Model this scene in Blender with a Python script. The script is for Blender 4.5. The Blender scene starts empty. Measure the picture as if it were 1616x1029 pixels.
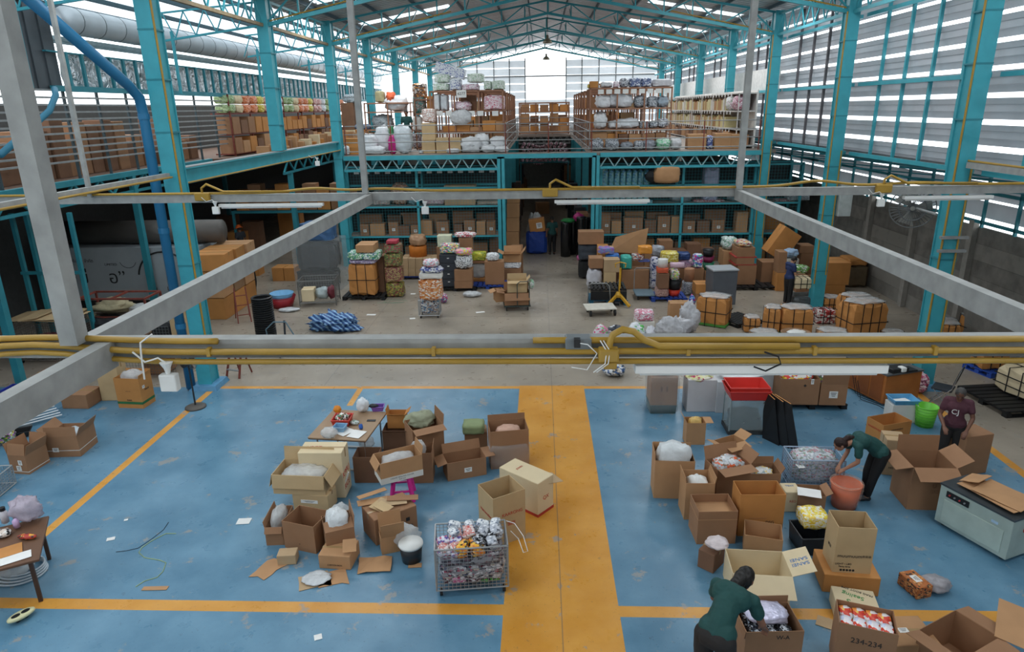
import bpy, math, random
from mathutils import Vector, Matrix, noise
S = bpy.context.scene
COL = S.collection
PI = math.pi
def rad(d): return d*PI/180
# ------------------------------------------------------------------ camera
FPX, YAW, PITCH, ROLL, CAMZ = 1067.98, -0.0442525, 0.3112911, 0.0173886, 6.5
def cam_axes():
    cy, sy, cp, sp = math.cos(YAW), math.sin(YAW), math.cos(PITCH), math.sin(PITCH)
    f = Vector((sy*cp, cy*cp, -sp)); r = Vector((cy, -sy, 0)); d = f.cross(r)
    cr, sr = math.cos(ROLL), math.sin(ROLL)
    return cr*r+sr*d, -sr*r+cr*d, f
CR, CD, CF = cam_axes()
cam = bpy.data.objects.new('camera', bpy.data.cameras.new('camera'))
COL.objects.link(cam)
cam.matrix_world = Matrix(((CR.x, -CD.x, -CF.x, 0), (CR.y, -CD.y, -CF.y, 0), (CR.z, -CD.z, -CF.z, CAMZ), (0, 0, 0, 1)))
cam.data.sensor_width = 36; cam.data.lens = FPX/1616*36; cam.data.clip_start = .05; cam.data.clip_end = 300
S.camera = cam
def ray(u, v): return CR*((u-808)/FPX)+CD*((v-514.5)/FPX)+CF
def at(u, v, z=0.0):
    d = ray(u, v); t = (z-CAMZ)/d.z
    return Vector((d.x*t, d.y*t, z))
def atY(u, v, Y):
    d = ray(u, v); t = Y/d.y
    return Vector((d.x*t, Y, CAMZ+d.z*t))
def atX(u, v, X):
    d = ray(u, v); t = X/d.x
    return Vector((X, d.y*t, CAMZ+d.z*t))
def px(p):
    w = Vector(p)-Vector((0, 0, CAMZ)); q = w.dot(CF)
    return w.dot(CR)/q*FPX+808, w.dot(CD)/q*FPX+514.5
def zat(p, v):
    """height above p at which the vertical line through p meets picture row v"""
    lo, hi = 0.0, 12.0
    for _ in range(40):
        m = (lo+hi)/2
        if px((p[0], p[1], m))[1] > v: lo = m
        else: hi = m
    return lo
# ------------------------------------------------------------------ daylight
W = bpy.data.worlds.new('daylight'); S.world = W; W.use_nodes = True
bg = W.node_tree.nodes['Background']; bg.inputs[0].default_value = (.90, .96, 1, 1); bg.inputs[1].default_value = 2.8
S.view_settings.view_transform = 'Standard'; S.view_settings.look = 'None'
S.view_settings.gamma = 1; S.view_settings.use_curve_mapping = False
S.view_settings.exposure = -0.03
def sky_lamp(name, x, y, z, sx, sy, power, rot=(0, 0, 0), col=(.93, .97, 1)):
    l = bpy.data.lights.new(name, 'AREA'); l.shape = 'RECTANGLE'; l.size = sx; l.size_y = sy; l.energy = power; l.color = col
    o = bpy.data.objects.new(name, l); o.location = (x, y, z); o.rotation_euler = rot; COL.objects.link(o)
    return o
RIDGE_X, RIDGE_Z, SLOPE = .4, 11.45, .17
def roof_z(x): return RIDGE_Z-SLOPE*abs(x-RIDGE_X)
BAYS = [-7.35, -.85, 5.65, 12.15, 18.65, 25.2, 31.7, 38.1, 44.6, 51.0, 57.2]
for by in BAYS:
    for sx in (-1, 1):
        xc = RIDGE_X+sx*6.2
        near = by < 22  # bays out of view: wider skylight lamps added to brighten the hall
        sky_lamp('skylight_stand_in_lamp', xc, by, roof_z(xc)-.12, 3.9 if not near else 4.6, .9 if not near else 2.6, (130 if by < 10 else 150) if near else 240,
                 (0, sx*math.atan(SLOPE), 0))
# ------------------------------------------------------------------ materials
def lin(c): return tuple((x/12.92 if x <= .04045 else ((x+.055)/1.055)**2.4) for x in c)
def hx(h): return lin(tuple(int(h[i:i+2], 16)/255 for i in (0, 2, 4)))
MATS = {}
def mat(h, rough=.7, metal=0, alpha=1, var=.12, scale=6, trans=0, name=None, bump=0, spec=.4):
    key = (h, rough, metal, alpha, var, scale, trans, bump)
    if key in MATS: return MATS[key]
    m = bpy.data.materials.new(name or 'paint_'+h); m.use_nodes = True
    nt = m.node_tree; b = nt.nodes['Principled BSDF']
    c = hx(h)
    b.inputs['Roughness'].default_value = rough; b.inputs['Metallic'].default_value = metal
    b.inputs['Alpha'].default_value = alpha; b.inputs['Specular IOR Level'].default_value = spec
    if var:
        tc = nt.nodes.new('ShaderNodeTexCoord'); n = nt.nodes.new('ShaderNodeTexNoise'); r = nt.nodes.new('ShaderNodeValToRGB')
        n.inputs['Scale'].default_value = scale; n.inputs['Detail'].default_value = 5
        nt.links.new(tc.outputs['Object'], n.inputs['Vector']); nt.links.new(n.outputs['Fac'], r.inputs['Fac'])
        r.color_ramp.elements[0].position = .3; r.color_ramp.elements[1].position = .7
        r.color_ramp.elements[0].color = tuple(x*(1-var) for x in c)+(1,)
        r.color_ramp.elements[1].color = tuple(min(1, x*(1+var)) for x in c)+(1,)
        nt.links.new(r.outputs['Color'], b.inputs['Base Color'])
        if bump:
            bp = nt.nodes.new('ShaderNodeBump'); bp.inputs['Strength'].default_value = bump; bp.inputs['Distance'].default_value = .02 if bump < .5 else .06
            nt.links.new(n.outputs['Fac'], bp.inputs['Height']); nt.links.new(bp.outputs['Normal'], b.inputs['Normal'])
    else:
        b.inputs['Base Color'].default_value = c+(1,)
    if trans:
        out = nt.nodes['Material Output']; t = nt.nodes.new('ShaderNodeBsdfTranslucent'); mx = nt.nodes.new('ShaderNodeMixShader')
        t.inputs[0].default_value = c+(1,); mx.inputs[0].default_value = trans
        nt.links.new(b.outputs[0], mx.inputs[1]); nt.links.new(t.outputs[0], mx.inputs[2]); nt.links.new(mx.outputs[0], out.inputs[0])
    MATS[key] = m
    return m
def patch_mat(name, cols, scale=8, rough=.45, alpha=1, kind='VORONOI'):
    """printed packs seen through plastic: cells of several colours"""
    if name in MATS: return MATS[name]
    m = bpy.data.materials.new(name); m.use_nodes = True; nt = m.node_tree; b = nt.nodes['Principled BSDF']
    b.inputs['Roughness'].default_value = rough; b.inputs['Alpha'].default_value = alpha
    tc = nt.nodes.new('ShaderNodeTexCoord'); v = nt.nodes.new('ShaderNodeTexVoronoi'); v.inputs['Scale'].default_value = scale*2.1; v.distance = 'MANHATTAN'; v.inputs['Randomness'].default_value = .8
    mp = nt.nodes.new('ShaderNodeMapping'); mp.inputs['Scale'].default_value = (1, 1, 1.7); mp.inputs['Rotation'].default_value = (.2, .3, .15)
    nt.links.new(tc.outputs['Object'], mp.inputs[0]); nt.links.new(mp.outputs[0], v.inputs['Vector'])
    sp = nt.nodes.new('ShaderNodeSeparateColor'); nt.links.new(v.outputs['Color'], sp.inputs[0])
    r = nt.nodes.new('ShaderNodeValToRGB'); r.color_ramp.interpolation = 'CONSTANT'
    nt.links.new(sp.outputs[0], r.inputs[0])
    e = r.color_ramp.elements
    while len(e) < len(cols): e.new(.5)
    for i, c in enumerate(cols):
        e[i].position = i/len(cols); e[i].color = hx(c)+(1,)
    nt.links.new(r.outputs[0], b.inputs['Base Color'])
    MATS[name] = m
    return m
TEAL = mat('3F9DAA', .45, 0, 1, .10, 3, name='teal_enamel')
TEALD = mat('2D7F8B', .5, 0, 1, .10, 3, name='teal_enamel_deep')
GREYST = mat('8F9190', .5, .2, 1, .12, 5, name='grey_galvanised')
YEL = mat('A68332', .4, 0, 1, .10, 4, name='yellow_conduit')
WHT = mat('E4E4E0', .4, 0, 1, .04, 4, name='white_plastic')
BLK = mat('1B1C1E', .5, 0, 1, .1, 6, name='black_plastic')
RUST = mat('7A3B30', .6, 0, 1, .2, 8, name='red_brown_paint')
SHEET = mat('8E9193', .45, .3, 1, .1, 2, name='roof_sheet')
CLEAR = mat('E2E5E5', .18, 0, .5, .12, 9, name='clear_film', bump=.5, spec=.6)
MILKY = mat('D3D6D8', .25, 0, .82, .14, 10, name='milky_film', bump=.6, spec=.6)
PAPER = mat('E9E8E4', .7, 0, 1, .04, 6, name='paper')
INK = mat('2B2A2A', .7, 0, 1, 0, name='black_print')
REDINK = mat('B5392B', .7, 0, 1, 0, name='red_print')
GREENINK = mat('2F8A4A', .7, 0, 1, 0, name='green_print')
BLUEINK = mat('3C78B4', .7, 0, 1, 0, name='blue_print')
TAPE = mat('A98B62', .25, 0, 1, .05, 5, name='brown_tape')
CB = {'brown': mat('9A7253', .8, 0, 1, .08, 3, name='brown_card'), 'dark': mat('7C5A44', .8, 0, 1, .1, 3, name='dark_card'),
      'tan': mat('B58A62', .8, 0, 1, .08, 3, name='tan_card'), 'orange': mat('C08448', .75, 0, 1, .08, 3, name='orange_card'),
      'beige': mat('C2A67D', .8, 0, 1, .07, 3, name='beige_card'), 'cream': mat('D9C6A2', .8, 0, 1, .05, 3, name='cream_card'),
      'pale': mat('B79B78', .8, 0, 1, .08, 3, name='pale_card'), 'white': mat('DCD9D2', .7, 0, 1, .05, 3, name='white_card')}
# ------------------------------------------------------------------ mesh helpers
class MB:
    def __init__(s): s.v = []; s.f = []; s.m = []; s.mi = 0; s.M = Matrix.Identity(4)
    def add(s, vs, fs):
        n = len(s.v); s.v += [tuple(s.M @ Vector(p)) for p in vs]; s.f += [tuple(i+n for i in f) for f in fs]; s.m += [s.mi]*len(fs); return s
    def box(s, c, d, rot=None, taper=1):
        hx_, hy, hz = d[0]/2, d[1]/2, d[2]/2
        P = [Vector((x*hx_*(taper if z < 0 else 1), y*hy*(taper if z < 0 else 1), z*hz)) for z in (-1, 1) for y in (-1, 1) for x in (-1, 1)]
        if rot is not None: P = [rot @ p for p in P]
        P = [p+Vector(c) for p in P]
        return s.add(P, [(0, 2, 3, 1), (4, 5, 7, 6), (0, 1, 5, 4), (2, 6, 7, 3), (0, 4, 6, 2), (1, 3, 7, 5)])
    def b2(s, a, b):
        return s.box([(a[i]+b[i])/2 for i in range(3)], [abs(b[i]-a[i]) for i in range(3)])
    def bar(s, a, b, w, h=None):
        a = Vector(a); b = Vector(b); d = b-a; L = d.length
        if L < 1e-6: return s
        q = d.to_track_quat('Y', 'Z').to_matrix()
        return s.box((a+b)/2, (w, L, h or w), q)
    def tube(s, pts, r, n=8, cap=True):
        pts = [Vector(p) for p in pts]; vs = []; fs = []
        rs = r if isinstance(r, (list, tuple)) else [r]*len(pts)
        up = Vector((0, 0, 1))
        for i, p in enumerate(pts):
            t = (pts[min(i+1, len(pts)-1)]-pts[max(i-1, 0)]).normalized()
            if abs(t.dot(up)) > .95: up = Vector((1, 0, 0)) if abs(t.x) < .9 else Vector((0, 1, 0))
            a = t.cross(up).normalized(); b = t.cross(a)
            up = -b if b.dot(up) < 0 else b
            if up.length < .5: up = Vector((0, 0, 1))
            b = up; a = t.cross(b).normalized()
            for k in range(n):
                an = 2*PI*k/n; vs.append(p+(a*math.cos(an)+b*math.sin(an))*rs[i])
        for i in range(len(pts)-1):
            for k in range(n):
                fs.append((i*n+k, i*n+(k+1) % n, (i+1)*n+(k+1) % n, (i+1)*n+k))
        if cap: fs.append(tuple(range(n-1, -1, -1))); fs.append(tuple((len(pts)-1)*n+k for k in range(n)))
        return s.add(vs, fs)
    def lathe(s, prof, c=(0, 0, 0), n=20, sx=1, sy=1):
        vs = []; fs = []
        for (r, z) in prof:
            for k in range(n):
                an = 2*PI*k/n; vs.append((c[0]+r*math.cos(an)*sx, c[1]+r*math.sin(an)*sy, c[2]+z))
        for i in range(len(prof)-1):
            for k in range(n): fs.append((i*n+k, i*n+(k+1) % n, (i+1)*n+(k+1) % n, (i+1)*n+k))
        fs.append(tuple(range(n-1, -1, -1))); fs.append(tuple((len(prof)-1)*n+k for k in range(n)))
        return s.add(vs, fs)
    def lump(s, c, d, seed=0, amp=.22, freq=1.6, n=14, m=20, flat=.5, boxy=0):
        """a soft heap: noisy ellipsoid with a flat foot; boxy>0 squares it"""
        vs = []; fs = []; off = Vector((seed*7.31, seed*3.17, seed*1.7))
        def P(th, ph):
            q = Vector((math.sin(th)*math.cos(ph), math.sin(th)*math.sin(ph), math.cos(th)))
            if boxy: q = q*((1-boxy)+boxy/max(abs(q.x), abs(q.y), abs(q.z)))
            k = 1+amp*noise.noise(q*freq+off)+amp*.6*(abs(noise.noise(q*freq*2.7+off))*2-.5)+amp*.3*noise.noise(q*freq*7+off)
            q = q*k
            if q.z < 0: q.z = max(q.z, -1)*(1 if boxy else flat*2 if q.z > -.5 else flat*2)
            return Vector((c[0]+q.x*d[0]/2, c[1]+q.y*d[1]/2, c[2]+max(0, d[2]/2+q.z*d[2]/2)))
        vs.append(P(0, 0))
        for i in range(1, n):
            for k in range(m): vs.append(P(PI*i/n, 2*PI*k/m))
        vs.append(P(PI, 0))
        for k in range(m): fs.append((0, 1+k, 1+(k+1) % m))
        for i in range(n-2):
            for k in range(m):
                a = 1+i*m; fs.append((a+k, a+m+k, a+m+(k+1) % m, a+(k+1) % m))
        a = 1+(n-2)*m; e = len(vs)-1
        for k in range(m): fs.append((a+k, e, a+(k+1) % m))
        return s.add(vs, fs)
    def build(s, name, ms, parent=None, smooth=False, bevel=0):
        me = bpy.data.meshes.new(name); me.from_pydata(s.v, [], s.f)
        for m in (ms if isinstance(ms, (list, tuple)) else [ms]): me.materials.append(m)
        for p, i in zip(me.polygons, s.m): p.material_index = i; p.use_smooth = smooth
        me.validate(); me.update()
        o = bpy.data.objects.new(name, me); COL.objects.link(o)
        if parent: o.parent = parent
        if bevel:
            b = o.modifiers.new('bevel', 'BEVEL'); b.width = bevel; b.segments = 2; b.limit_method = 'ANGLE'
        return o
def tag(o, label, cat, group=None, kind=None):
    if label: o['label'] = label
    if cat: o['category'] = cat
    if group: o['group'] = group
    if kind: o['kind'] = kind
    return o
def thing(name, label, cat, loc=(0, 0, 0), rz=0, group=None, rot=None):
    o = bpy.data.objects.new(name, None); COL.objects.link(o); o.empty_display_size = .1
    o.location = loc; o.rotation_euler = rot or (0, 0, rz)
    return tag(o, label, cat, group)
def struct(name, mb, m, **k):
    o = mb.build(name, m, **k); o['kind'] = 'structure'; return o
def dup(root, loc, rz=None, label=None, group=None):
    r = root.copy(); COL.objects.link(r); r.location = loc
    if rz is not None: r.rotation_euler = (0, 0, rz)
    if label: r['label'] = label
    if group: r['group'] = group
    for ch in list(root.children):
        c = ch.copy(); COL.objects.link(c); c.parent = r
        for g in ch.children:
            d = g.copy(); COL.objects.link(d); d.parent = c
    return r
def text(s, size, m, parent, loc, rot, name='printed_text', depth=.0015, sx=1):
    cu = bpy.data.curves.new(name, 'FONT'); cu.body = s; cu.size = size; cu.extrude = depth; cu.align_x = 'CENTER'; cu.align_y = 'CENTER'
    t = bpy.data.objects.new('tmp', cu); COL.objects.link(t)
    dg = bpy.context.evaluated_depsgraph_get(); me = bpy.data.meshes.new_from_object(t.evaluated_get(dg))
    bpy.data.objects.remove(t); me.materials.clear(); me.materials.append(m)
    o = bpy.data.objects.new(name, me); COL.objects.link(o); o.parent = parent; o.location = loc; o.rotation_euler = rot; o.scale = (sx, 1, 1)
    return o
ORD = ['first', 'second', 'third', 'fourth', 'fifth', 'sixth', 'seventh', 'eighth', 'ninth', 'tenth', 'eleventh', 'twelfth', 'thirteenth', 'fourteenth', 'fifteenth', 'sixteenth', 'seventeenth', 'eighteenth', 'nineteenth', 'twentieth']
def reps(name, mb, m, parent, offs):
    """one mesh, an object for each offset"""
    o = mb.build(name, m, parent); o.location = offs[0]
    for q in offs[1:]:
        c = o.copy(); COL.objects.link(c); c.parent = parent; c.location = q
    return o
# ------------------------------------------------------------------ floor
def floor_material():
    m = bpy.data.materials.new('painted_floor'); m.use_nodes = True; nt = m.node_tree; b = nt.nodes['Principled BSDF']; N = nt.nodes.new; Lk = nt.links.new
    geo = N('ShaderNodeNewGeometry'); sep = N('ShaderNodeSeparateXYZ'); Lk(geo.outputs['Position'], sep.inputs[0])
    X, Y = sep.outputs[0], sep.outputs[1]
    def mth(op, a, c=None):
        n = N('ShaderNodeMath'); n.operation = op
        for i, q in enumerate((a, c)):
            if q is None: continue
            if isinstance(q, (int, float)): n.inputs[i].default_value = q
            else: Lk(q, n.inputs[i])
        return n.outputs[0]
    def rng(s, lo, hi): return mth('MULTIPLY', mth('GREATER_THAN', s, lo), mth('LESS_THAN', s, hi))
    def nz(scale, det=6, rough=.6):
        n = N('ShaderNodeTexNoise'); n.inputs['Scale'].default_value = scale; n.inputs['Detail'].default_value = det; n.inputs['Roughness'].default_value = rough
        Lk(geo.outputs['Position'], n.inputs['Vector']); return n.outputs['Fac']
    def ramp(s, a, c, pa, pc):
        r = N('ShaderNodeValToRGB'); Lk(s, r.inputs[0]); e = r.color_ramp.elements
        e[0].position = pa; e[1].position = pc; e[0].color = a+(1,) if len(a) == 3 else a; e[1].color = c+(1,) if len(c) == 3 else c
        return r.outputs[0]
    def mix(f, a, c):
        n = N('ShaderNodeMix'); n.data_type = 'RGBA'
        if isinstance(f, (int, float)): n.inputs[0].default_value = f
        else: Lk(f, n.inputs[0])
        for k, q in ((6, a), (7, c)):
            if isinstance(q, tuple): n.inputs[k].default_value = q+(1,)
            else: Lk(q, n.inputs[k])
        return n.outputs[2]
    blue = ramp(nz(.9), hx('4C7892'), hx('6D95AD'), .35, .7)
    orange = ramp(nz(1.2), hx('C98A30'), hx('DA9F4A'), .35, .7)
    conc = ramp(nz(.45, 8), hx('8A8073'), hx('A89D8E'), .3, .7)
    paint = mth('MULTIPLY', rng(Y, -4, 15.3), rng(X, -16, 8.72))
    aisle = mth('MULTIPLY', rng(X, -.52, 1.05), mth('LESS_THAN', Y, 15.4))
    l1 = mth('MULTIPLY', mth('MAXIMUM', rng(X, -9, -.5), rng(X, 1.0, 8.9)), rng(Y, 7.47, 7.68))
    l2 = mth('MULTIPLY', rng(X, -8.2, 8.85), rng(Y, 15.2, 15.36))
    l3 = mth('MULTIPLY', rng(X, -8.2, -8.04), rng(Y, 7.5, 15.3))
    l4 = mth('MULTIPLY', rng(X, -4.5, -4.36), rng(Y, 14.2, 15.3))
    l5 = mth('MULTIPLY', rng(X, 8.7, 8.88), rng(Y, -4, 15.36))
    org = aisle
    for q in (l1, l2, l3, l4, l5): org = mth('MAXIMUM', org, q)
    c = mix(paint, conc, blue); c = mix(org, c, orange)
    # worn patches down to the concrete, dark scuffs, joints
    wear = ramp(nz(1.7, 9, .72), (0, 0, 0), (1, 1, 1), .60, .63)
    pn = mth('MAXIMUM', paint, org)
    c = mix(mth('MULTIPLY', wear, .75), c, hx('97928A'))
    sc = ramp(nz(7.5, 8, .75), (0, 0, 0), (1, 1, 1), .625, .65)
    c = mix(mth('MULTIPLY', sc, .38), c, hx('34404A'))
    fine = ramp(nz(34, 2, .5), (0, 0, 0), (1, 1, 1), .69, .72)
    c = mix(mth('MULTIPLY', fine, .5), c, hx('2E3A44'))
    jt = rng(X, .262, .278)
    for yy in (27.1, 21.2, 33.4):
        jt = mth('MAXIMUM', jt, mth('MULTIPLY', rng(Y, yy, yy+.03), rng(Y, 15.4, 60)))
    for xx in (-5.4, 5.6): jt = mth('MAXIMUM', jt, mth('MULTIPLY', rng(X, xx, xx+.02), mth('GREATER_THAN', Y, 15.4)))
    c = mix(mth('MULTIPLY', jt, .6), c, hx('5E5B55'))
    dirt = ramp(nz(.7, 9, .65), (0, 0, 0), (1, 1, 1), .45, .75)
    c = mix(mth('MULTIPLY', mth('MULTIPLY', dirt, mth('GREATER_THAN', Y, 15.36)), .35), c, hx('5C554B'))
    Lk(c, b.inputs['Base Color'])
    Lk(ramp(nz(3), (.24,)*3, (.42,)*3, .3, .7), b.inputs['Roughness']); b.inputs['Specular IOR Level'].default_value = .45
    bp = N('ShaderNodeBump'); bp.inputs['Strength'].default_value = .12; bp.inputs['Distance'].default_value = .01; Lk(nz(5), bp.inputs['Height']); Lk(bp.outputs[0], b.inputs['Normal'])
    return m
fb = MB(); fb.b2((-22, -6, -.2), (16, 62, 0)); struct('floor', fb, floor_material())

# ------------------------------------------------------------------ roof
LX, RX, HEAD = -8.3, 9.1, 9.0
COLY = [2.4, 8.9, 15.4, 21.95, 28.5, 34.8, 41.3, 47.9, 54.2]
def roof_holes(side):
    out = []
    for by in BAYS:
        a, b = RIDGE_X+side*4.25, RIDGE_X+side*8.15
        w = .9 if by > 22 else 2.6  # unseen near bays get made-up wider openings to match their added lamps
        out.append((min(a, b), max(a, b), by-w/2, by+w/2))
    return out
def roof_side(side):
    xe = LX-.7 if side < 0 else RX+.9
    mb = MB(); xs = sorted({RIDGE_X, RIDGE_X+side*4.25, RIDGE_X+side*8.15, xe}); ys = sorted({-11.0, 60.4} | {y for h in roof_holes(side) for y in h[2:]})
    H = roof_holes(side)
    for i in range(len(xs)-1):
        for j in range(len(ys)-1):
            xm, ym = (xs[i]+xs[i+1])/2, (ys[j]+ys[j+1])/2
            if any(h[0] < xm < h[1] and h[2] < ym < h[3] for h in H): continue
            # ribbed sheet: ribs run down the slope
            n = max(1, int((ys[j+1]-ys[j])/.35)); st = (ys[j+1]-ys[j])/n
            x0, x1 = xs[i], xs[i+1]; z0, z1 = roof_z(x0), roof_z(x1)
            for k in range(n):
                a = ys[j]+k*st
                P = [(a, 0), (a+st*.62, 0), (a+st*.72, .05), (a+st*.9, .05), (a+st, 0)]
                vs = []; fs = []
                for (y, dz) in P: vs += [(x0, y, z0+dz), (x1, y, z1+dz)]
                for q in range(4): fs.append((2*q, 2*q+1, 2*q+3, 2*q+2))
                mb.add(vs, fs)
    return mb
ROOFM = mat('A2A6A9', .4, .1, 1, .12, 1.2, name='dark_roof_sheet')
o = struct('ceiling', roof_side(-1), ROOFM); struct('ceiling', roof_side(1), ROOFM)
PANE = mat('F2F6F8', .6, 0, 1, .03, 2, trans=.85, name='skylight_sheet')
for sd, nm in ((-1, 'left'), (1, 'right')):
    for k, h in enumerate(roof_holes(sd)):
        mb = MB(); vs = []; n = 8
        for i in range(n+1):
            y = h[2]-.05+(h[3]-h[2]+.1)*i/n
            for x in (h[0]-.05, h[1]+.05): vs.append((x, y, roof_z(x)+.03+(.03 if i % 2 else 0)))
        mb.add(vs, [(2*i, 2*i+1, 2*i+3, 2*i+2) for i in range(n)])
        struct('window_%d' % (k*2+(1 if sd > 0 else 0)+1), mb, PANE)
# purlins run the length of the hall
for i, x in enumerate([-7.9, -6.4, -4.9, -3.4, -1.9, -.5, 1.3, 2.7, 4.2, 5.7, 7.2, 8.7]):
    mb = MB(); mb.b2((x-.03, -6, roof_z(x)-.14), (x+.03, 60, roof_z(x)-.03))
    tag(mb.build('roof_purlin', mat('3B5560', .6, .2, 1, .1, 2, name='dark_purlin')), '%s dark roof purlin from the left, running the length of the hall' % ORD[i], 'roof beam', 'roof purlins')

# ------------------------------------------------------------------ columns and roof trusses
def make_column(x, y, side, label, top=HEAD+.85, foot=.12):
    t = thing('steel_column', label, 'column', (x, y, 0), 0, 'teal columns')
    w, d = .34, .42
    mb = MB(); mb.b2((-w/2, -d/2, foot), (w/2, -d/2+.03, top)).b2((-w/2, d/2-.03, foot), (w/2, d/2, top)); mb.build('flange', TEAL, t)
    mb = MB(); mb.b2((-w/2+.03, -d/2+.03, foot), (-w/2+.06, d/2-.03, top)).b2((w/2-.06, -d/2+.03, foot), (w/2-.03, d/2-.03, top)); mb.build('web', TEAL, t)
    mb = MB()
    for z in (1.3, 3.1, 4.6, 6.1, 7.2, 8.2):
      if z > foot: mb.b2((-w/2-.008, -d/2-.008, z), (w/2+.008, d/2+.008, z+.035))
    mb.build('stiffener_plate', TEALD, t)
    if foot < 1: mb = MB(); mb.box((0, 0, .06), (.62, .66, .12), taper=1.12); mb.build('plinth', mat('5A90B4', .5, name='blue_plinth') if y < 20 else GREYST, t)
    return t
place = {0: 'off beside the camera', 2: 'nearest one in view', 3: 'second in view', 4: 'at the mezzanine edge', 5: 'first one behind the mezzanine edge', 6: 'second one behind the mezzanine edge', 7: 'third one behind the mezzanine edge', 8: 'farthest one'}
for i, y in enumerate(COLY):
    if i < 2: continue
    for x, nm in ((LX, 'left'), (RX, 'right')):
        t = make_column(x, y, 1 if x > 0 else -1, 'teal steel column on the %s side of the hall, %s' % (nm, place[i]), foot=5.34 if (i == 3 and x < 0) else .12)
        if i <= 4:
            s = 1 if x < 0 else -1
            if not (x < 0 and i >= 3):
                mb = MB(); mb.tube([(s*.2, -.2, .9), (s*.2, -.2, 9)], .022); mb.build('conduit', YEL, t)
                if x > 0: mb = MB(); mb.tube([(-s*.12, -.235, 1.2), (-s*.12, -.235, 5.1)], .022); mb.build('conduit', YEL, t)
def make_truss(y, label):
    t = thing('roof_truss', label, 'roof truss', (0, y, 0), 0, 'roof trusses')
    zr = 10.72
    def bot(x): return HEAD+(zr-HEAD)*(1-abs(x-RIDGE_X)/8.7)
    def top(x): return roof_z(x)-.18
    for sd, nm in ((-1, 'l'), (1, 'r')):
        xe = LX if sd < 0 else RX
        mb = MB(); mb.bar((xe, 0, bot(xe)), (RIDGE_X, 0, zr), .11, .11); mb.build('bottom_chord', TEAL, t)
        mb = MB(); mb.bar((xe, 0, top(xe)), (RIDGE_X, 0, top(RIDGE_X)), .08, .08); mb.build('top_chord', TEAL, t)
        mb = MB(); n = 8
        for k in range(n):
            xa = xe+(RIDGE_X-xe)*k/n; xb = xe+(RIDGE_X-xe)*(k+1)/n
            mb.bar((xa, 0, bot(xa)), (xa, 0, top(xa)), .05)
            if k % 2: mb.bar((xa, 0, top(xa)), (xb, 0, bot(xb)), .05)
            else: mb.bar((xa, 0, bot(xa)), (xb, 0, top(xb)), .05)
            # knee braces slanting back to the next bay
            if k % 2: mb.bar((xa, 0, bot(xa)), (xa, 1.7, top(xa)), .035)
        mb.build('lattice_web', TEAL, t)
    mb = MB(); mb.bar((RIDGE_X, 0, zr), (RIDGE_X, 0, top(RIDGE_X)), .09); mb.build('king_post', TEAL, t)
    mb = MB(); mb.tube([(LX+.2, -.07, bot(LX)+.12), (-3.4, -.07, bot(-3.4)+.12)], .02); mb.build('conduit', YEL, t); mb = MB(); mb.tube([(RX-.2, -.07, bot(RX)+.12), (5, -.07, bot(5)+.12)], .02); mb.build('conduit', YEL, t)
    return t
for i, y in enumerate(COLY):
    if i >= 2: make_truss(y, 'teal lattice roof truss across the hall, %s counting from the camera' % ORD[i-2])
# eaves girders along each column row
for x, nm in ((LX, 'left'), (RX, 'right')):
    for i in range(2, len(COLY)-1):
        y0, y1 = COLY[i]+.21, COLY[i+1]-.21
        t = thing('eaves_girder', 'teal lattice girder joining the heads of the %s columns, %s bay from the front' % (nm, ORD[i-2]), 'girder', (x, 0, 0), 0, 'eaves girders')
        c2 = mat('8C7A5C', .6, 0, 1, .25, 4, name='rusted_rail') if x < 0 else TEAL
        mb = MB(); mb.bar((0, y0, HEAD), (0, y1, HEAD), .09); mb.build('bottom_rail', c2, t)
        mb = MB(); mb.bar((0, y0, HEAD+.72), (0, y1, HEAD+.72), .07); mb.build('top_rail', TEAL, t)
        mb = MB(); n = 7
        for k in range(n):
            a = y0+(y1-y0)*k/n; b = y0+(y1-y0)*(k+1)/n
            mb.bar((0, a, HEAD), (0, (a+b)/2, HEAD+.72), .04).bar((0, (a+b)/2, HEAD+.72), (0, b, HEAD), .04)
        mb.build('lattice_web', TEAL, t)

# ------------------------------------------------------------------ walls
def louvre_wall(name, x, z0, z1, y0, y1, out, pitch=.55, m=None):
    mb = MB(); n = int((z1-z0)/pitch)
    for k in range(n+1):
        zt = z0+k*pitch
        # one lapped sheet, leaning out at the foot, with two ribs
        P = [(0, pitch*.8), (.02, pitch*.58), (.05, pitch*.56), (.05, pitch*.3), (.085, pitch*.27), (.12, 0)]
        vs = []; fs = []
        for (dx, dz) in P: vs += [(x+out*dx, y0, zt+dz), (x+out*dx, y1, zt+dz)]
        for q in range(len(P)-1): fs.append((2*q, 2*q+1, 2*q+3, 2*q+2))
        mb.add(vs, fs)
    return struct(name, mb, m)
LOUV = mat('A9ADB2', .4, .15, 1, .1, 1.5, trans=.10, name='louvre_sheet')
louvre_wall('wall_right_upper', RX+.55, 5.0, 9.85, -10, 60, 1, m=LOUV)
# studs and girts of the right cladding
k = 0
for i in range(1, len(COLY)):
    ya = COLY[i]; yb = COLY[i+1] if i+1 < len(COLY) else 60
    t = thing('wall_frame', 'frame of studs and teal rails behind the right louvres, %s bay from the camera' % ORD[i-1], 'wall frame', (RX, 0, 0), 0, 'right wall frames')
    mb = MB(); n = 5; mb.b2((.44, -.035, 5.0), (.52, .035, 9.75)); reps('stud', mb, TEAL if i < 3 else mat('5E5B5E', .6, name='grey_stud'), t, [(0, ya+(yb-ya)*q/n, 0) for q in range(1, n)])
    mb = MB(); mb.b2((.36, ya+.2, -.05), (.44, yb-.2, .05)); reps('rail', mb, TEAL, t, [(0, 0, 7.0), (0, 0, 5.01), (0, 0, 8.9)])
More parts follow.
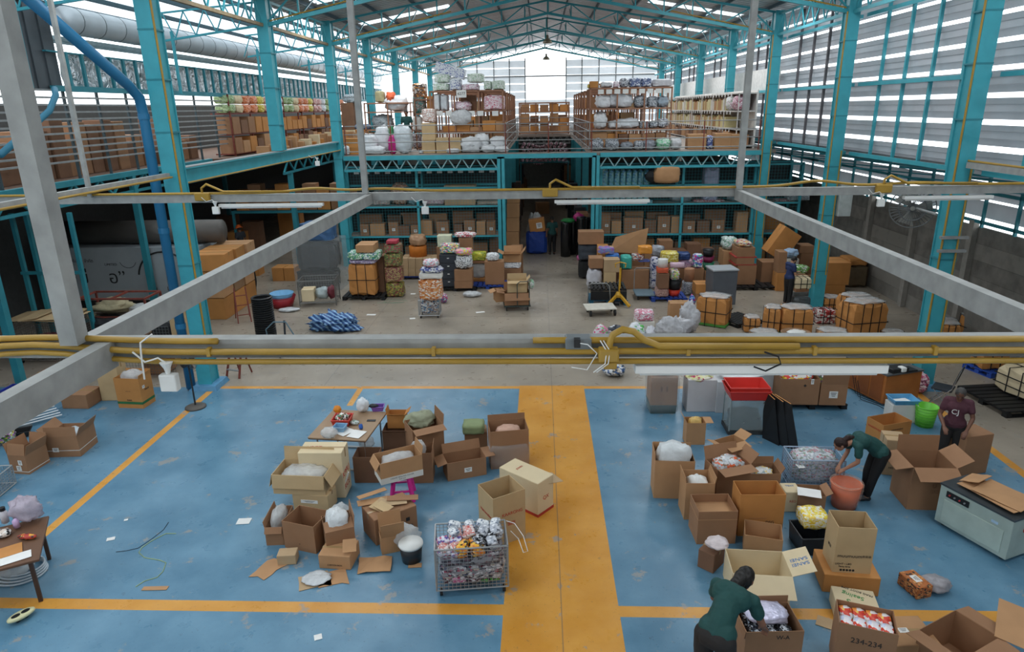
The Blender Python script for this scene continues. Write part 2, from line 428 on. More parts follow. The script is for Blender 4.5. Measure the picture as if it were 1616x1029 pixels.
# far gable: louvres either side of a bright tall opening
def far_panel(x0, x1, z0, z1):
    mb = MB(); pitch = .62; n = int((z1-z0)/pitch)+1
    for k in range(n):
        zt = z0+k*pitch; vs = []
        P = [(0, pitch*.84), (.03, pitch*.45), (.12, 0)]
        for (dy, dz) in P: vs += [(x0, 60+dy, zt+dz), (x1, 60+dy, zt+dz)]
        mb.add(vs, [(0, 1, 3, 2), (2, 3, 5, 4)])
    return mb
LOUV2 = mat('C3C8CC', .45, .05, 1, .08, 1.5, trans=.3, name='far_louvre_sheet')
mb = far_panel(-9.1, -1.15, 4.75, 10.2); mb2 = far_panel(2.15, 10, 4.75, 10.2); mb3 = far_panel(-1.15, 2.15, 4.75, 6.8)
struct('wall_back', mb, LOUV2); struct('wall_back', mb2, LOUV2); struct('wall_back', mb3, LOUV2)
t = thing('wall_frame', 'slim dark studs and rail on the far gable wall around the bright opening', 'wall frame', (0, 59.85, 0))
FS = mat('5E6466', .6, name='far_stud'); mb = MB(); mb.b2((-.04, 0, 4.75), (.04, .08, 10.4)); reps('stud', mb, FS, t, [(x, 0, 0) for x in [-8, -6.6, -5.2, -3.8, -2.5, -1.2, 2.2, 3.5, 4.9, 6.3, 7.7]])
mb = MB(); mb.b2((-8.5, -.01, 8.95), (9.5, .07, 9.05)); mb.build('rail', FS, t)
# lower far wall
mb = MB(); mb.b2((-18, 60.2, 0), (14, 60.3, 4.9)); struct('wall_far_lower', mb, mat('6A6A66', .8, name='block_wall'))

# right side bay: concrete plank wall below, open framing above
def plank_wall():
    m = bpy.data.materials.new('concrete_planks'); m.use_nodes = True; nt = m.node_tree; b = nt.nodes['Principled BSDF']; b.inputs['Roughness'].default_value = .85
    N = nt.nodes.new; g = N('ShaderNodeNewGeometry'); s = N('ShaderNodeSeparateXYZ'); nt.links.new(g.outputs['Position'], s.inputs[0])
    fr = N('ShaderNodeMath'); fr.operation = 'MULTIPLY'; fr.inputs[1].default_value = 2.2; nt.links.new(s.outputs[2], fr.inputs[0])
    fl = N('ShaderNodeMath'); fl.operation = 'FLOOR'; nt.links.new(fr.outputs[0], fl.inputs[0])
    y5 = N('ShaderNodeMath'); y5.operation = 'MULTIPLY'; y5.inputs[1].default_value = .31; nt.links.new(s.outputs[1], y5.inputs[0])
    yf = N('ShaderNodeMath'); yf.operation = 'FLOOR'; nt.links.new(y5.outputs[0], yf.inputs[0])
    cb = N('ShaderNodeCombineXYZ'); nt.links.new(fl.outputs[0], cb.inputs[0]); nt.links.new(yf.outputs[0], cb.inputs[1])
    wn = N('ShaderNodeTexWhiteNoise'); nt.links.new(cb.outputs[0], wn.inputs['Vector'])
    n = N('ShaderNodeTexNoise'); n.inputs['Scale'].default_value = 3; n.inputs['Detail'].default_value = 8; nt.links.new(g.outputs['Position'], n.inputs['Vector'])
    a = N('ShaderNodeMath'); a.operation = 'MULTIPLY_ADD'; a.inputs[1].default_value = .5; nt.links.new(wn.outputs[0], a.inputs[0]); nt.links.new(n.outputs['Fac'], a.inputs[2])
    r = N('ShaderNodeValToRGB'); nt.links.new(a.outputs[0], r.inputs[0]); r.color_ramp.elements[0].color = hx('55524D')+(1,); r.color_ramp.elements[1].color = hx('827E77')+(1,)
    r.color_ramp.elements[0].position = .35; r.color_ramp.elements[1].position = .95
    nt.links.new(r.outputs[0], b.inputs['Base Color']); return m
PW = plank_wall(); SX = 12.1
mb = MB()
for k in range(7): mb.b2((SX, -10, k*.455), (SX+.06, 60, k*.455+.45))
struct('wall_right_lower', mb, PW)
for i, y in enumerate([13.2, 16.2, 19.2, 22.2, 25.2]):
    mb = MB(); mb.b2((SX-.16, y-.11, 0), (SX-.005, y+.11, 3.35)); tag(mb.build('concrete_post', mat('8F8B84', .85, name='concrete_post')), 'grey concrete post of the plank wall on the right, %s from the camera' % ORD[i], 'post', 'concrete wall posts')
LEAN = mat('9A9EA2', .5, .1, 1, .1, 1.5, trans=.12, name='lean_to_sheet')
mb = MB()   # sheeted upper part of the right side bay, leaving a bright gap over the planks
for k in range(3):
    z = 3.42+k*.5; mb.add([(SX+.1, -10, z), (SX+.1, 60, z), (SX, 60, z+.46), (SX, -10, z+.46)], [(0, 1, 2, 3)])
struct('wall_right_side_bay', mb, LEAN)
mb = MB(); mb.add([(RX+.5, -10, 5.1), (RX+.5, 60, 5.1), (SX+.2, 60, 4.75), (SX+.2, -10, 4.75)], [(0, 1, 2, 3)]); struct('ceiling_right_side_bay', mb, mat('6A6E70', .5, .2, 1, .1, 2, name='side_bay_roof'))
t = thing('wall_frame', 'teal frame of posts and rails standing over the concrete plank wall on the right', 'wall frame', (0, 0, 0))
mb = MB(); mb.b2((SX-.16, -.035, 3.2), (SX-.09, .035, 4.85)); reps('stud', mb, TEALD, t, [(0, 8+q*1.35, 0) for q in range(22)])
mb = MB(); mb.b2((SX-.16, 6, 3.3), (SX-.1, 44, 3.38)).b2((SX-.16, 6, 4.1), (SX-.1, 44, 4.18)); mb.build('rail', TEALD, t)
mb = MB(); mb.bar((RX+.45, 0, 4.85), (SX-.1, 0, 4.55), .06).bar((RX+.45, 0, 4.6), (SX-.1, 0, 4.35), .04); reps('rafter', mb, TEALD, t, [(0, 8+q*2.7, 0) for q in range(11)])

# ------------------------------------------------------------------ left annex
AX_ = -13.4
mb = MB()  # lean-to roof of pale translucent sheets
n = 116
for i in range(n):
    y = -10+i*.6; mb.add([(LX-.3, y, 10.0), (LX-.3, y+.58, 10.0), (AX_-.6, y+.58, 9.45), (AX_-.6, y, 9.45)], [(0, 1, 2, 3)])
    mb.add([(LX-.3, y+.56, 10.02), (LX-.3, y+.62, 10.02), (AX_-.6, y+.62, 9.47), (AX_-.6, y+.56, 9.47)], [(0, 1, 2, 3)])
struct('ceiling_annex', mb, mat('D4DBE0', .5, 0, 1, .08, .8, trans=.8, name='annex_roof_sheet'))
for i, x in enumerate((-9.6, -10.9, -12.2, -13.3)):
    z = 10-.107*(abs(x)-8.6)
    mb = MB(); mb.b2((x-.04, 6, z-.16), (x+.04, 60, z-.04)); tag(mb.build('roof_purlin', mat('2F4E58', .6, name='annex_purlin')), '%s dark purlin out from the columns under the bright annex roof' % ORD[i], 'roof beam', 'annex roof purlins')
for i, y in enumerate(COLY[2:8]):
    t = thing('annex_truss', 'slender teal truss under the bright annex roof, %s from the camera' % ORD[i], 'roof truss', (0, y, 0), 0, 'annex trusses')
    mb = MB(); mb.bar((LX-.2, 0, 9.0), (-11.6, 0, 8.62), .06); mb.build('bottom_chord', TEAL, t)
    mb = MB(); mb.bar((LX-.2, 0, 9.65), (-11.6, 0, 9.4), .05); mb.build('top_chord', TEAL, t)
    mb = MB()
    for q in range(5):
        xa = LX-.2-.65*q; mb.bar((xa, 0, 9.0-.075*q), (xa-.3, 0, 9.6-.05*q), .03).bar((xa-.3, 0, 9.6-.05*q), (xa-.65, 0, 9.0-.075*(q+1)), .03)
    mb.build('lattice_web', TEAL, t)
    mb = MB(); mb.tube([(-11.2, 0, 7.1), (-11.2, 0, 8.9)], .05, 6); mb.build('post', TEAL, t)
t = thing('air_duct', 'long round silver ribbed air duct under the annex roof', 'duct', (0, 0, 0))
mb = MB(); mb.tube([(AX_+.42, 19.7, 9.0), (AX_+.42, 58, 9.0)], .36, 18); mb.build('pipe', mat('C3C9CC', .4, .3, 1, .08, 1.5, name='duct_foil'), t, smooth=True)
mb = MB()
mb.tube([(AX_+.42, 0, 9.0), (AX_+.42, .03, 9.0)], .368, 18); reps('seam', mb, mat('6F7678', .5, .3, name='duct_seam'), t, [(0, 20+q*1.0, 0) for q in range(38)])
mb = MB(); mb.b2((AX_-.02, 14, 8.5), (AX_+.04, 60, 8.62)).b2((AX_-.02, 14, 8.42), (AX_+.0, 60, 8.5)); struct('trim_1', mb, mat('A9BDC2', .5, name='annex_fascia'))
# foil curtain between teal studs
def foil():
    m = bpy.data.materials.new('foil_curtain'); m.use_nodes = True; nt = m.node_tree; b = nt.nodes['Principled BSDF']
    b.inputs['Base Color'].default_value = (.72, .73, .74, 1); b.inputs['Metallic'].default_value = .8; b.inputs['Roughness'].default_value = .28
    tc = nt.nodes.new('ShaderNodeTexCoord'); n = nt.nodes.new('ShaderNodeTexNoise'); n.inputs['Scale'].default_value = 2.4; n.inputs['Detail'].default_value = 3; n.inputs['Distortion'].default_value = 1.2
    bp = nt.nodes.new('ShaderNodeBump'); bp.inputs['Strength'].default_value = 1; bp.inputs['Distance'].default_value = .25
    nt.links.new(tc.outputs['Object'], n.inputs[0]); nt.links.new(n.outputs['Fac'], bp.inputs['Height']); nt.links.new(bp.outputs[0], b.inputs['Normal']); return m
t = thing('foil_curtain', 'crumpled silver foil curtain stretched between teal studs along the top of the annex', 'curtain', (AX_, 0, 0))
mb = MB(); ny = 180; vs = []
for i in range(ny+1):
    y = 19.7+i*(60-19.7)/ny
    for j in range(7):
        z = 7.3+j*.9/6; vs.append((.05+.10*noise.noise(Vector((y*1.7, z*2.5, 3))), y, z))
mb.add(vs, [(i*7+j, (i+1)*7+j, (i+1)*7+j+1, i*7+j+1) for i in range(ny) for j in range(6)]); mb.build('sheet', foil(), t, smooth=True)
mb = MB(); mb.b2((.14, 0, 7.25), (.22, .09, 8.2)); reps('stud', mb, TEALD, t, [(0, 19.75+q*.68, 0) for q in range(59)]); mb = MB(); mb.b2((.1, 19, 7.15), (.26, 60, 7.3)).b2((.1, 19, 8.16), (.2, 60, 8.2)); mb.build('rail', TEALD, t)
# dark sheeting at the near upper left
mb = MB()
for q in range(46): mb.b2((AX_, 8.1+q*.25, 7.2), (AX_+.05 if q % 2 else AX_+.09, 8.1+q*.25+.25, 9.42))
struct('wall_left_upper', mb, mat('4E5357', .5, .2, 1, .12, 2, name='dark_wall_sheet'))
# annex deck
DZ = 4.75
mb = MB(); mb.b2((-17.5, 10, DZ-.12), (-13.3, 27.6, DZ)).b2((-17.5, 27.6, DZ-.12), (-10.4, 60, DZ)); struct('floor_annex_deck', mb, mat('6B5344', .8, name='deck_ply'))
for (gx, ga, gb, gl) in ((-13.25, 10, 27.5, 'near'), (-10.35, 27.6, 60, 'far')):
  t = thing('deck_girder', 'long teal lattice girder along the edge of the left annex deck, %s part' % gl, 'girder', (gx, 0, 0))
  mb = MB(); mb.b2((-.08, ga, DZ-.14), (.08, gb, DZ+.02)).b2((-.05, ga, DZ-.66), (.05, gb, DZ-.58)); mb.build('rail', TEALD, t)
  mb = MB()
  for q in range(int((gb-ga)/1.2)): mb.bar((0, ga+q*1.2, DZ-.6), (0, ga+.6+q*1.2, DZ-.1), .06).bar((0, ga+.6+q*1.2, DZ-.1), (0, ga+1.2+q*1.2, DZ-.6), .06)
  mb.build('lattice_web', TEALD, t)
mb = MB(); mb.b2((-17.6, -10, 0), (-17.5, 60, 6.9)); struct('wall_left', mb, mat('3F403F', .85, name='dark_left_wall'))
mb = MB(); mb.b2((-22, -11.2, 0), (16, -11, 11.5)); struct('wall_light_blocker', mb, mat('8A8C8C', .8, name='blocker_wall'))  # unseen wall added behind the camera to block sky light from there
t = thing('slatted_barrier', 'barrier of long grey horizontal bars along the left annex deck', 'railing', (-13.25, 0, 0))
mb = MB(); mb.b2((-.02, 12, 0), (.02, 29.3, .05)); reps('bar', mb, GREYST, t, [(0, 0, 5.25+q*.19) for q in range(11)])
mb = MB()
mb.b2((-.1, -.035, DZ), (-.04, .035, 7.25)); reps('post', mb, mat('39474C', .6, name='dark_post'), t, [(0, 12+q*1.5, 0) for q in range(12)])
# teal posts under the deck
for i, y in enumerate([15.5, 21.9, 28.4, 34.8]):
    for x in (-13.25, -16.2) if y < 27 else (-10.4, -16.2):
        mb = MB(); mb.b2((x-.09, y-.09, 0), (x+.09, y+.09, DZ-.66 if x > -12 else DZ-.12)); tag(mb.build('deck_post', TEALD), 'teal post under the %s edge of the left deck, %s from the camera' % ('front' if x > -15 else 'back', ORD[i]), 'post', 'deck posts')
# teal I-beam tying the left columns at deck height
for (ya, yb, nm) in ((15.61, 21.94, 'near'), (21.96, 28.29, 'far')):
    t = thing('tie_beam', 'teal I-beam at deck height between the left columns, %s half' % nm, 'beam', (LX, 0, 0), 0, 'left tie beams')
    mb = MB(); mb.b2((-.12, ya, 5.28), (.12, yb, 5.31)).b2((-.12, ya, 4.95), (.12, yb, 4.98)).b2((-.015, ya, 4.98), (.015, yb, 5.28)); mb.build('beam', TEAL, t)
    mb = MB(); mb.tube([(.14, ya, 4.98), (.14, yb, 4.98)], .02); mb.build('conduit', YEL, t)
    mb = MB(); mb.b2((-.12, ya, 5.31), (.12, yb, 5.33)); mb.build('top_plate', GREYST, t)

# ------------------------------------------------------------------ mezzanine
MY = 28.5; VX0, VX1, VY1 = -1.45, 2.05, 47.5
DECKM = mat('8E837A', .7, name='deck_board')
mb = MB(); mb.b2((LX+.2, MY, DZ-.13), (VX0, 60, DZ)).b2((VX1, MY, DZ-.13), (RX+.4, 60, DZ)).b2((VX0, VY1, DZ-.13), (VX1, 60, DZ)).b2((VX0, MY, DZ-.13), (VX1, MY+.5, DZ))
struct('floor_mezzanine', mb, DECKM)
def lattice(name, x0, x1, label, y=MY-.08):
    t = thing(name, label, 'girder', (0, y, 0), 0, 'mezzanine edge girders')
    mb = MB(); mb.b2((x0, -.07, DZ-.2), (x1, .07, DZ-.03)); mb.build('top_chord', TEAL, t)
    mb = MB(); mb.b2((x0, -.05, DZ-.66), (x1, .05, DZ-.57)); mb.build('bottom_chord', TEAL, t)
    mb = MB(); n = int((x1-x0)/.55); s = (x1-x0)/n
    for k in range(n): mb.bar((x0+k*s, 0, DZ-.6), (x0+(k+.5)*s, 0, DZ-.17), .045).bar((x0+(k+.5)*s, 0, DZ-.17), (x0+(k+1)*s, 0, DZ-.6), .045)
    mb.build('lattice_web', mat('7FA3A6', .5, name='pale_teal'), t)
lattice('deck_girder', LX+.2, -1.75, 'teal zigzag girder along the mezzanine edge, left of the aisle')
lattice('deck_girder', 2.45, RX-.2, 'teal zigzag girder along the mezzanine edge, right of the aisle')
mb = MB(); mb.b2((-1.75, MY-.15, DZ-.2), (2.3, MY-.02, DZ-.03)); tag(mb.build('deck_beam', TEAL), 'plain teal beam bridging the aisle at the mezzanine edge', 'beam')
for i, (x, y) in enumerate([(-1.6, MY), (2.28, MY), (-1.6, 34.8), (2.28, 34.8), (-1.6, 41.3), (2.28, 41.3), (-1.6, 47.7), (2.28, 47.7)]):
    mb = MB(); w = .15
    mb.b2((x-w, y-w, 0), (x+w, y-w+.03, DZ-.13)).b2((x-w, y+w-.03, 0), (x+w, y+w, DZ-.13)).b2((x-.02, y-w, 0), (x+.02, y+w, DZ-.13))
    tag(mb.build('mezzanine_post', TEAL), 'teal H-section post on the %s of the aisle under the mezzanine, %s row back' % ('left' if x < 0 else 'right', ORD[i//2]), 'post', 'mezzanine posts')
t = thing('guard_rail', 'thin grey guard rail along the front edge of the mezzanine', 'railing', (0, MY+.06, DZ))
mb = MB()
for z in (.14, .5, .82, 1.15): mb.tube([(LX+.25, 0, z), (RX-.25, 0, z)], .022, 6)
mb.build('rail', GREYST, t)
mb = MB(); mb.tube([(0, 0, 0), (0, 0, 1.18)], .025, 6); reps('baluster', mb, RUST, t, [(x, 0, 0) for x in (-8, -6.1, -3.7, -1.4, .35, 2.1, 4.3, 6.6, 8.8)])
for x, nm in ((VX0, 'left'), (VX1, 'right')):
    t = thing('guard_rail', 'grey guard rail on the %s side of the opening in the mezzanine' % nm, 'railing', (x, 0, DZ))
    mb = MB()
    for z in (.14, .45, .8, 1.15): mb.tube([(0, MY+.5, z), (0, VY1, z)], .02, 6)
    mb.build('rail', GREYST, t)
    mb = MB(); mb.tube([(0, 0, 0), (0, 0, 1.16)], .02, 6); reps('baluster', mb, GREYST, t, [(0, MY+.7+q*1.5, 0) for q in range(13)])
t = thing('guard_rail', 'guard rail at the far end of the mezzanine opening', 'railing', (0, VY1, DZ))
mb = MB()
for z in (.2, .6, 1.1): mb.tube([(VX0, 0, z), (VX1, 0, z)], .025, 6)
mb.build('rail', GREYST, t)
mb = MB(); mb.b2((VX0, -.05, -.6), (VX1, .05, -.5)); n = 8
for k in range(n):
    s = (VX1-VX0)/n; mb.bar((VX0+k*s, 0, -.55), (VX0+(k+.5)*s, 0, -.1), .04).bar((VX0+(k+.5)*s, 0, -.1), (VX0+(k+1)*s, 0, -.55), .04)
mb.build('lattice_web', GREYST, t)

# ------------------------------------------------------------------ hanging grid of beams with conduits
GZ, NY_, FY_ = 5.0, 4.2, 12.4
def channel(mb, a, b, w=.10, h=.13): mb.bar(a, b, w, h)
HANG = mat('9C9D9A', .6, .1, 1, .16, 6, name='weathered_grey_beam')
t = thing('cable_beam', 'grey cross beam carrying thick yellow conduits, nearest the camera', 'beam', (0, NY_, GZ))
mb = MB(); mb.b2((-6, 0, -.07), (6, .1, .06)); mb.build('beam', HANG, t)
mb = MB()
def wob(x0, x1, y, z, bumps, r, n=60):
    pts = []
    for i in range(n+1):
        x = x0+(x1-x0)*i/n; dz = 0
        for (c, w, h) in bumps: dz += h*math.exp(-((x-c)/w)**2)
        pts.append((x, y, z+dz))
    return pts
mb.tube(wob(-6, -2.15, -.02, .055, [(-3.3, .55, .03)], .021), .021, 10); mb.build('conduit', YEL, t, smooth=True); mb = MB(); mb.tube(wob(-.05, 6, -.02, .055, [], .021), .021, 10); mb.build('conduit', YEL, t, smooth=True)
mb = MB(); mb.tube(wob(-6, 6, -.045, -.012, [(-3.4, .5, .055)], .022), .022, 10); mb.build('conduit', YEL, t, smooth=True)
mb = MB(); mb.tube(wob(-6, 6, -.045, -.082, [(-3.4, .5, .07)], .019), .019, 10); mb.build('conduit', YEL, t, smooth=True)
jx = .44
mb = MB(); mb.tube([(jx, -.1, -.01), (jx, -.1, .06), (jx+.02, -.1, .12), (jx+.08, -.1, .155), (jx+.15, -.1, .14), (jx+.22, -.09, .08), (jx+.32, -.08, .035), (jx+1.2, -.08, .03)], .022, 10); mb.build('conduit_loop', YEL, t, smooth=True)
mb = MB(); mb.b2((jx-.07, -.14, -.06), (jx+.06, -.06, .03)).b2((jx-.04, -.13, -.11), (jx+.05, -.07, -.06)); mb.build('junction_box', YEL, t, bevel=.012)
mb = MB(); mb.b2((.16, -.06, .0), (.33, .06, .075)); mb.build('adapter_box', mat('6F7577', .5, name='grey_box'), t, bevel=.01)
mb = MB(); mb.b2((.215, -.1, .03), (.255, -.05, .085)); mb.build('plug', BLK, t)
mb = MB(); mb.tube([(jx-.1, -.12, -.13), (jx-.03, -.15, -.06), (jx-.02, -.13, .02), (jx-.06, -.1, .08)], .004, 5).tube([(jx-.08, -.12, -.13), (jx-.01, -.15, -.06), (jx, -.13, .02), (jx-.04, -.1, .08)], .004, 5).tube([(.24, -.09, .06), (.3, -.12, .06), (.36, -.12, .0), (.3, -.1, -.12), (.2, -.08, -.11)], .004, 5); mb.build('white_cable', WHT, t)
mb = MB(); mb.tube([(1.42, -.1, .0), (1.5, -.13, -.02), (1.52, -.13, -.07), (1.44, -.1, -.13), (1.38, -.05, -.12)], .006, 6); mb.build('black_cable', BLK, t)
mb = MB()
for x in (-2.2, -.7, .95, 1.75, 2.5): mb.b2((x-.012, -.075, -.035), (x+.012, -.03, .02))
mb.build('saddle_clip', YEL, t)
t = thing('tube_light', 'white tube light fixture slung under the near cable beam on the right', 'light', (0, NY_, GZ-.12))
mb = MB(); mb.b2((.62, -.03, -.06), (2.25, .08, 0)); mb.build('housing', WHT, t, bevel=.006)
mb = MB(); mb.tube([(.66, .02, -.075), (2.2, .02, -.075)], .013, 8); mb.build('tube', WHT, t)
t = thing('cable_beam', 'grey cross beam with one yellow conduit, farther from the camera', 'beam', (0, FY_, GZ))
mb = MB(); mb.b2((-12, 0, -.07), (12, .1, .07)); mb.build('beam', HANG, t)
mb = MB(); mb.tube(wob(-12, 12, -.03, .1, [(-4.1, .5, .07), (-2.9, .6, .05), (4.9, .5, .09), (6.6, .6, .04)], .022, 120), .024, 8); mb.build('conduit', YEL, t, smooth=True)
mb = MB()
for i, (x, s) in enumerate([(-6.2, 1), (.18, 1), (6.05, 1)]):
    mb.tube([(x, -.05, .05), (x, -.05, .2), (x+.1, -.05, .27), (x+.25, -.05, .2), (x+.4, -.05, .13), (x+1.6, -.05, .12)], .022, 8)
mb.build('conduit_loop', YEL, t, smooth=True)
mb = MB()
for x in (-6.2, .18, 6.05): mb.b2((x-.14, -.1, -.03), (x+.14, -.02, .12))
mb.build('junction_box', YEL, t, bevel=.02)
for (ua, ub, lb) in ((345, 510, 'left'), (875, 1025, 'middle'), (1425, 1565, 'right')):
    a = atY(ua, 318, FY_).x; b = atY(ub, 318, FY_).x
    t = thing('tube_light', 'slim white tube light under the far cable beam, the %s one of three' % lb, 'light', (0, FY_, GZ-.1), 0, 'tube lights under the far cable beam')
    mb = MB(); mb.b2((a, -.04, -.055), (b, .05, -.0)); mb.build('housing', WHT, t, bevel=.006)
    mb = MB(); mb.tube([(a+.04, 0, -.07), (b-.04, 0, -.07)], .014, 8); mb.build('tube', WHT, t)
LB = [(-3.1, -1, NY_-.001, 'the left long grey beam, piece nearest the camera', -2.92), (-3.1, NY_+.1, FY_, 'the left long grey beam between the two cable beams', -3.12), (3.53, -1, FY_, 'the right long grey beam running towards the camera', 3.53)]
for (x, a, b, lb, xx) in LB:
    mb = MB(); mb.b2((xx-.05, a, GZ-.125), (xx+.05, b, GZ+.055)); tag(mb.build('long_beam', HANG), lb, 'beam')
t = thing('side_beam', 'grey channel with a yellow conduit running towards the camera from the near left column', 'beam', (LX, 0, 5.2))
mb = MB(); mb.b2((-.05, 0, -.07), (.05, 15.1, .05)); mb.build('beam', HANG, t); mb = MB(); mb.tube([(.09, 0, -.04), (.09, 15.1, -.04)], .022, 8); mb.build('conduit', YEL, t)
mb = MB(); cx = .28
mb.tube([(cx+.2*math.cos(a*PI/9)+.02, -2.75, .16+.14*math.sin(a*PI/9)) for a in range(-4, 15)], .024, 8); mb.build('conduit_loop', YEL, t, smooth=True)
t = thing('side_beam', 'grey channel with a yellow conduit running towards the camera from the near right column', 'beam', (RX, 0, 5.2))
mb = MB(); mb.b2((-.05, 0, -.07), (.05, 15.1, .05)); mb.build('beam', HANG, t); mb = MB(); mb.tube([(-.02, 0, .08), (-.02, 15.1, .08)], .022, 8); mb.build('conduit', YEL, t)
for (x, y, w, lb) in ((-3.1, NY_-.06, .12, 'thick grey hanger post at the left end of the near cable beam'), (-3.17, FY_-.06, .1, 'grey hanger post over the far cable beam, left of the aisle'), (3.53, FY_-.06, .1, 'grey hanger post over the far cable beam, right of the aisle'), (LX-.02, FY_-.05, .07, 'thin grey hanger post at the far left over the side beam')):
    mb = MB(); mb.b2((x-w/2, y-w/2, GZ+.06), (x+w/2, y+w/2, roof_z(x)-.02)); tag(mb.build('hanger_post', HANG), lb, 'post')
# blue drain pipes
t = thing('drain_pipe', 'blue plastic drain pipe running down beside the near left column', 'pipe', (0, 0, 0))
mb = MB(); mb.tube([(-8.75, 12.2, 8.55), (-8.66, 14.8, 7.1), (-8.64, 15.1, 6.85), (-8.64, 15.15, 6.5), (-8.64, 15.15, .05)], .11, 14); mb.build('pipe', mat('2A7098', .35, 0, 1, .08, 2, name='blue_pvc'), t, smooth=True)
mb = MB()
for z in (6.4, 3.9, 1.6): mb.tube([(-8.64, 15.15, z), (-8.64, 15.15, z+.12)], .122, 14)
mb.build('coupling', mat('2A7098', .35, 0, 1, .08, 2), t)
a = atY(0, 245, 14); b = atY(78, 175, 16); c = atY(88, 150, 16.2); d = atY(86, 140, 16.4)
mb = MB(); mb.tube([a, b, c, d], .07, 12); tag(mb.build('drain_pipe', mat('3A7E97', .4, 0, 1, .1, 2, name='teal_blue_pvc'), smooth=True), 'short teal-blue drain pipe slanting down at the far left edge', 'pipe')
# pull-cord sockets hanging from the beams, pendant lamps
def hanging_socket(u, v, Y, s, label):
    p = atY(u, v, Y)
    t = thing('hanging_socket', label, 'socket', p, 0, 'hanging sockets')
    mb = MB(); mb.box((0, 0, 0), (.16*s, .06, .17*s)); mb.build('housing', WHT, t, bevel=.01)
    mb = MB(); mb.lathe([(.02*s, .085*s), (.03*s, .14*s), (.06*s, .2*s)], n=10); mb.build('hook', WHT, t)
    mb = MB(); mb.tube([(0, 0, .19*s), (-.05, 0, .24*s), (-.2*s, 0, .2*s), (-.3*s, 0, .3*s)], .006, 5); mb.build('white_cable', WHT, t)
    return t
t = hanging_socket(268, 603, 4.12, .72, 'white socket box hanging from the near cable beam on the left')
mb = MB(); mb.tube([(-.17, 0, .02), (-.16, 0, .2), (-.15, 0, .28), (-.06, 0, .34)], .006, 6); mb.build('white_cable', WHT, t)
hanging_socket(341, 332, 12.3, .8, 'white socket box hanging from the far cable beam at the left')
hanging_socket(671, 332, 12.3, .8, 'white socket box hanging from the far cable beam, left of the aisle')
hanging_socket(1390, 320, 12.3, .8, 'white socket box hanging from the far cable beam at the right')
hanging_socket(501, 258, 20, .8, 'white socket box hanging from the left tie beam')
for i, (u, v, Y) in enumerate([(864, 65, 38.4), (862, 92, 51)]):
    p = atY(u, v, Y); t = thing('pendant_lamp', 'bell-shaped pendant lamp hanging under the ridge, the %s one' % ('nearer' if i == 0 else 'farther'), 'light', p, 0, 'pendant lamps')
    mb = MB(); mb.lathe([(.26, -.1), (.2, .04), (.07, .14), (.05, .3)], n=16); mb.build('lamp_shade', mat('8D8A78', .4, .3, name='lamp_grey'), t, smooth=True)
    mb = MB(); mb.tube([(0, 0, .3), (0, 0, 11.4-p.z)], .015, 5); mb.build('cord', BLK, t)
# ------------------------------------------------------------------ builders of goods
def px_frame(a, b, z=0):
    A, B = at(a[0], a[1], z), at(b[0], b[1], z); d = B-A
    return A, B, d.length, math.atan2(d.y, d.x)
def carton_parts(t, w, d, h, col, flaps=None, closed=False, tape=True, th=.008, labels=(), marks=(), band=None, flen=None, dent=0):
    M = CB[col] if isinstance(col, str) else col
    mb = MB()
    if closed:
        mb.box((0, 0, h/2), (w, d, h)); o = mb.build('body', M, t, bevel=min(.012, h*.1))
        if tape:
            m2 = MB(); m2.b2((-w/2-.002, -.025, h-.001), (w/2+.002, .025, h+.002)).b2((w/2-.001, -.025, h*.8), (w/2+.003, .025, h)).b2((-w/2-.003, -.025, h*.8), (-w/2+.001, .025, h)); m2.build('tape', TAPE, t)
    else:
        mb.b2((-w/2, -d/2, 0), (w/2, d/2, th)).b2((-w/2, -d/2, th), (w/2, -d/2+th, h)).b2((-w/2, d/2-th, th), (w/2, d/2, h))
        mb.b2((-w/2, -d/2+th, th), (-w/2+th, d/2-th, h)).b2((w/2-th, -d/2+th, th), (w/2, d/2-th, h)); mb.build('body', M, t)
        L = flen or .48*min(w, d)
        for k, ang in (flaps or {}).items():
            a = rad(ang); m2 = MB(); ww = (w if k in 'fb' else d)-.01
            # slab rising from the hinge, turned outwards by ang
            m2.b2((-ww/2, -.0035, 0), (ww/2, .0035, L)); f = m2.build('flap', M, t)
            rz = {'f': 0, 'b': PI, 'l': -PI/2, 'r': PI/2}[k]
            f.location = {'f': (0, -d/2, h), 'b': (0, d/2, h), 'l': (-w/2, 0, h), 'r': (w/2, 0, h)}[k]
            f.rotation_mode = 'QUATERNION'
            f.rotation_quaternion = Matrix.Rotation(rz, 3, 'Z').to_quaternion() @ Matrix.Rotation(a, 3, 'X').to_quaternion()
    if band:
        m2 = MB(); z = h*band[1]; m2.b2((-w/2-.003, -d/2-.003, z), (w/2+.003, d/2+.003, z+band[2])); m2.build('band', band[0], t)
    FR = {'f': lambda x, z, e: ((x, -d/2-e, z), (PI/2, 0, 0)), 'r': lambda x, z, e: ((w/2+e, x, z), (PI/2, 0, PI/2)),
          'l': lambda x, z, e: ((-w/2-e, x, z), (PI/2, 0, -PI/2)), 't': lambda x, z, e: ((x, z, h+e), (0, 0, 0))}
    for (face, x, z, lw, lh) in labels:
        m2 = MB(); m2.box((0, 0, 0), (lw, lh, .003)); o = m2.build('paper_label', PAPER, t); o.location, o.rotation_euler = FR[face](x, z, .002)
        m3 = MB()
        for q in range(3): m3.box((0, lh*(.25-.22*q), .002), (lw*(.7-.15*q), lh*.08, .001))
        i = m3.build('printed_lines', INK, o)
    for mk in marks:
        face, x, z, s, size, ink = mk[:6]; loc, rot = FR[face](x, z, .002)
        if len(mk) > 6: rot = (rot[0], rot[1], rot[2]+mk[6]) if face == 't' else rot
        text(s, size, ink, t, loc, rot)
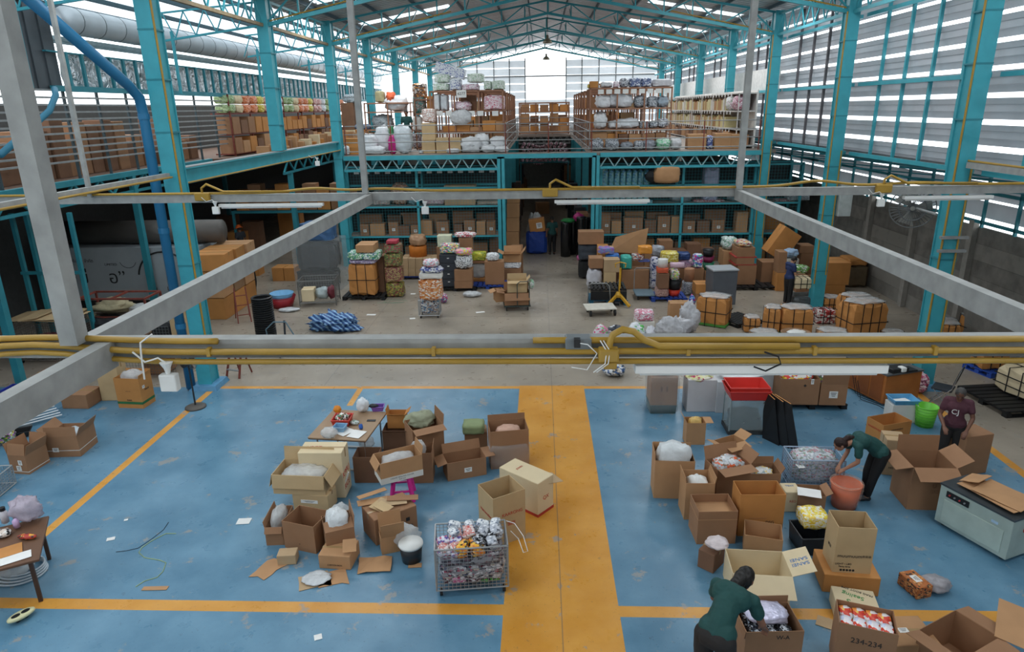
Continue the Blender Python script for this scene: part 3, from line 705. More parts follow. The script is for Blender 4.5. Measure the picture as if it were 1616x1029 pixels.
def carton(label, a, b, v=None, d=.4, z=0, h=None, col='brown', group=None, name='carton', cat='box', **k):
    A, B, w, rz = px_frame(a, b, z)
    if h is None: h = max(.04, zat(A, v)-z)
    n = Vector((-math.sin(rz), math.cos(rz), 0)); c = (A+B)/2+n*d/2
    t = thing(name, label, cat, (c.x, c.y, z), rz, group)
    carton_parts(t, w, d, h, col, **k)
    t['h_'] = h
    BOXES[label] = (c, rz, w, d, h, z)
    return t
BOXES = {}
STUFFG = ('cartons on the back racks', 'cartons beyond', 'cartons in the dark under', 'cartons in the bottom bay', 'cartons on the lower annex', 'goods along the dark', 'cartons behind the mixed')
STUFF = MB(); STUFFM = []
def box3(label, c, size, rz=0, rot=None, col='brown', group=None, name='carton', cat='box', **k):
    if group and group.startswith(STUFFG):
        M = CB[col] if isinstance(col, str) else col
        if M not in STUFFM: STUFFM.append(M)
        STUFF.mi = STUFFM.index(M); STUFF.box((c[0], c[1], c[2]+size[2]/2), size, Matrix.Rotation(rz, 3, 'Z')); return None
    t = thing(name, label, cat, c, rz, group, rot); carton_parts(t, size[0], size[1], size[2], col, **k); return t
def bag(label, p, size, m=None, seed=1, amp=.3, name='plastic_bag', cat='bag', rz=0, boxy=0, group=None, freq=1.6, rot=None, n=16):
    mb = MB(); mb.lump((0, 0, 0), size, seed, amp*.72, freq, n, n+8, boxy=boxy)
    o = mb.build(name, m or MILKY, smooth=True); o.location = p; o.rotation_euler = rot or (0, 0, rz)
    return tag(o, label, cat, group)
def inbag(label, boxlabel, frac=.85, hfrac=.9, m=None, seed=1, dx=0, dy=0, name='plastic_bag', cat='bag', up=.0, amp=.3):
    c, rz, w, d, h, z = BOXES[boxlabel]
    off = Matrix.Rotation(rz, 3, 'Z') @ Vector((dx*w, dy*d, 0))
    zb = z+h*(1-hfrac)+.01
    return bag(label, (c.x+off.x, c.y+off.y, zb), (w*frac*.88, d*frac*.88, h*hfrac+up), m, seed, amp*.6, name, cat, rz, boxy=.35)
STRAP = mat('1E1F20', .5, 0, 1, 0, name='black_strap')
def bale(label, a, b, v=None, d=.5, z=0, h=None, col='orange', group='strapped orange bales', nx=2, nz=1, film=True, band=False, name='strapped_bale', cat='bale', bulge=.03, cols=None):
    A, B, w, rz = px_frame(a, b, z)
    if h is None: h = max(.1, zat(A, v)-z)
    n = Vector((-math.sin(rz), math.cos(rz), 0)); c = (A+B)/2+n*d/2
    t = thing(name, label, cat, (c.x, c.y, z), rz, group)
    bale_parts(t, w, d, h, col, nx, nz, film, band, bulge); BOXES[label] = (c, rz, w, d, h, z)
    return t
def bale_parts(t, w, d, h, col='orange', nx=2, nz=1, film=True, band=False, bulge=.03):
    M = CB[col] if isinstance(col, str) else col
    mb = MB()
    # several cartons strapped together: seams as shallow steps, corners a little crushed
    mb.lump((0, 0, 0), (w*1.0, d*1.0, h), seed=int(w*977+h*311), amp=.035, freq=2.2, n=14, m=24, boxy=.88)
    mb.build('body', M, t, smooth=False)
    s = MB(); r = .011; e = bulge*.4+.006
    for i in range(nx):
        x = -w/2+w*(i+1)/(nx+1); s.b2((x-r, -d/2-e, 0), (x+r, -d/2-e+.008, h)).b2((x-r, d/2+e-.008, 0), (x+r, d/2+e, h)).b2((x-r, -d/2-e, h), (x+r, d/2+e, h+.008))
    for i in range(max(1, nx-1)):
        y = -d/2+d*(i+1)/(max(1, nx-1)+1); s.b2((-w/2-e, y-r, 0), (-w/2-e+.008, y+r, h)).b2((w/2+e-.008, y-r, 0), (w/2+e, y+r, h)).b2((-w/2-e, y-r, h), (w/2+e, y+r, h+.008))
    for i in range(nz):
        z = h*(i+1)/(nz+1); s.b2((-w/2-e, -d/2-e, z-r), (w/2+e, -d/2-e+.008, z+r)).b2((-w/2-e, d/2+e-.008, z-r), (w/2+e, d/2+e, z+r))
        s.b2((-w/2-e, -d/2-e, z-r), (-w/2-e+.008, d/2+e, z+r)).b2((w/2+e-.008, -d/2-e, z-r), (w/2+e, d/2+e, z+r))
    s.build('strap', STRAP, t)
    if film:
        f = MB(); f.lump((0, 0, 0), (w*.9, d*.9, .05), 5, .3, 3, 8, 18, boxy=.7); o = f.build('film_cover', CLEAR, t, smooth=True); o.location = (0, 0, h-.015)
    if band:
        f = MB(); f.b2((-w/2-.012, -d/2-.012, .02), (w/2+.012, d/2+.012, .09)); f.build('green_band', mat('4C8A3C', .5, name='green_band'), t)
def pallet(label, c, w=1.2, d=1.0, rz=0, col=None, z=0, h=.14, group='pallets'):
    m = col or BLK
    t = thing('pallet', label, 'pallet', (c[0], c[1], z), rz, group)
    mb = MB(); n = 8
    for i in range(n): mb.b2((-w/2+i*w/n+.01, -d/2, h-.03), (-w/2+(i+1)*w/n-.035, d/2, h))
    for y in (-d/2, -d/6, d/6, d/2-.06): mb.b2((-w/2, y, h-.045), (w/2, y+.06, h-.02))
    mb.build('deck', m, t)
    mb = MB()
    for x in (-w/2, -.07, w/2-.14): mb.b2((x, -d/2, 0), (x+.14, d/2, .02))
    mb.build('skid', m, t)
    mb = MB(); mb.box((0, 0, (h-.045)/2+.01), (.13, .12, h-.06))
    reps('foot', mb, m, t, [(x, y, 0) for x in (-w/2+.07, 0, w/2-.07) for y in (-d/2+.06, 0, d/2-.06)])
    return t
def wire_panel(mb, o, ux, uy, w, h, s, r=.003):
    """flat grid of square wires from o along ux (width w) and uy (height h)"""
    o = Vector(o); ux = Vector(ux); uy = Vector(uy)
    n = max(1, round(w/s)); k = max(1, round(h/s))
    for i in range(n+1): p = o+ux*(w*i/n); mb.bar(p, p+uy*h, r*2)
    for i in range(k+1): p = o+uy*(h*i/k); mb.bar(p, p+ux*w, r*2)
def wire_cage(label, c, w, d, h, rz=0, z0=.15, s=.06, name='wire_basket', cat='trolley', m=None, wheels=True, frame=.012, handle=False):
    m = m or mat('A9ABAC', .35, .6, 1, .1, 6, name='galvanised_wire')
    t = thing(name, label, cat, c, rz)
    mb = MB(); H = h-z0
    wire_panel(mb, (-w/2, -d/2, z0), (1, 0, 0), (0, 0, 1), w, H, s); wire_panel(mb, (-w/2, d/2, z0), (1, 0, 0), (0, 0, 1), w, H, s)
    wire_panel(mb, (-w/2, -d/2, z0), (0, 1, 0), (0, 0, 1), d, H, s); wire_panel(mb, (w/2, -d/2, z0), (0, 1, 0), (0, 0, 1), d, H, s)
    wire_panel(mb, (-w/2, -d/2, z0), (1, 0, 0), (0, 1, 0), w, d, s*1.5); mb.build('wire_mesh', m, t)
    mb = MB(); P = [(-w/2, -d/2), (w/2, -d/2), (w/2, d/2), (-w/2, d/2)]
    for i in range(4):
        a, b = P[i], P[(i+1) % 4]
        mb.tube([(a[0], a[1], h), (b[0], b[1], h)], frame, 6).tube([(a[0], a[1], z0), (b[0], b[1], z0)], frame, 6).tube([(a[0], a[1], z0), (a[0], a[1], h)], frame, 6)
    mb.build('frame', m, t)
    if wheels:
        mb = MB(); mb.tube([(-.02, 0, .05), (.02, 0, .05)], .05, 12); mb.bar((0, 0, .05), (0, 0, z0), .02)
        reps('wheel', mb, BLK, t, [(sx*(w/2-.06), sy*(d/2-.06), 0) for sx in (-1, 1) for sy in (-1, 1)])
    return t
def tub(label, c, w, d, h, m, rz=0, name='plastic_tub', cat='tub', taper=.85, th=.012, z=0, rim=True, rot=None, round_=False):
    t = thing(name, label, cat, (c[0], c[1], c[2] if len(c) > 2 else z), rz, rot=rot)
    mb = MB()
    if round_:
        r = w/2; mb.lathe([(r*taper, 0), (r, h), (r-th, h), (r*taper-th, th), (.001, th)], n=24)
    else:
        T = taper
        o = [(-w/2*T, -d/2*T, 0), (w/2*T, -d/2*T, 0), (w/2*T, d/2*T, 0), (-w/2*T, d/2*T, 0), (-w/2, -d/2, h), (w/2, -d/2, h), (w/2, d/2, h), (-w/2, d/2, h)]
        i = [(x*(1-2*th/w), y*(1-2*th/d), th if zz == 0 else h) for (x, y, zz) in o]
        mb.add(o+i, [(3, 2, 1, 0), (0, 1, 5, 4), (1, 2, 6, 5), (2, 3, 7, 6), (3, 0, 4, 7), (8, 9, 10, 11), (12, 13, 9, 8), (13, 14, 10, 9), (14, 15, 11, 10), (15, 12, 8, 11), (4, 5, 13, 12), (5, 6, 14, 13), (6, 7, 15, 14), (7, 4, 12, 15)])
    mb.build('body', m, t, smooth=round_)
    if rim:
        mb = MB()
        if round_: mb.tube([(w/2*math.cos(a*PI/12), w/2*math.sin(a*PI/12), h) for a in range(25)], .012, 6, cap=False)
        else:
            for (p, q) in (((-1, -1), (1, -1)), ((1, -1), (1, 1)), ((1, 1), (-1, 1)), ((-1, 1), (-1, -1))): mb.tube([(p[0]*w/2, p[1]*d/2, h), (q[0]*w/2, q[1]*d/2, h)], .012, 6)
        mb.build('rim', m, t)
    return t
def sheet(label, c, w, d, col='tan', rz=0, tilt=(0, 0), name='cardboard_sheet', cat='cardboard', fold=0, group=None, th=.006, m=None, jag=0):
    """a loose flattened piece with creased panels"""
    t_ = MB(); n = 4; vs = []
    for i in range(n+1):
        for j in range(3):
            x = -w/2+w*i/n; y = -d/2+d*j/2
            if jag: x += jag*w*noise.noise(Vector((i*3.1, j*2.3, w*9))); y += jag*d*noise.noise(Vector((i*1.7, j*5.3, d*7)))
            vs.append((x, y, abs(fold*math.sin(i*1.9+j))+.004))
    N = len(vs); vs += [(x, y, z+th) for (x, y, z) in vs]; fs = []
    for i in range(n):
        for j in range(2):
            a = i*3+j; fs.append((a, a+1, a+4, a+3)); fs.append((a+N, a+3+N, a+4+N, a+1+N))
    edge = [i*3 for i in range(n+1)]+[n*3+1]+[i*3+2 for i in range(n, -1, -1)]+[1]
    for i in range(len(edge)):
        a, b = edge[i], edge[(i+1) % len(edge)]; fs.append((a, b, b+N, a+N))
    t_.add(vs, fs); o = t_.build(name, m or CB[col]); o.location = c; o.rotation_euler = (tilt[0], tilt[1], rz)
    return tag(o, label, cat, group)
def paper(label, c, w, d, rz=0, name='paper_sheet', cat='paper', group=None, m=None):
    return sheet(label, c, w, d, rz=rz, name=name, cat=cat, th=.002, fold=.004, m=m or PAPER, group=group)
# ------------------------------------------------------------------ people
SKIN = mat('8A5E48', .55, 0, 1, .05, 4, name='brown_skin'); HAIRM = mat('1A1514', .6, 0, 1, .2, 14, name='dark_hair')
def remesh(o, vox, it=4):
    r = o.modifiers.new('skin_surface', 'REMESH'); r.mode = 'VOXEL'; r.voxel_size = vox; r.use_smooth_shade = True
    s = o.modifiers.new('soften', 'SMOOTH'); s.iterations = it; s.factor = .5
    return o
def ball(mb, c, r, n=10, rot=None):
    r = (r, r, r) if not isinstance(r, (tuple, list)) else r; vs = [Vector((0, 0, r[2]))]; fs = []
    for i in range(1, n):
        for k in range(n*2): th = PI*i/n; ph = PI*k/n; vs.append(Vector((r[0]*math.sin(th)*math.cos(ph), r[1]*math.sin(th)*math.sin(ph), r[2]*math.cos(th))))
    vs.append(Vector((0, 0, -r[2]))); m = n*2
    for k in range(m): fs.append((0, 1+k, 1+(k+1) % m)); a = 1+(n-2)*m; fs.append((a+k, len(vs)-1, a+(k+1) % m))
    for i in range(n-2):
        for k in range(m): a = 1+i*m; fs.append((a+k, a+m+k, a+m+(k+1) % m, a+(k+1) % m))
    if rot is not None: vs = [rot @ v for v in vs]
    return mb.add([v+Vector(c) for v in vs], fs)
def cap(mb, a, b, ra, rb, n=10):
    ball(mb, a, ra, 8); ball(mb, b, rb, 8); mb.tube([a, b], [ra, rb], 14); return mb
def chain(mb, pts, rs):
    for i in range(len(pts)-1): cap(mb, pts[i], pts[i+1], rs[i], rs[i+1])
    return mb
def person(label, loc, rz, J, shirt, pants, hair='short', vox=.012, skin=None, sleeve=.55, s=1.0, shoes=None, cap_=None, mask=False, hairm=None, logo=None, gown=.03):
    """J: joints in metres, x to the person's right, y forwards, z up"""
    skin = skin or SKIN; t = thing('person', label, 'person', loc, rz); t.scale = (s, s, s)
    V = {k: Vector(v) for k, v in J.items()}
    up = (V['neck']-V['pelvis']).normalized(); acr = (V['sh_r']-V['sh_l']).normalized(); fw = up.cross(acr).normalized()*-1
    if 'face' in V: fd = V['face'].normalized()
    else: fd = Vector((0, 1, -.15)).normalized()
    hd = V['head']; hr = fd.cross(Vector((0, 0, 1)) if abs(fd.z) < .95 else Vector((0, 1, 0))).normalized(); hu = hr.cross(fd).normalized()
    HR = Matrix((hr, fd, hu)).transposed()
    b = MB()
    ball(b, hd, (.074, .09, .108), 12, HR); ball(b, hd+HR @ Vector((0, .035, -.06)), (.052, .055, .05), 10, HR)
    cap(b, hd+HR @ Vector((0, .088, .012)), hd+HR @ Vector((0, .104, -.02)), .008, .014)
    for sx in (-1, 1): ball(b, hd+HR @ Vector((sx*.078, -.005, -.01)), (.012, .022, .03), 8, HR)
    cap(b, hd+HR @ Vector((-.016, .085, -.058)), hd+HR @ Vector((.016, .085, -.058)), .009, .009)
    cap(b, V['neck']-up*.03, hd+HR @ Vector((0, -.02, -.06)), .052, .05)
    ch = V['pelvis'].lerp(V['neck'], .72); ws = V['pelvis'].lerp(V['neck'], .35)
    if 'bow' in V: ch = ch+V['bow']; ws = ws+V['bow']
    for mbx, e in ((b, 0),):
        cap(mbx, V['pelvis']-acr*.05, V['pelvis']+acr*.05, .105, .105); cap(mbx, V['pelvis'], ws, .115, .105)
        cap(mbx, ws, ch, .105, .11); cap(mbx, ch-acr*.065, ch+acr*.065, .105, .105); cap(mbx, V['sh_l']*.85+V['sh_r']*.15, V['sh_r']*.85+V['sh_l']*.15, .062, .062)
    for k in 'lr':
        sh, el, wr = V['sh_'+k], V['el_'+k], V['wr_'+k]
        chain(b, [sh, sh.lerp(el, .4), el, el.lerp(wr, .3), wr], [.052, .047, .036, .038, .025])
        # hand: palm, four fingers and a thumb leaving its side
        hdv = (V.get('hd_'+k) or (wr-el)).normalized(); side = acr*(-1 if k == 'r' else 1)
        side = (side-hdv*side.dot(hdv)).normalized(); nrm = hdv.cross(side).normalized()
        if nrm.z > 0: nrm = -nrm
        pm = wr+hdv*.055
        for q in range(4):
            o = (q-1.5)*.019; root = pm+side*(-o)+hdv*.03
            cap(b, wr+side*(-o*.6), root, .016, .013)
            L = (.07, .078, .073, .058)[q if k == 'r' else q]
            p1 = root+hdv*L*.45+nrm*.006; p2 = p1+hdv*L*.28+nrm*.018; p3 = p2+hdv*L*.12+nrm*.022
            chain(b, [root, p1, p2, p3], [.0098, .009, .0085, .0075])
        th = wr+hdv*.02+side*.022; chain(b, [th, th+hdv*.03+side*.025+nrm*.01, th+hdv*.058+side*.03+nrm*.022], [.014, .011, .009])
        hp, kn, an = V['hp_'+k], V['kn_'+k], V['an_'+k]
        chain(b, [hp, hp.lerp(kn, .45), kn, kn.lerp(an, .3), an], [.088, .08, .057, .056, .038])
        toe = V.get('to_'+k) or an+Vector((0, .14, -.055)); chain(b, [an-Vector((0, .035, .045)), an+Vector((0, .02, -.035)), toe], [.035, .04, .03])
    remesh(b.build('body', skin, t), vox, 3)
    # shirt with sleeves
    c = MB()
    cap(c, ws, ch, .128, .128); cap(c, ch-acr*.07, ch+acr*.07, .122, .122); cap(c, V['sh_l']*.88+V['sh_r']*.12, V['sh_r']*.88+V['sh_l']*.12, .072, .072)
    lo = V['pelvis'].lerp(ws, .15); cap(c, lo-acr*.055, lo+acr*.055, .132, .132); cap(c, lo, ws, .142, .13)
    cap(c, ch, V['neck']-up*.04, .1, .062)
    for k in 'lr':
        sh, el = V['sh_'+k], V['el_'+k]; chain(c, [sh, sh.lerp(el, sleeve)], [.068, .064])
    o = remesh(c.build('shirt', shirt, t), vox, 4)
    d = o.modifiers.new('folds', 'DISPLACE'); tx = bpy.data.textures.get('cloth_folds') or bpy.data.textures.new('cloth_folds', 'CLOUDS'); tx.noise_scale = .09; d.texture = tx; d.strength = .018; d.mid_level = .5
    p = MB()
    cap(p, V['pelvis']-acr*.05-up*.03, V['pelvis']+acr*.05-up*.03, .122, .122)
    for k in 'lr':
        hp, kn, an = V['hp_'+k], V['kn_'+k], V['an_'+k]; chain(p, [hp, hp.lerp(kn, .45), kn, kn.lerp(an, .5), an.lerp(kn, .12)], [.105, .098, .076, .066, .06])
    remesh(p.build('trousers', pants, t), vox, 4)
    for k in 'lr':
        an = V['an_'+k]; q = MB(); toe = V.get('to_'+k) or an+Vector((0, .14, -.055)); chain(q, [an-Vector((0, .035, .045)), an+Vector((0, .02, -.038)), toe], [.04, .044, .036]); remesh(q.build('shoe', shoes or BLK, t), vox, 2)
    hm = hairm or HAIRM; h = MB()
    if hair != 'none':
        ball(h, hd+HR @ Vector((0, -.018, .022)), (.086, .093, .1), 12, HR)
        if hair != 'short': ball(h, hd+HR @ Vector((0, -.05, -.015)), (.092, .075, .1), 12, HR)
        else: ball(h, hd+HR @ Vector((0, -.045, .0)), (.076, .058, .075), 10, HR)
        if hair == 'tail':
            a0 = hd+HR @ Vector((0, -.105, .01)); chain(h, [a0, a0+HR @ Vector((.01, -.06, -.015)), a0+HR @ Vector((.02, -.12, -.08)), a0+HR @ Vector((.03, -.13, -.16))], [.035, .045, .04, .018])
        if hair == 'long':
            a0 = hd+HR @ Vector((0, -.09, -.03)); chain(h, [a0, V['neck']-fd*.06, V['neck']-fd*.07-up*.06], [.07, .06, .035])
        ho = remesh(h.build('hair', hm, t), vox, 2)
        dd = ho.modifiers.new('locks', 'DISPLACE'); tx = bpy.data.textures.get('hair_locks') or bpy.data.textures.new('hair_locks', 'CLOUDS'); tx.noise_scale = .03; dd.texture = tx; dd.strength = .012
        if hair != 'none':   # shave the face free of hair: brows only
            pass
    e = MB()
    for sx in (-1, 1): ball(e, hd+HR @ Vector((sx*.03, .083, .012)), (.011, .006, .006), 6, HR)
    e.build('eye', INK, t)
    e = MB()
    for sx in (-1, 1): cap(e, hd+HR @ Vector((sx*.016, .09, .032)), hd+HR @ Vector((sx*.043, .08, .032)), .004, .003)
    e.build('eyebrow', hm, t)
    e = MB(); cap(e, hd+HR @ Vector((-.02, .093, -.058)), hd+HR @ Vector((.02, .093, -.058)), .004, .004); e.build('lips', mat('7A4338', .5, name='lips'), t)
    if mask:
        e = MB(); ball(e, hd+HR @ Vector((0, .055, -.045)), (.06, .055, .052), 10, HR); e.build('face_mask', BLK, t, smooth=True)
    if cap_:
        e = MB(); e.M = Matrix.Translation(hd+HR @ Vector((0, 0, .04))) @ HR.to_4x4(); e.lathe([(.2, -.01), (.11, .03), (.095, .1), (.05, .125), (.001, .128)], n=20); e.build('sun_hat', cap_, t, smooth=True)
    return t
def stand(**k):
    J = dict(pelvis=(0, 0, .93), neck=(0, 0, 1.40), head=(0, .02, 1.55), sh_l=(-.17, 0, 1.36), sh_r=(.17, 0, 1.36), el_l=(-.23, 0, 1.09), el_r=(.23, 0, 1.09), wr_l=(-.24, .08, .86), wr_r=(.24, .08, .86),
             hp_l=(-.09, 0, .9), hp_r=(.09, 0, .9), kn_l=(-.1, .02, .48), kn_r=(.1, .02, .48), an_l=(-.1, 0, .085), an_r=(.1, 0, .085))
    J.update(k); return J

def pillow(w, d, h, m, seed=0, name='goods_pack'):
    mb = MB(); mb.lump((0, 0, 0), (w, d, h), seed, .08, 2.4, 8, 16, boxy=.7); return mb.build(name, m, smooth=True)
def heap(label, group, c, rz, w, d, z0, layers, size, mats, name='goods_pack', cat='pack', seed=1, jit=1.0):
    rnd = random.Random(seed); pr = {}; R_ = Matrix.Rotation(rz, 3, 'Z'); sw, sd, sh = size
    nx = max(1, int(w/sw)); ny = max(1, int(d/sd)); k = 0
    for L in range(layers):
        for i in range(nx):
            for j in range(ny):
                m = mats[rnd.randrange(len(mats))]
                if m.name not in pr: o = pillow(sw*1.12, sd*1.12, sh*1.15, m, len(pr), name); pr[m.name] = o
                else: o = pr[m.name].copy(); COL.objects.link(o)
                v = R_ @ Vector((-w/2+w*(i+.5)/nx+rnd.uniform(-.02, .02)*jit, -d/2+d*(j+.5)/ny+rnd.uniform(-.02, .02)*jit, 0))
                o.location = (c[0]+v.x, c[1]+v.y, z0+L*sh*.92+rnd.uniform(0, .02)*jit); o.rotation_euler = (rnd.uniform(-.25, .25)*jit, rnd.uniform(-.25, .25)*jit, rz+rnd.uniform(-.5, .5)*jit+(PI/2 if rnd.random() < .3*jit else 0))
                tag(o, label, cat, group)
# ------------------------------------------------------------------ front centre: packing table and its boxes
WP = CB['white']
# table
ta, tb = at(482, 690, .75), at(574, 695, .75); tc_ = at(614, 650, .75)
tw = (tb-ta).length; tl = (tc_-tb).length; trz = math.atan2((tb-ta).y, (tb-ta).x)
tcen = (ta+tc_)/2
t = thing('folding_table', 'brown folding packing table with grey metal legs, heaped with papers and small crates', 'table', (tcen.x, tcen.y, 0), trz)
mb = MB(); mb.box((0, 0, .735), (tw, tl, .03)); mb.build('tabletop', mat('A08468', .6, 0, 1, .1, 2, name='worn_tabletop'), t, bevel=.01)
mb = MB(); mb.box((0, 0, .715), (tw-.02, tl-.02, .02)); mb.build('apron', mat('5C4033', .6, name='dark_edge'), t)
GR = mat('9A9C9C', .4, .4, 1, .08, 5, name='grey_leg')
for sy in (-1, 1):
    for sx in (-1, 1):
        mb = MB(); mb.tube([(sx*(tw/2-.1), sy*(tl/2-.18), .02), (sx*(tw/2-.1), sy*(tl/2-.18), .71)], .017, 8); mb.build('leg', GR, t)
    mb = MB(); mb.b2((-tw/2+.02, sy*(tl/2-.18)-.025, 0), (tw/2-.02, sy*(tl/2-.18)+.025, .03)); mb.build('foot_bar', GR, t)
    mb = MB(); mb.bar((0, sy*(tl/2-.18), .3), (0, sy*.15, .7), .02); mb.build('brace', GR, t)
TR = Matrix.Rotation(trz, 3, 'Z')
def ontable(u, v, z=.75): return at(u, v, z)
carton_red = tub('small red tray of odds and ends on the packing table', ontable(541, 668)+Vector((0, 0, .001)), .34, .34, .13, mat('C63A2C', .4, name='red_plastic'), trz+.1, name='plastic_tray', cat='tray')
tub('small pale blue tray in front of the red one on the packing table', ontable(538, 678)+Vector((0, -.04, .001)), .22, .2, .1, mat('7FA6C4', .4, name='pale_blue_plastic'), trz, name='plastic_tray', cat='tray')
bag('white roll and green cord heaped in the red tray', ontable(541, 666)+Vector((0, 0, .03)), (.26, .26, .16), patch_mat('tray_mix', ['E8E6E2', '3F7A4A', 'E8E6E2', 'B8382C', '2B2B2B'], 14), 3, name='small_goods', cat='goods')
bag('orange cloth lump at the back of the packing table', ontable(533, 652), (.15, .15, .16), mat('E08A2A', .6, name='orange_cloth'), 5, name='cloth', cat='cloth')
bag('white plastic bag standing at the back of the packing table', ontable(573, 650), (.24, .2, .3), mat('E3E8EC', .35, 0, 1, .05, 6, name='white_bag', bump=.4), 8)
tub('small purple basket near the back right of the packing table', ontable(597, 647)+Vector((0, 0, .001)), .24, .18, .09, mat('7C55A8', .4, name='purple_plastic'), trz+.2, name='plastic_basket', cat='basket')
bag('black pouch lying on the purple basket', ontable(590, 649)+Vector((0, 0, .085)), (.2, .12, .07), BLK, 4, name='pouch', cat='pouch')
mb = MB(); mb.box((0, 0, .006), (.17, .08, .011)); o = mb.build('mobile_phone', BLK, bevel=.004); o.location = ontable(586, 664); o.rotation_euler = (0, 0, trz+.1); tag(o, 'black mobile phone lying on the packing table', 'phone')
paper('white paper sheet on the packing table, the left of two', ontable(545, 682)+Vector((0, 0, .002)), .24, .3, trz-.5); paper('white paper sheet on the packing table, the right of two', ontable(563, 686)+Vector((0, 0, .006)), .26, .3, trz-.2)
bag('blue packet at the front of the packing table', ontable(570, 678), (.08, .06, .12), mat('2F5FB0', .4, name='blue_pack'), 6, name='packet', cat='packet')
bag('small green and silver packets beside the blue one on the packing table', ontable(560, 670), (.18, .14, .09), patch_mat('green_silver', ['9FAFA5', '3C6B4C', 'D6DAD8'], 16), 9, name='packet', cat='packet')
bag('bunch of brown rubber on the left of the packing table', ontable(523, 684), (.2, .12, .07), mat('B5815C', .7, name='tan_rubber'), 2, name='rubber_bands', cat='rubber bands')
bag('clear plastic bag hanging over the front left corner of the packing table', ontable(520, 692)+Vector((0, .02, .01)), (.3, .24, .2), CLEAR, 12)

carton('closed beige carton with red print beside the front left table leg', (478, 786), (546, 786), 715, .42, col='cream', closed=True, marks=[('r', -.05, .45, 'KPPU', .16, REDINK), ('t', -.15, .0, 'URGT', .1, REDINK), ('r', -.05, .2, 'RICE', .14, REDINK)])
carton('low beige carton under the wide open beige carton', (464, 806), (520, 810), 779, .36, col='beige', closed=True, labels=[('f', -.02, .2, .3, .06)])
z1 = BOXES['low beige carton under the wide open beige carton'][4]
c = carton('wide open beige carton with flaps down, on top of the low carton', (432, 779), (514, 782), 749.4, .55, z=z1, col='beige', flaps={'l': 165, 'r': 150, 'f': 172, 'b': 8}, flen=.24, labels=[('r', .15, .22, .07, .1)])
inbag('clear bags bunched inside the wide open beige carton', 'wide open beige carton with flaps down, on top of the low carton', .95, .75, CLEAR, 3)
carton('narrow open carton with a clear bag in it, leftmost of the front heap', (421, 861), (449, 860), 833, .62, col='brown', flaps={'f': 150, 'l': 8}, flen=.1, labels=[('l', -.1, .15, .1, .3)])
inbag('crumpled clear bag standing in the narrow carton of the front heap', 'narrow open carton with a clear bag in it, leftmost of the front heap', .85, .9, CLEAR, 7, up=.14)
carton('empty open brown carton with one corner to the front, left of the front heap', (450, 864), (499.5, 874.5), 822, .46, col='brown', marks=[('f', 0, .12, '•', .06, INK)], labels=[])
carton('brown carton with white crumpled wrap, in the middle of the front heap', (518, 883), (563, 872), 842, .5, col='brown', flaps={'f': -70, 'r': 5}, flen=.2)
inbag('white crumpled wrap bursting from the middle carton of the front heap', 'brown carton with white crumpled wrap, in the middle of the front heap', .95, .8, mat('D9DCDD', .35, 0, 1, .1, 9, name='white_wrap', bump=.7), 11, up=.2)
carton('small brown carton with one flap up, in front of the heap', (504, 897), (554, 900), 876, .42, col='tan', closed=True, marks=[('f', 0, .07, 'CARTON BOX', .035, INK)])
sheet('upright flap standing on the small front carton', at(553, 858, .33)+Vector((0, -.05, 0)), .2, .2, 'tan', .2, (.6, 0), name='cardboard_flap')
carton('long brown carton with black symbols at the back of the front heap', (594, 862), (660, 836), 822, .5, col='brown', closed=True, marks=[('f', -.22, .26, '■', .09, INK), ('f', .2, .26, '■', .09, INK), ('f', -.22, .13, '●', .1, INK), ('f', .25, .12, '●', .09, INK)])
bx = BOXES['long brown carton with black symbols at the back of the front heap']; zt = bx[4]
for i, (dx, dy, rz, w, d, cc) in enumerate([(-.28, .1, .4, .5, .16, 'tan'), (-.12, -.02, -.5, .26, .3, 'beige'), (.05, .05, .3, .45, .2, 'pale'), (.2, .14, .15, .5, .14, 'brown'), (-.05, -.14, -.6, .28, .18, 'beige'), (-.32, .22, .7, .5, .1, 'tan')]):
    sheet('%s loose cardboard strip from the left on top of the long carton' % ORD[i], (bx[0].x+dx, bx[0].y+dy, zt+.012+.014*i), w, d, cc, rz, (.05, .04), group='loose strips on the long carton')
bag('clear bag of packs between the heap and the long carton', at(527, 828, .2)+Vector((.1, .1, 0)), (.34, .26, .32), CLEAR, 17)
carton('torn upright carton piece behind the white-lidded bucket', (603, 876), (640, 868), 850, .2, col='tan', flaps={'b': 10, 'f': 20}, flen=.3)
bag('clear film around the torn carton behind the bucket', at(640, 864, 0), (.5, .3, .42), CLEAR, 19)
# bucket
p = at(650, 883); t = thing('bucket', 'black round bucket with a white lid in front of the heap', 'bucket', (p.x, p.y, 0))
mb = MB(); mb.lathe([(.145, 0), (.175, .27)], n=28); mb.build('body', mat('2B2F33', .4, name='black_bucket'), t, smooth=True)
mb = MB(); mb.lathe([(.18, .262), (.187, .28), (.185, .305), (.001, .305)], n=28); mb.build('lid', WHT, t, smooth=True)
sheet('flat torn cardboard on the floor at the far left of the front heap', at(425, 898), .5, .3, 'tan', 1.05, jag=.25)
carton('small crushed carton on the floor left of the front heap', (438, 893), (468, 891), 878, .2, col='pale', closed=True, tape=False)
sheet('flat cardboard under the clear sheet at the front of the heap', at(526, 913), .42, .34, 'tan', .3, jag=.15)
sheet('cardboard with clear film over it, the frontmost piece of the heap', at(497, 917), .46, .34, 'pale', .35, jag=.15)
bag('clear film crumpled over the frontmost cardboard piece', at(500, 915)+Vector((0, 0, .012)), (.4, .32, .05), MILKY, 21)
sheet('flat brown cardboard in front of the long carton', at(592, 893), .5, .36, 'tan', .12, jag=.06, fold=.03)
sheet('small cardboard scrap beside the white-lidded bucket', at(655, 893), .2, .1, 'tan', .1)
paper('white paper with print lying alone on the blue floor', at(385, 823), .22, .17, .1, m=WHT)
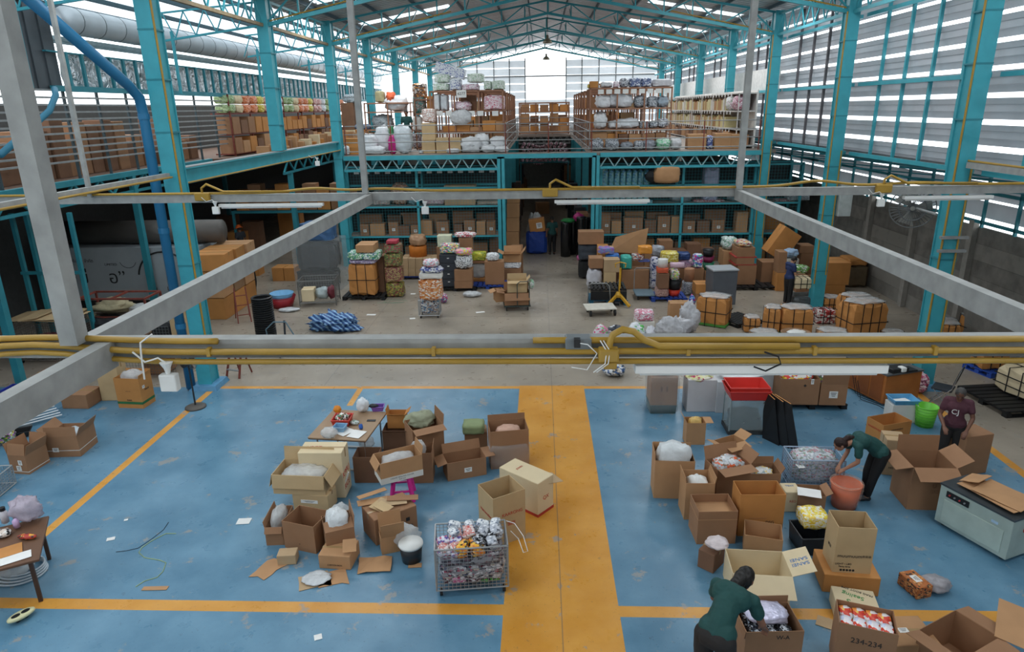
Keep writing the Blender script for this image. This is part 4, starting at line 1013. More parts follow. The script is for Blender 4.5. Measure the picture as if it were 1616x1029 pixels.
sheet('narrow cardboard strip lying near the orange cross line', at(245, 929), .36, .08, 'tan', .05)
paper('small white scrap on the blue floor, left of the lone paper', at(175, 851), .12, .09, .4); paper('tiny white scrap on the blue floor at the upper left', at(199, 821), .06, .05, .4)
paper('round pale scrap on the blue floor near the bottom', at(502, 1006), .1, .1, .4)
# twine on the floor
pts = [at(u, v, .006) for u, v in ((278, 842), (262, 842), (240, 853), (224, 864), (219, 872), (228, 880), (252, 884), (262, 888), (257, 902), (248, 911), (228, 917), (214, 926))]
mb = MB(); mb.tube(pts, .006, 5); tag(mb.build('plastic_twine', mat('9FB07A', .5, name='green_twine')), 'pale green twine curled on the blue floor', 'twine')
pts = [at(u, v, .006) for u, v in ((183, 871), (200, 869), (218, 865), (240, 850), (258, 836), (266, 824))]
mb = MB(); mb.tube(pts, .004, 5); tag(mb.build('black_string', BLK), 'thin black string lying beside the green twine', 'string')
# stool with the white-bottomed carton on it
p = at(634, 790); t = thing('plastic_stool', 'bright pink plastic stool under the open carton', 'stool', (p.x, p.y+.12, 0), .15)
PK = mat('D62C8E', .4, 0, 1, .05, 4, name='pink_plastic')
mb = MB(); mb.box((0, 0, .43), (.3, .3, .03)); mb.build('seat', PK, t, bevel=.01)
for sx in (-1, 1):
    for sy in (-1, 1):
        mb = MB(); mb.bar((sx*.19, sy*.19, 0), (sx*.13, sy*.13, .42), .055, .055); mb.build('leg', PK, t)
mb = MB()
for s_ in (-1, 1): mb.bar((-.165, s_*.165, .2), (.165, s_*.165, .2), .03).bar((s_*.165, -.165, .2), (s_*.165, .165, .2), .03)
mb.build('stretcher', PK, t)
carton('open carton with a white lower band, resting on the pink stool', (602, 766), (668, 749.5), 733, .42, z=.445, col='tan', flaps={'l': 150, 'r': 10}, flen=.15, band=(WP, .0, .11), marks=[('f', 0, .075, 'LIQUID SEALING COVER', .038, INK), ('f', 0, .035, 'fold out', .036, INK)])
inbag('clear cups and card inside the carton on the pink stool', 'open carton with a white lower band, resting on the pink stool', .9, .8, CLEAR, 5)
# boxes right of the table
carton('dark open carton with one cream flap, against the right side of the packing table', (606, 722), (646, 722), 681, .4, col='dark', flaps={'f': 60}, flen=.16)
carton('orange carton with flaps open, on top at the right of the packing table', (612, 676), (640, 676), 655, .26, z=.48, col='orange', flaps={'f': 60, 'r': 50, 'l': 10}, flen=.12)
carton('big brown carton with green cloth spilling over it', (655, 742), (703, 730), 680, .5, col='brown', flaps={'r': 5, 'f': 100}, flen=.2)
bag('sage green cloth spilling over the big brown carton', at(664, 672, .62), (.62, .5, .28), mat('9A9E84', .8, 0, 1, .12, 6, name='sage_cloth', bump=.6), 23, amp=.5, name='cloth', cat='cloth')
bag('clear bag drooping over the front of the big brown carton', at(664, 712, .45)+Vector((0, -.16, 0)), (.28, .16, .32), CLEAR, 25)
carton('brown carton standing on the floor behind the pink stool', (652, 763), (684, 762), 716, .4, col='brown', flaps={'r': 8}, flen=.1)
carton('dark low carton on the floor under the packing table', (560, 762), (598, 762), 722, .4, col='dark')
bag('bag of clear scraps under the packing table', at(590, 733, 0)+Vector((-.1, 0, .35)), (.3, .25, .25), CLEAR, 6)
carton('wide brown open carton right of the table with a white sticker', (707, 760), (768, 749), 732, .4, col='brown', flaps={'l': 105, 'r': 90, 'b': 25}, flen=.18, labels=[('f', .02, .17, .14, .09)])
carton('brown carton topped by a green cushion', (734, 714), (770, 712), 684, .35, col='brown', closed=True)
bag('folded green cushion on top of a brown carton', at(747, 684, .42)+Vector((0, .1, 0)), (.44, .38, .2), mat('8C9A70', .8, 0, 1, .1, 5, name='green_cushion', bump=.3), 2, amp=.08, name='cushion', cat='cushion', boxy=.75, rz=.05)
THIN = mat('C8D0D2', .08, 0, .22, .05, 9, name='thin_clear_film', bump=.5, spec=.9)
WRAPPED = carton('tall open carton wrapped in clear film beside the orange aisle', (775, 741), (835, 736), 682, .48, col='brown', flaps={'b': 5}, flen=.12)
b_ = BOXES['tall open carton wrapped in clear film beside the orange aisle']
mb = MB(); mb.lump((0, 0, .003), (b_[2]+.06, b_[3]+.06, .5), 3, .03, 3, 14, 30, boxy=.96); mb.build('plastic_wrap', THIN, WRAPPED, smooth=True)
inbag('card scraps inside the tall film-wrapped carton', 'tall open carton wrapped in clear film beside the orange aisle', .8, .8, mat('C9A28E', .7, name='pink_card'), 9)
carton('big open carton with red print, behind the wire trolley', (780, 865), (829.5, 847), 764+24, .5, col='beige', marks=[('f', .05, .52, 'KAARONG', .075, REDINK), ('f', .03, .34, '⊞⊞', .09, REDINK), ('l', 0, .5, 'Natrawadee', .07, REDINK)])
carton('cream carton with red print and an open end, lying across the orange aisle', (849, 817), (873.5, 800), 764, .86, col='cream', closed=True, tape=False, band=(mat('B33A30', .6, name='red_band'), .0, .05), marks=[('f', 0, .3, 'QX', .1, REDINK), ('t', 0, .15, 'JOHN', .06, REDINK), ('l', 0, .3, 'CHAIR', .06, REDINK)])
b_ = BOXES['cream carton with red print and an open end, lying across the orange aisle']
sheet('raised end flap of the cream carton on the aisle', at(868, 755, .48), .36, .3, 'pale', .75, (.15, .25), name='cardboard_flap')
# big wire trolley with bagged goods
A, B = at(690, 944, .0), at(803, 936, .0); rz = math.atan2((B-A).y, (B-A).x); w = (B-A).length; d = .62
c = (A+B)/2+Vector((-math.sin(rz), math.cos(rz), 0))*d/2
wire_cage('big wire mesh trolley full of bagged goods beside the orange aisle', (c.x, c.y, 0), w, d, .78, rz, z0=.12, s=.055, name='wire_trolley')
RT = Matrix.Rotation(rz, 3, 'Z')
GOODS = patch_mat('bagged_goods', ['3A3A44', '8E8A90', 'E8E6EA', '5C3A44', 'A8A4A8', '4A4E68', 'C9B9A8', 'B6546A', 'D8D4D6'], 9, .3)
ORB = patch_mat('orange_bags', ['E58A2A', 'F0A63A', '2A2624', 'E4762A', 'F2C23A'], 14, .3)
PNK = patch_mat('pink_bags', ['D97AA8', 'E8A8C4', 'EFE9EC', 'C65A8C'], 14, .3)
SILV = patch_mat('silver_bags', ['C9CCD2', '8E939C', 'E8EAEE', '5A5E68', 'B2B6C0'], 12, .25)
def intr(dx, dy, z): v = RT @ Vector((dx*w, dy*d, 0)); return (c.x+v.x, c.y+v.y, z)
bag('bottom layer of mixed bagged goods in the big wire trolley', intr(0, 0, .14), (w*.93, d*.9, .3), GOODS, 31, .12, name='bagged_goods', cat='goods', rz=rz, boxy=.6)
bag('pink packs low at the front of the big wire trolley', intr(-.17, -.3, .16), (.3, .2, .14), PNK, 32, name='bagged_goods', cat='goods', rz=rz)
bag('green topped packs low at the front right of the big wire trolley', intr(.22, -.32, .15), (.34, .16, .1), patch_mat('green_black', ['4FA83A', '22221F', '7FC05A', '22221F'], 12), 33, name='bagged_goods', cat='goods', rz=rz)
bag('middle layer of grey bagged goods in the big wire trolley', intr(.0, .02, .42), (w*.92, d*.88, .2), patch_mat('grey_goods', ['6A6870', '4A4850', '9A98A0', '3A343A', '7A5A64', 'B0AEB4'], 8, .3), 34, .14, name='bagged_goods', cat='goods', rz=rz, boxy=.6)
V2 = patch_mat('violet_white', ['E8E4EC', '6A5AA0', 'C94A6A', 'D8D4E0'], 14, .3); RW = patch_mat('red_white', ['E8DAD6', 'C9443A', 'F0ECEA', 'D89A92'], 12, .3); GB = patch_mat('grey_blue', ['9AA2AC', 'C9CED6', '5A6A84', 'E8EAEC'], 12, .3); BW = patch_mat('black_white', ['1E2024', '8A8C92', '26282E', 'E4E6EA'], 16, .25)
def hp(dx, dy, ww, dd, z, L, ms, what, sd): heap('%s in the top heap of the big wire trolley' % what, '%s of the big wire trolley' % what, intr(dx, dy, 0), rz, ww, dd, z, L, (.17, .13, .06), ms, seed=sd)
hp(-.3, -.12, .34, .34, .60, 2, [V2, RW], 'small white and violet pack', 3); hp(-.02, -.22, .36, .26, .61, 2, [ORB], 'small orange pack', 4)
hp(.2, .02, .36, .34, .62, 2, [SILV, BW], 'small silver or black pack', 5); hp(-.12, .28, .42, .28, .62, 3, [RW, GB], 'small red and white pack', 6); hp(.28, .3, .36, .26, .62, 3, [GB, SILV], 'small grey and blue pack', 7)
pts = [at(799, 822, .75), at(812, 826, .85), at(826, 846, .75), at(833, 870, .6), at(826, 872, .58), at(818, 850, .65), at(806, 838, .78)]
mb = MB(); mb.tube(pts, .006, 6); tag(mb.build('cable_tie', WHT), 'white cord looping off the right rim of the big wire trolley', 'cord')
p = at(538, 782); t = thing('plastic_pole', 'thin white pole leaning against the printed carton', 'pole', p)
mb = MB(); q = atY(550, 745, p.y-.02)-p; mb.tube([(0, 0, 0), tuple(q)], .012, 8); mb.build('pole', WHT, t)

# ------------------------------------------------------------------ front left
carton('open brown carton with strapping, at the left edge near the tubes', (19, 747), (46.5, 749), 718, .5, col='brown', flaps={'f': -15, 'l': 12, 'r': 20, 'b': 18}, flen=.22, labels=[('f', .0, .12, .1, .1), ('f', .05, .24, .08, .1)], band=(WP, .12, .012))
carton('open brown carton with strapping and a white pack inside, right of its twin', (77.6, 722), (128, 720.5), 690, .62, col='brown', flaps={'f': -5, 'l': 40, 'r': 25}, flen=.2, labels=[('f', -.15, .16, .12, .09)], band=(WP, .3, .012))
inbag('flat white packs inside the right strapped carton', 'open brown carton with strapping and a white pack inside, right of its twin', .85, .7, mat('C9D2D8', .4, name='pale_pack'), 3)
carton('flat brown parcel wrapped in clear film by the wire cage', (99, 645), (140, 645.5), 623, .55, col='brown', closed=True)
carton('dark brown carton behind the wrapped parcel', (59, 634), (96, 633), 594, .5, col='dark', closed=True, marks=[('f', 0, .4, 'THAI', .08, INK)])
carton('tall beige carton with a black swirl mark', (161, 633), (194, 632), 572, .42, col='beige', closed=True, labels=[('f', -.05, .78, .2, .1)])
b_ = BOXES['tall beige carton with a black swirl mark']
carton('orange carton with a green band and clear film on top', (188, 643.5), (227, 645), 597, .45, col='orange', flaps={'b': 4, 'r': 12}, flen=.08, band=(mat('2F6B3F', .6, name='dark_green'), .14, .06), marks=[('f', 0, .42, '• • •', .07, INK), ('f', 0, .2, 'NAK', .06, INK), ('r', 0, .42, 'MADE', .06, INK)], labels=[('r', -.1, .5, .08, .07)])
inbag('clear film crumpled on top of the green-banded orange carton', 'orange carton with a green band and clear film on top', .95, .6, CLEAR, 8, up=.12)
tub('dark blue crate at the far left, half behind the long beam', at(34, 634), .6, .45, .36, mat('1F2F8A', .4, name='navy_plastic'), 0, name='plastic_crate', cat='crate')
carton('flat orange carton behind the silver tubes at the left edge', (2, 655), (40, 652), 640, .4, col='orange', closed=True, tape=False)
t = thing('metal_tubes', 'bundle of silver tubes lying at the left edge', 'tubes', (0, 0, 0))
for i in range(7):
    a = at(-60, 678+i*3.0, .30-.035*i); b = at(80+i*3, 634+i*3.4, .30-.035*i); mb = MB(); mb.tube([a, b], .026 if i == 0 else .018, 8); mb.build('tube', mat('C9CCCE', .3, .7, 1, .06, 4, name='silver_tube') if i else WHT, t)
tub('low black crate propping the bundle of silver tubes', at(20, 690), .7, .3, .12, BLK, .5, name='plastic_crate', cat='crate')
bag('pack of flowers and coloured paper at the left edge behind the cartons', at(8, 700, 0), (.45, .4, .38), patch_mat('flowers', ['DCE3DF', '5F7F3A', 'B56AA8', '33402A', 'D8D23A'], 12), 7, name='bagged_goods', cat='goods')
wire_cage('edge of a wire basket at the left border below the strapped cartons', (at(-22, 778).x, at(-22, 778).y, 0), .7, .6, .38, .1, z0=.02, s=.05, wheels=False, cat='basket')
# sorting table bottom left
C1 = at(60, 868, .7); t = thing('sorting_table', 'brown table cut off by the lower left edge, covered with paper and bags', 'table', (C1.x, C1.y, 0), rad(30))
mb = MB(); mb.b2((-1.3, -.25, .66), (.04, .95, .7)); mb.build('tabletop', mat('6B4C38', .6, 0, 1, .1, 2, name='brown_top'), t, bevel=.01)
for (x, y) in ((-.08, -.18), (-.08, .88), (-1.2, -.18), (-1.2, .88)):
    mb = MB(); mb.b2((x-.025, y-.025, 0), (x+.025, y+.025, .66)); mb.build('leg', mat('4A3428', .6, name='dark_leg'), t)
paper('white paper at the edge of the sorting table', at(15, 884, .702), .5, .2, rad(38)); paper('orange envelope on the sorting table', at(8, 872, .706), .4, .28, rad(38), m=CB['orange'])
bag('large clear bag on the sorting table', at(46, 822, .72), (.42, .38, .42), mat('C8B8C4', .2, 0, .65, .15, 9, name='pinkish_film', bump=.6), 14, amp=.4)
mb = MB(); mb.lathe([(.05, 0), (.055, .17), (.035, .19), (.035, .2), (.001, .2)], n=18); o = mb.build('spray_bottle', mat('D9D6DC', .4, name='bottle_white'), smooth=True); o.location = at(9, 824, .74); tag(o, 'white bottle with black cap on the sorting table', 'bottle')
mb = MB(); mb.lathe([(.04, 0), (.04, .05)], n=16); q = mb.build('cap', BLK, o); q.location = (0, 0, .2)
mb = MB(); mb.lathe([(.04, 0), (.045, .11), (.02, .14), (.001, .145)], n=16); o = mb.build('bottle', mat('D6B8E0', .4, name='lilac'), smooth=True); o.location = at(27, 832, .73); tag(o, 'lilac bottle beside the clear bag on the sorting table', 'bottle')
bag('red and yellow packets at the corner of the sorting table', at(44, 850, .705), (.26, .12, .07), patch_mat('red_yellow', ['B03A2C', 'E8B23A', '2A2624', 'B03A2C'], 14), 9, name='packet', cat='packet')
bag('small beige and black packs at the back of the sorting table', at(5, 846, .705), (.24, .2, .1), patch_mat('beige_black', ['D8C8BC', '222222', 'E8E4E0'], 12), 10, name='packet', cat='packet')
p = at(38, 905); mb = MB()
for k in range(4): mb.tube([(p.x-.05+(.36-.02*k)*math.cos(a*PI/18), p.y+.02*k+(.3-.02*k)*math.sin(a*PI/18), .02+.025*k) for a in range(37)], .014, 6, cap=False)
tag(mb.build('hose_coil', mat('C9D4DC', .3, 0, .9, .08, 5, name='clear_hose'), smooth=True), 'coil of clear hose on the floor under the sorting table', 'hose')
bag('bag of clear film inside the hose coil under the sorting table', (p.x-.1, p.y, .0), (.5, .4, .26), CLEAR, 27)
A, B = at(13, 990), at(57, 966); dd = B-A; rz = math.atan2(dd.y, dd.x); L = dd.length; cc = (A+B)/2
t = thing('caster_board', 'cream plastic two-footed board with black oval pads on the floor at the lower left', 'board', (cc.x, cc.y, 0), rz)
CRM = mat('D8D4A8', .4, name='cream_plastic')
mb = MB()
mb.lathe([(.4, .05), (.5, .065), (.5, .085), (.44, .1), (.001, .1)], (0, 0, 0), 32, L, .17); mb.build('deck', CRM, t, smooth=True)
for sx in (-1, 1):
    mb = MB(); mb.lathe([(.036, .095), (.036, .106), (.001, .106)], (sx*(L/2-.11), 0, 0), 20, 1.5, .95); mb.build('foot_pad', BLK, t)
    mb = MB(); mb.tube([(sx*(L/2-.12), -.015, .032), (sx*(L/2-.12), .015, .032)], .032, 12); mb.bar((sx*(L/2-.12), 0, .03), (sx*(L/2-.12), 0, .07), .03); mb.build('wheel', BLK, t)
# pedestal fan by the near left column
def fan(label, p, hgt, face, r=.26, base=.23, name='pedestal_fan', m=None):
    m = m or mat('2A2C2E', .4, name='fan_black')
    t = thing(name, label, 'fan', p); f = Vector(face).normalized()
    mb = MB(); mb.lathe([(base, 0), (base, .03), (base*.8, .05), (.03, .07)], n=28); mb.build('base', mat('55504A', .5, name='fan_base'), t, smooth=True)
    mb = MB(); mb.tube([(0, 0, .05), (0, 0, hgt)], .02, 10); mb.build('pole', m, t)
    fan_head(t, Vector((0, 0, hgt)), f, r, m); return t
def fan_head(t, o, f, r, m):
    Q = f.to_track_quat('Z', 'Y').to_matrix().to_4x4(); M = Matrix.Translation(o) @ Q
    mb = MB(); mb.M = M; mb.lathe([(.07, -.16), (.075, -.04), (.05, 0)], n=16); mb.build('motor', m, t, smooth=True)
    mb = MB(); mb.M = M
    for s_ in (-1, 1):
        for k in range(36):
            a = 2*PI*k/36; ca, sa = math.cos(a), math.sin(a)
            mb.tube([(.05*ca, .05*sa, .05*s_+.05), (r*.6*ca, r*.6*sa, .07*s_+.05), (r*ca, r*sa, .05)], .003 if r < .4 else .006, 4)
    for rr, zz in ((r, .05), (r*.6, .12), (r*.6, -.02)): mb.tube([(rr*math.cos(a*PI/20), rr*math.sin(a*PI/20), zz) for a in range(41)], .005 if r < .4 else .014, 5, cap=False)
    mb.build('guard', mat('6A6C6C', .4, .5, name='fan_wire'), t)
    mb = MB(); mb.M = M
    for k in range(3):
        a = 2*PI*k/3; vs = []
        for (rr, aa, z) in ((.04, -.3, .02), (r*.9, -.1, .03), (r*.92, .7, .08), (.04, .5, .07)): vs.append((rr*math.cos(a+aa), rr*math.sin(a+aa), z))
        vs += [(x, y, z+.004) for (x, y, z) in vs]; mb.add(vs, [(0, 1, 2, 3), (7, 6, 5, 4), (0, 4, 5, 1), (1, 5, 6, 2), (2, 6, 7, 3), (3, 7, 4, 0)])
    mb.build('blade', m, t)
    mb = MB(); mb.M = M; mb.lathe([(.05, .1), (.05, .13), (.001, .135)], n=14); mb.build('hub_cap', m, t)
p = at(309, 643); fan('black pedestal fan with a grey round base beside the near left column', p, 1.12, (.3, 1, .1), .2)
# ------------------------------------------------------------------ front right
carton('tall tan carton with a white sheet of plastic on top, leftmost of the right heap', (1031, 786), (1093, 788), 727, .46, col='tan', flaps={'l': 3, 'b': 4}, flen=.12)
inbag('heap of white plastic wrap on the leftmost tall carton', 'tall tan carton with a white sheet of plastic on top, leftmost of the right heap', 1.05, .4, mat('D6DADB', .4, 0, 1, .08, 6, name='white_plastic_wrap', bump=.6), 3, up=.22)
carton('open tan carton with white foam inside, second down the left side of the right heap', (1079, 820), (1124, 820), 763, .44, col='tan', flaps={'l': 6, 'r': 12}, flen=.1)
inbag('white foam inside the second open carton of the right heap', 'open tan carton with white foam inside, second down the left side of the right heap', .9, .9, WHT, 5)
carton('empty open brown carton in the middle of the right heap', (1099, 859), (1160, 858), 808, .5, col='brown', band=(CB['tan'], .74, .01))
carton('large empty orange carton with its front wall showing', (1163, 846), (1233, 846), 781, .42, col='orange', marks=[('f', .14, .25, 'DSG', .07, INK), ('f', -.05, .33, '———', .09, CB['brown'])])
carton('empty open tan carton turned cornerwise beside the large orange one', (1172, 876), (1232, 886), 868, .42, h=.36, col='tan')
carton('wrapped brown parcel with pinkish film at the left of the right heap', (1100, 894), (1125, 906), 866, .34, col='dark', closed=True)
bag('pinkish white film on top of the wrapped brown parcel', at(1132, 862, .38), (.34, .3, .12), mat('E0D2D2', .3, 0, .9, .1, 9, name='pink_film', bump=.5), 6)
# carton with printed flap and goods, near the bending woman at the bottom
carton('cream carton with blue SANEI print on its flap, in front of the empty cartons', (1152, 948), (1246, 954), 905, .55, col='cream', flaps={'r': 70, 'f': 120}, flen=.32)
b_ = BOXES['cream carton with blue SANEI print on its flap, in front of the empty cartons']
tt = [o for o in COL.objects if o.get('label', '').startswith('cream carton with blue SANEI')][0]
for o in tt.children:
    if o.name.startswith('flap') and abs(o.location.x-b_[2]/2) < .02:
        for i, s_ in enumerate(('SANEI', 'SANEI')):
            text(s_, .09, BLUEINK, o, (-.04+.1*i-.02, .006, .16), (PI/2, PI/2, PI), depth=.001)
carton('brown carton of dark glittery packs that the bending woman fills', (1172, 1052), (1262, 1050), 998, .5, col='brown', flaps={'b': 2, 'l': 170}, flen=.1, marks=[('f', .1, .42, 'W-A', .08, INK)])
b_ = BOXES['brown carton of dark glittery packs that the bending woman fills']; heap('dark glittery pack in the carton before the bending woman', 'glittery packs before the bending woman', b_[0], b_[1], b_[2]-.14, b_[3]-.16, b_[4]-.26, 3, (.15, .11, .06), [patch_mat('glitter', ['1E2026', '5A5E66', 'C9CCD4', '2E3038', '8FA0B0', '16171A'], 22, .2), patch_mat('glitter2', ['26282E', '8A8E98', '16171A', 'D0D4DA'], 26, .2)], seed=8)
inbag('shiny lilac foil pack lying on the dark packs', 'brown carton of dark glittery packs that the bending woman fills', .85, .14, mat('C9C6DC', .25, .3, 1, .1, 8, name='lilac_foil', bump=.5), 9, dy=.14, up=.06, name='foil_pack', cat='pack')
# printed carton on the orange one
carton('orange carton lying under the printed carton', (1297, 934), (1386, 942), 906, .58, col='orange', closed=True, tape=False)
zz = BOXES['orange carton lying under the printed carton'][4]
carton('open tan carton with a house logo and print, standing on the orange carton', (1313, 902.5), (1373, 906), 832, .42, z=zz, col='beige', marks=[('f', -.05, .27, 'muumuum', .075, INK), ('f', -.12, .14, 'LIGHT • LED', .04, INK), ('f', -.1, .1, 'Fancy lamp', .035, INK), ('f', -.06, .04, '●●●●●', .045, INK), ('f', .17, .27, '≡≡≡', .07, INK), ('l', 0, .3, 'SIZE', .06, INK)])
carton('cream carton with green Sealing print, tipped on its side', (1316, 975), (1385, 985), 952, .36, col='cream', closed=True, tape=False, marks=[('t', -.02, .02, 'Sealing', .1, GREENINK, PI-.35), ('t', .05, .12, 'FRAG BOOT 20*8', .05, INK, PI-.35), ('t', -.1, -.1, 'S', .12, GREENINK, PI-.35)])
sheet('open flap of the tipped Sealing carton on the floor', at(1308, 985), .3, .2, 'pale', -.5)
carton('brown carton of red and white snack packs with black handwriting', (1312, 1058), (1404, 1080), 982, .42, col='brown', marks=[('f', 0, .5, '234-234', .1, INK)])
b_ = BOXES['brown carton of red and white snack packs with black handwriting']; heap('red and white snack pack packed in the handwritten carton', 'snack packs in the handwritten carton', b_[0], b_[1], b_[2]-.06, b_[3]-.06, b_[4]-.24, 2, ((b_[2]-.07)/4.05, (b_[3]-.07)/2.05, .1), [patch_mat('snacks', ['E8E0DC', 'D8452E', 'F0ECEA', 'E88A3A', 'D8D4E4', 'C93A2C', 'F0C65A'], 9, .25), patch_mat('snacks2', ['E8E0E4', 'D8452E', 'C8D0E8', 'F0ECEA'], 9, .25)], seed=3, jit=.25)
box3('large open carton with drooping flaps at the lower right', (4.93, 6.70, 0), (.72, .52, .5), rad(29), col='brown', flaps={'l': 75, 'r': 100, 'f': 95}, flen=.27)
carton('flat tan carton lying left of the large open one at the lower right', (1395, 1052), (1480, 1050), 1020, .5, col='tan', closed=True, labels=[('t', 0, 0, .12, .08)])
sheet('big loose cardboard panel at the lower right corner', at(1612, 990, .52), .5, .7, 'tan', -.6, (.1, .1))
carton('orange and black pack of small boxes alone on the blue floor', (1415, 920), (1446, 947), 899, .24, h=.19, col=patch_mat('hand_soap', ['B8682E', 'B8703A', '2A2420', 'B8682E', 'D89A5A', 'A85E2A'], 16), closed=True, tape=False, labels=[('t', 0, 0, .14, .1)], name='goods_pack', cat='pack')
bag('grey plastic bag beside the orange and black pack', at(1474, 930), (.42, .32, .2), mat('A8A4A8', .3, 0, .85, .12, 9, name='grey_film', bump=.5), 16)
# crates, small cartons around the basket
tub('black crate with a yellow pack on it, left of the printed carton', at(1278, 862), .5, .5, .3, mat('2A2E33', .4, name='charcoal_plastic'), .05, name='plastic_crate', cat='crate', taper=.92)
bag('clear tray of yellow fruit-coloured packs on the black crate', at(1281, 826, .3), (.4, .38, .22), patch_mat('yellow_pack', ['F0D84A', 'F4EAB0', 'E8C23A', 'F0EEE4'], 14, .25), 3, boxy=.8, amp=.06, name='goods_pack', cat='pack')
paper('white paper lying on the cartons behind the yellow pack', at(1277, 778, .42), .36, .26, -.3)
carton('small cream carton with a red mark behind the large orange carton', (1236, 808), (1262, 808), 777, .3, col='cream', closed=True, tape=False, marks=[('f', 0, .2, 'RED', .06, REDINK), ('t', 0, .05, 'TEXT', .06, BLUEINK)])
carton('low brown open carton under the white paper', (1258, 812), (1300, 814), 782, .36, col='brown', flaps={'r': 60}, flen=.12)
carton('open brown carton with papers, behind the large empty orange carton', (1180, 790), (1228, 790), 748, .38, col='brown', flaps={'b': 10, 'r': 30}, flen=.12)
inbag('papers and a yellow pack in the open carton behind the orange one', 'open brown carton with papers, behind the large empty orange carton', .9, .9, patch_mat('papers', ['E4E4E0', 'D8D8D4', 'E8C86A', '9FB4B8'], 9), 6)
carton('crumpled carton with flaps and clear film in the middle of the right heap', (1128, 800), (1180, 790), 742, .4, col='brown', flaps={'f': 95, 'b': 20, 'r': 40}, flen=.22)
inbag('clear film and an orange pack in the crumpled carton', 'crumpled carton with flaps and clear film in the middle of the right heap', 1.0, .7, patch_mat('film_orange', ['C9CDD0', 'E0E2E4', 'E8693A', '9A7A60', 'B8BCC0'], 9, .25), 8, up=.1)
carton('tan carton tipped on the film heap with two flaps spread', (1140, 745), (1172, 735), 705, .28, z=.32, col='tan', flaps={'f': 100, 'l': 70, 'r': 60}, flen=.18)
bag('brown paper heap between the crumpled carton and the orange carton', at(1165, 790, 0)+Vector((.05, .25, 0)), (.5, .4, .5), mat('7A6450', .7, 0, 1, .2, 9, name='brown_wrap', bump=.7), 18)
carton('small carton with yellow packs in front of the white bins', (1082, 702), (1112, 702), 668, .3, col='tan', flaps={'r': 90, 'l': 30}, flen=.15)
inbag('yellow packs in the small carton before the white bins', 'small carton with yellow packs in front of the white bins', .9, .95, mat('D8B46A', .5, 0, 1, .2, 9, name='yellow_pack_soft'), 6, up=.06)
0 and bag('reddish brown paper heap on the white plastic wrap', at(1070, 700, .5), (.4, .24, .1), mat('A8705A', .7, name='red_brown_paper', bump=.4), 4)
# wire basket with bags in front of the bending woman
A, B = at(1247, 778), at(1330, 780); rz = math.atan2((B-A).y, (B-A).x)
BLW = mat('4A7AB0', .4, .2, name='blue_wire')
wire_cage('tall wire trolley with a blue frame before the bending woman in green', ((A.x+B.x)/2, A.y+.28, 0), (B-A).length, .5, .62, rz, z0=.1, s=.055, name='wire_trolley', m=mat('9FB0C4', .4, .4, 1, .1, 5, name='bluish_wire'))
mb = MB(); q = ((A.x+B.x)/2, A.y+.28)
bag('clear bags of small goods filling the blue framed trolley', (q[0], q[1], .13), ((B-A).length*.92, .46, .56), patch_mat('clear_goods', ['C9CDD2', 'DADDE0', 'A8AEB4', 'C98A94', '8FA08C', 'D8DADC'], 12, .25, .85), 41, .16, name='bagged_goods', cat='goods', boxy=.5)
paper('white tag on the front of the blue framed trolley', at(1262, 735, .5)+Vector((0, -.02, 0)), .12, .14, .2)
p = at(1331, 797); t = tub('round orange lined bin wrapped in clear film below the woman in green', (p.x, p.y, 0), .48, .48, .42, mat('E05A1E', .4, name='orange_plastic'), round_=True, taper=.8, name='round_bin', cat='bin')
mb = MB(); mb.lathe([(.2, 0), (.25, .2), (.27, .44), (.25, .47), (.22, .42)], n=24); mb.build('film_liner', mat('E0B8A0', .12, 0, .28, .1, 9, name='film_liner', bump=.6), t, smooth=True)
# big open carton, green cartons
carton('very large open brown carton that the man in maroon reaches into', (1430, 804), (1498, 806), 738, .62, col='brown', flaps={'f': 115, 'b': 5, 'l': 100, 'r': 60}, flen=.28, marks=[('f', .1, .45, 'U ▮', .1, CB['dark']), ('f', .05, .35, '◫◫', .09, CB['dark'])])
carton('brown carton behind the man in maroon', (1514, 752), (1556, 746), 690, .42, col='brown', closed=True, tape=False)
carton('open orange carton with its corner forward, left of the blue topped bin', (1389, 708), (1433, 700), 664, .42, h=.5, col='orange', z=0.02, marks=[('f', 0, .36, 'KHWANRUENG', .04, INK), ('l', 0, .35, 'KHAKIWAN', .06, REDINK)], flaps={})
carton('beige carton beside the very large open carton', (1391, 749), (1424, 752), 694, .4, col='pale', closed=True, marks=[('f', -.05, .32, '◔', .1, INK), ('f', 0, .15, 'FIRST ◢', .05, INK)])
carton('white storage box under the blue tray', (1405, 668), (1446, 668), 640, .34, col='white', closed=True, tape=False)
zz = BOXES['white storage box under the blue tray'][4]; b_ = BOXES['white storage box under the blue tray']
tub('blue tray with white papers on the storage box', (b_[0].x, b_[0].y, zz+.002), .52, .38, .1, mat('5FA0C8', .4, name='sky_blue_plastic'), b_[1], name='plastic_tray', cat='tray')
paper('white papers in the blue tray', (b_[0].x, b_[0].y, zz+.03), .3, .22, .2)
p = at(1458, 671); t = tub('lime green round laundry basket beside the blue topped bin', (p.x, p.y, 0), .42, .42, .44, mat('6CC23A', .4, name='lime_plastic'), round_=True, taper=.8, name='laundry_basket', cat='basket')
mb = MB()
for k in range(6): mb.tube([((.175+.033*k/6)*math.cos(a*PI/12), (.175+.033*k/6)*math.sin(a*PI/12), .06+.06*k) for a in range(25)], .005, 5, cap=False)
mb.build('slat_ring', mat('4F9A2C', .4, name='lime_deep'), t)
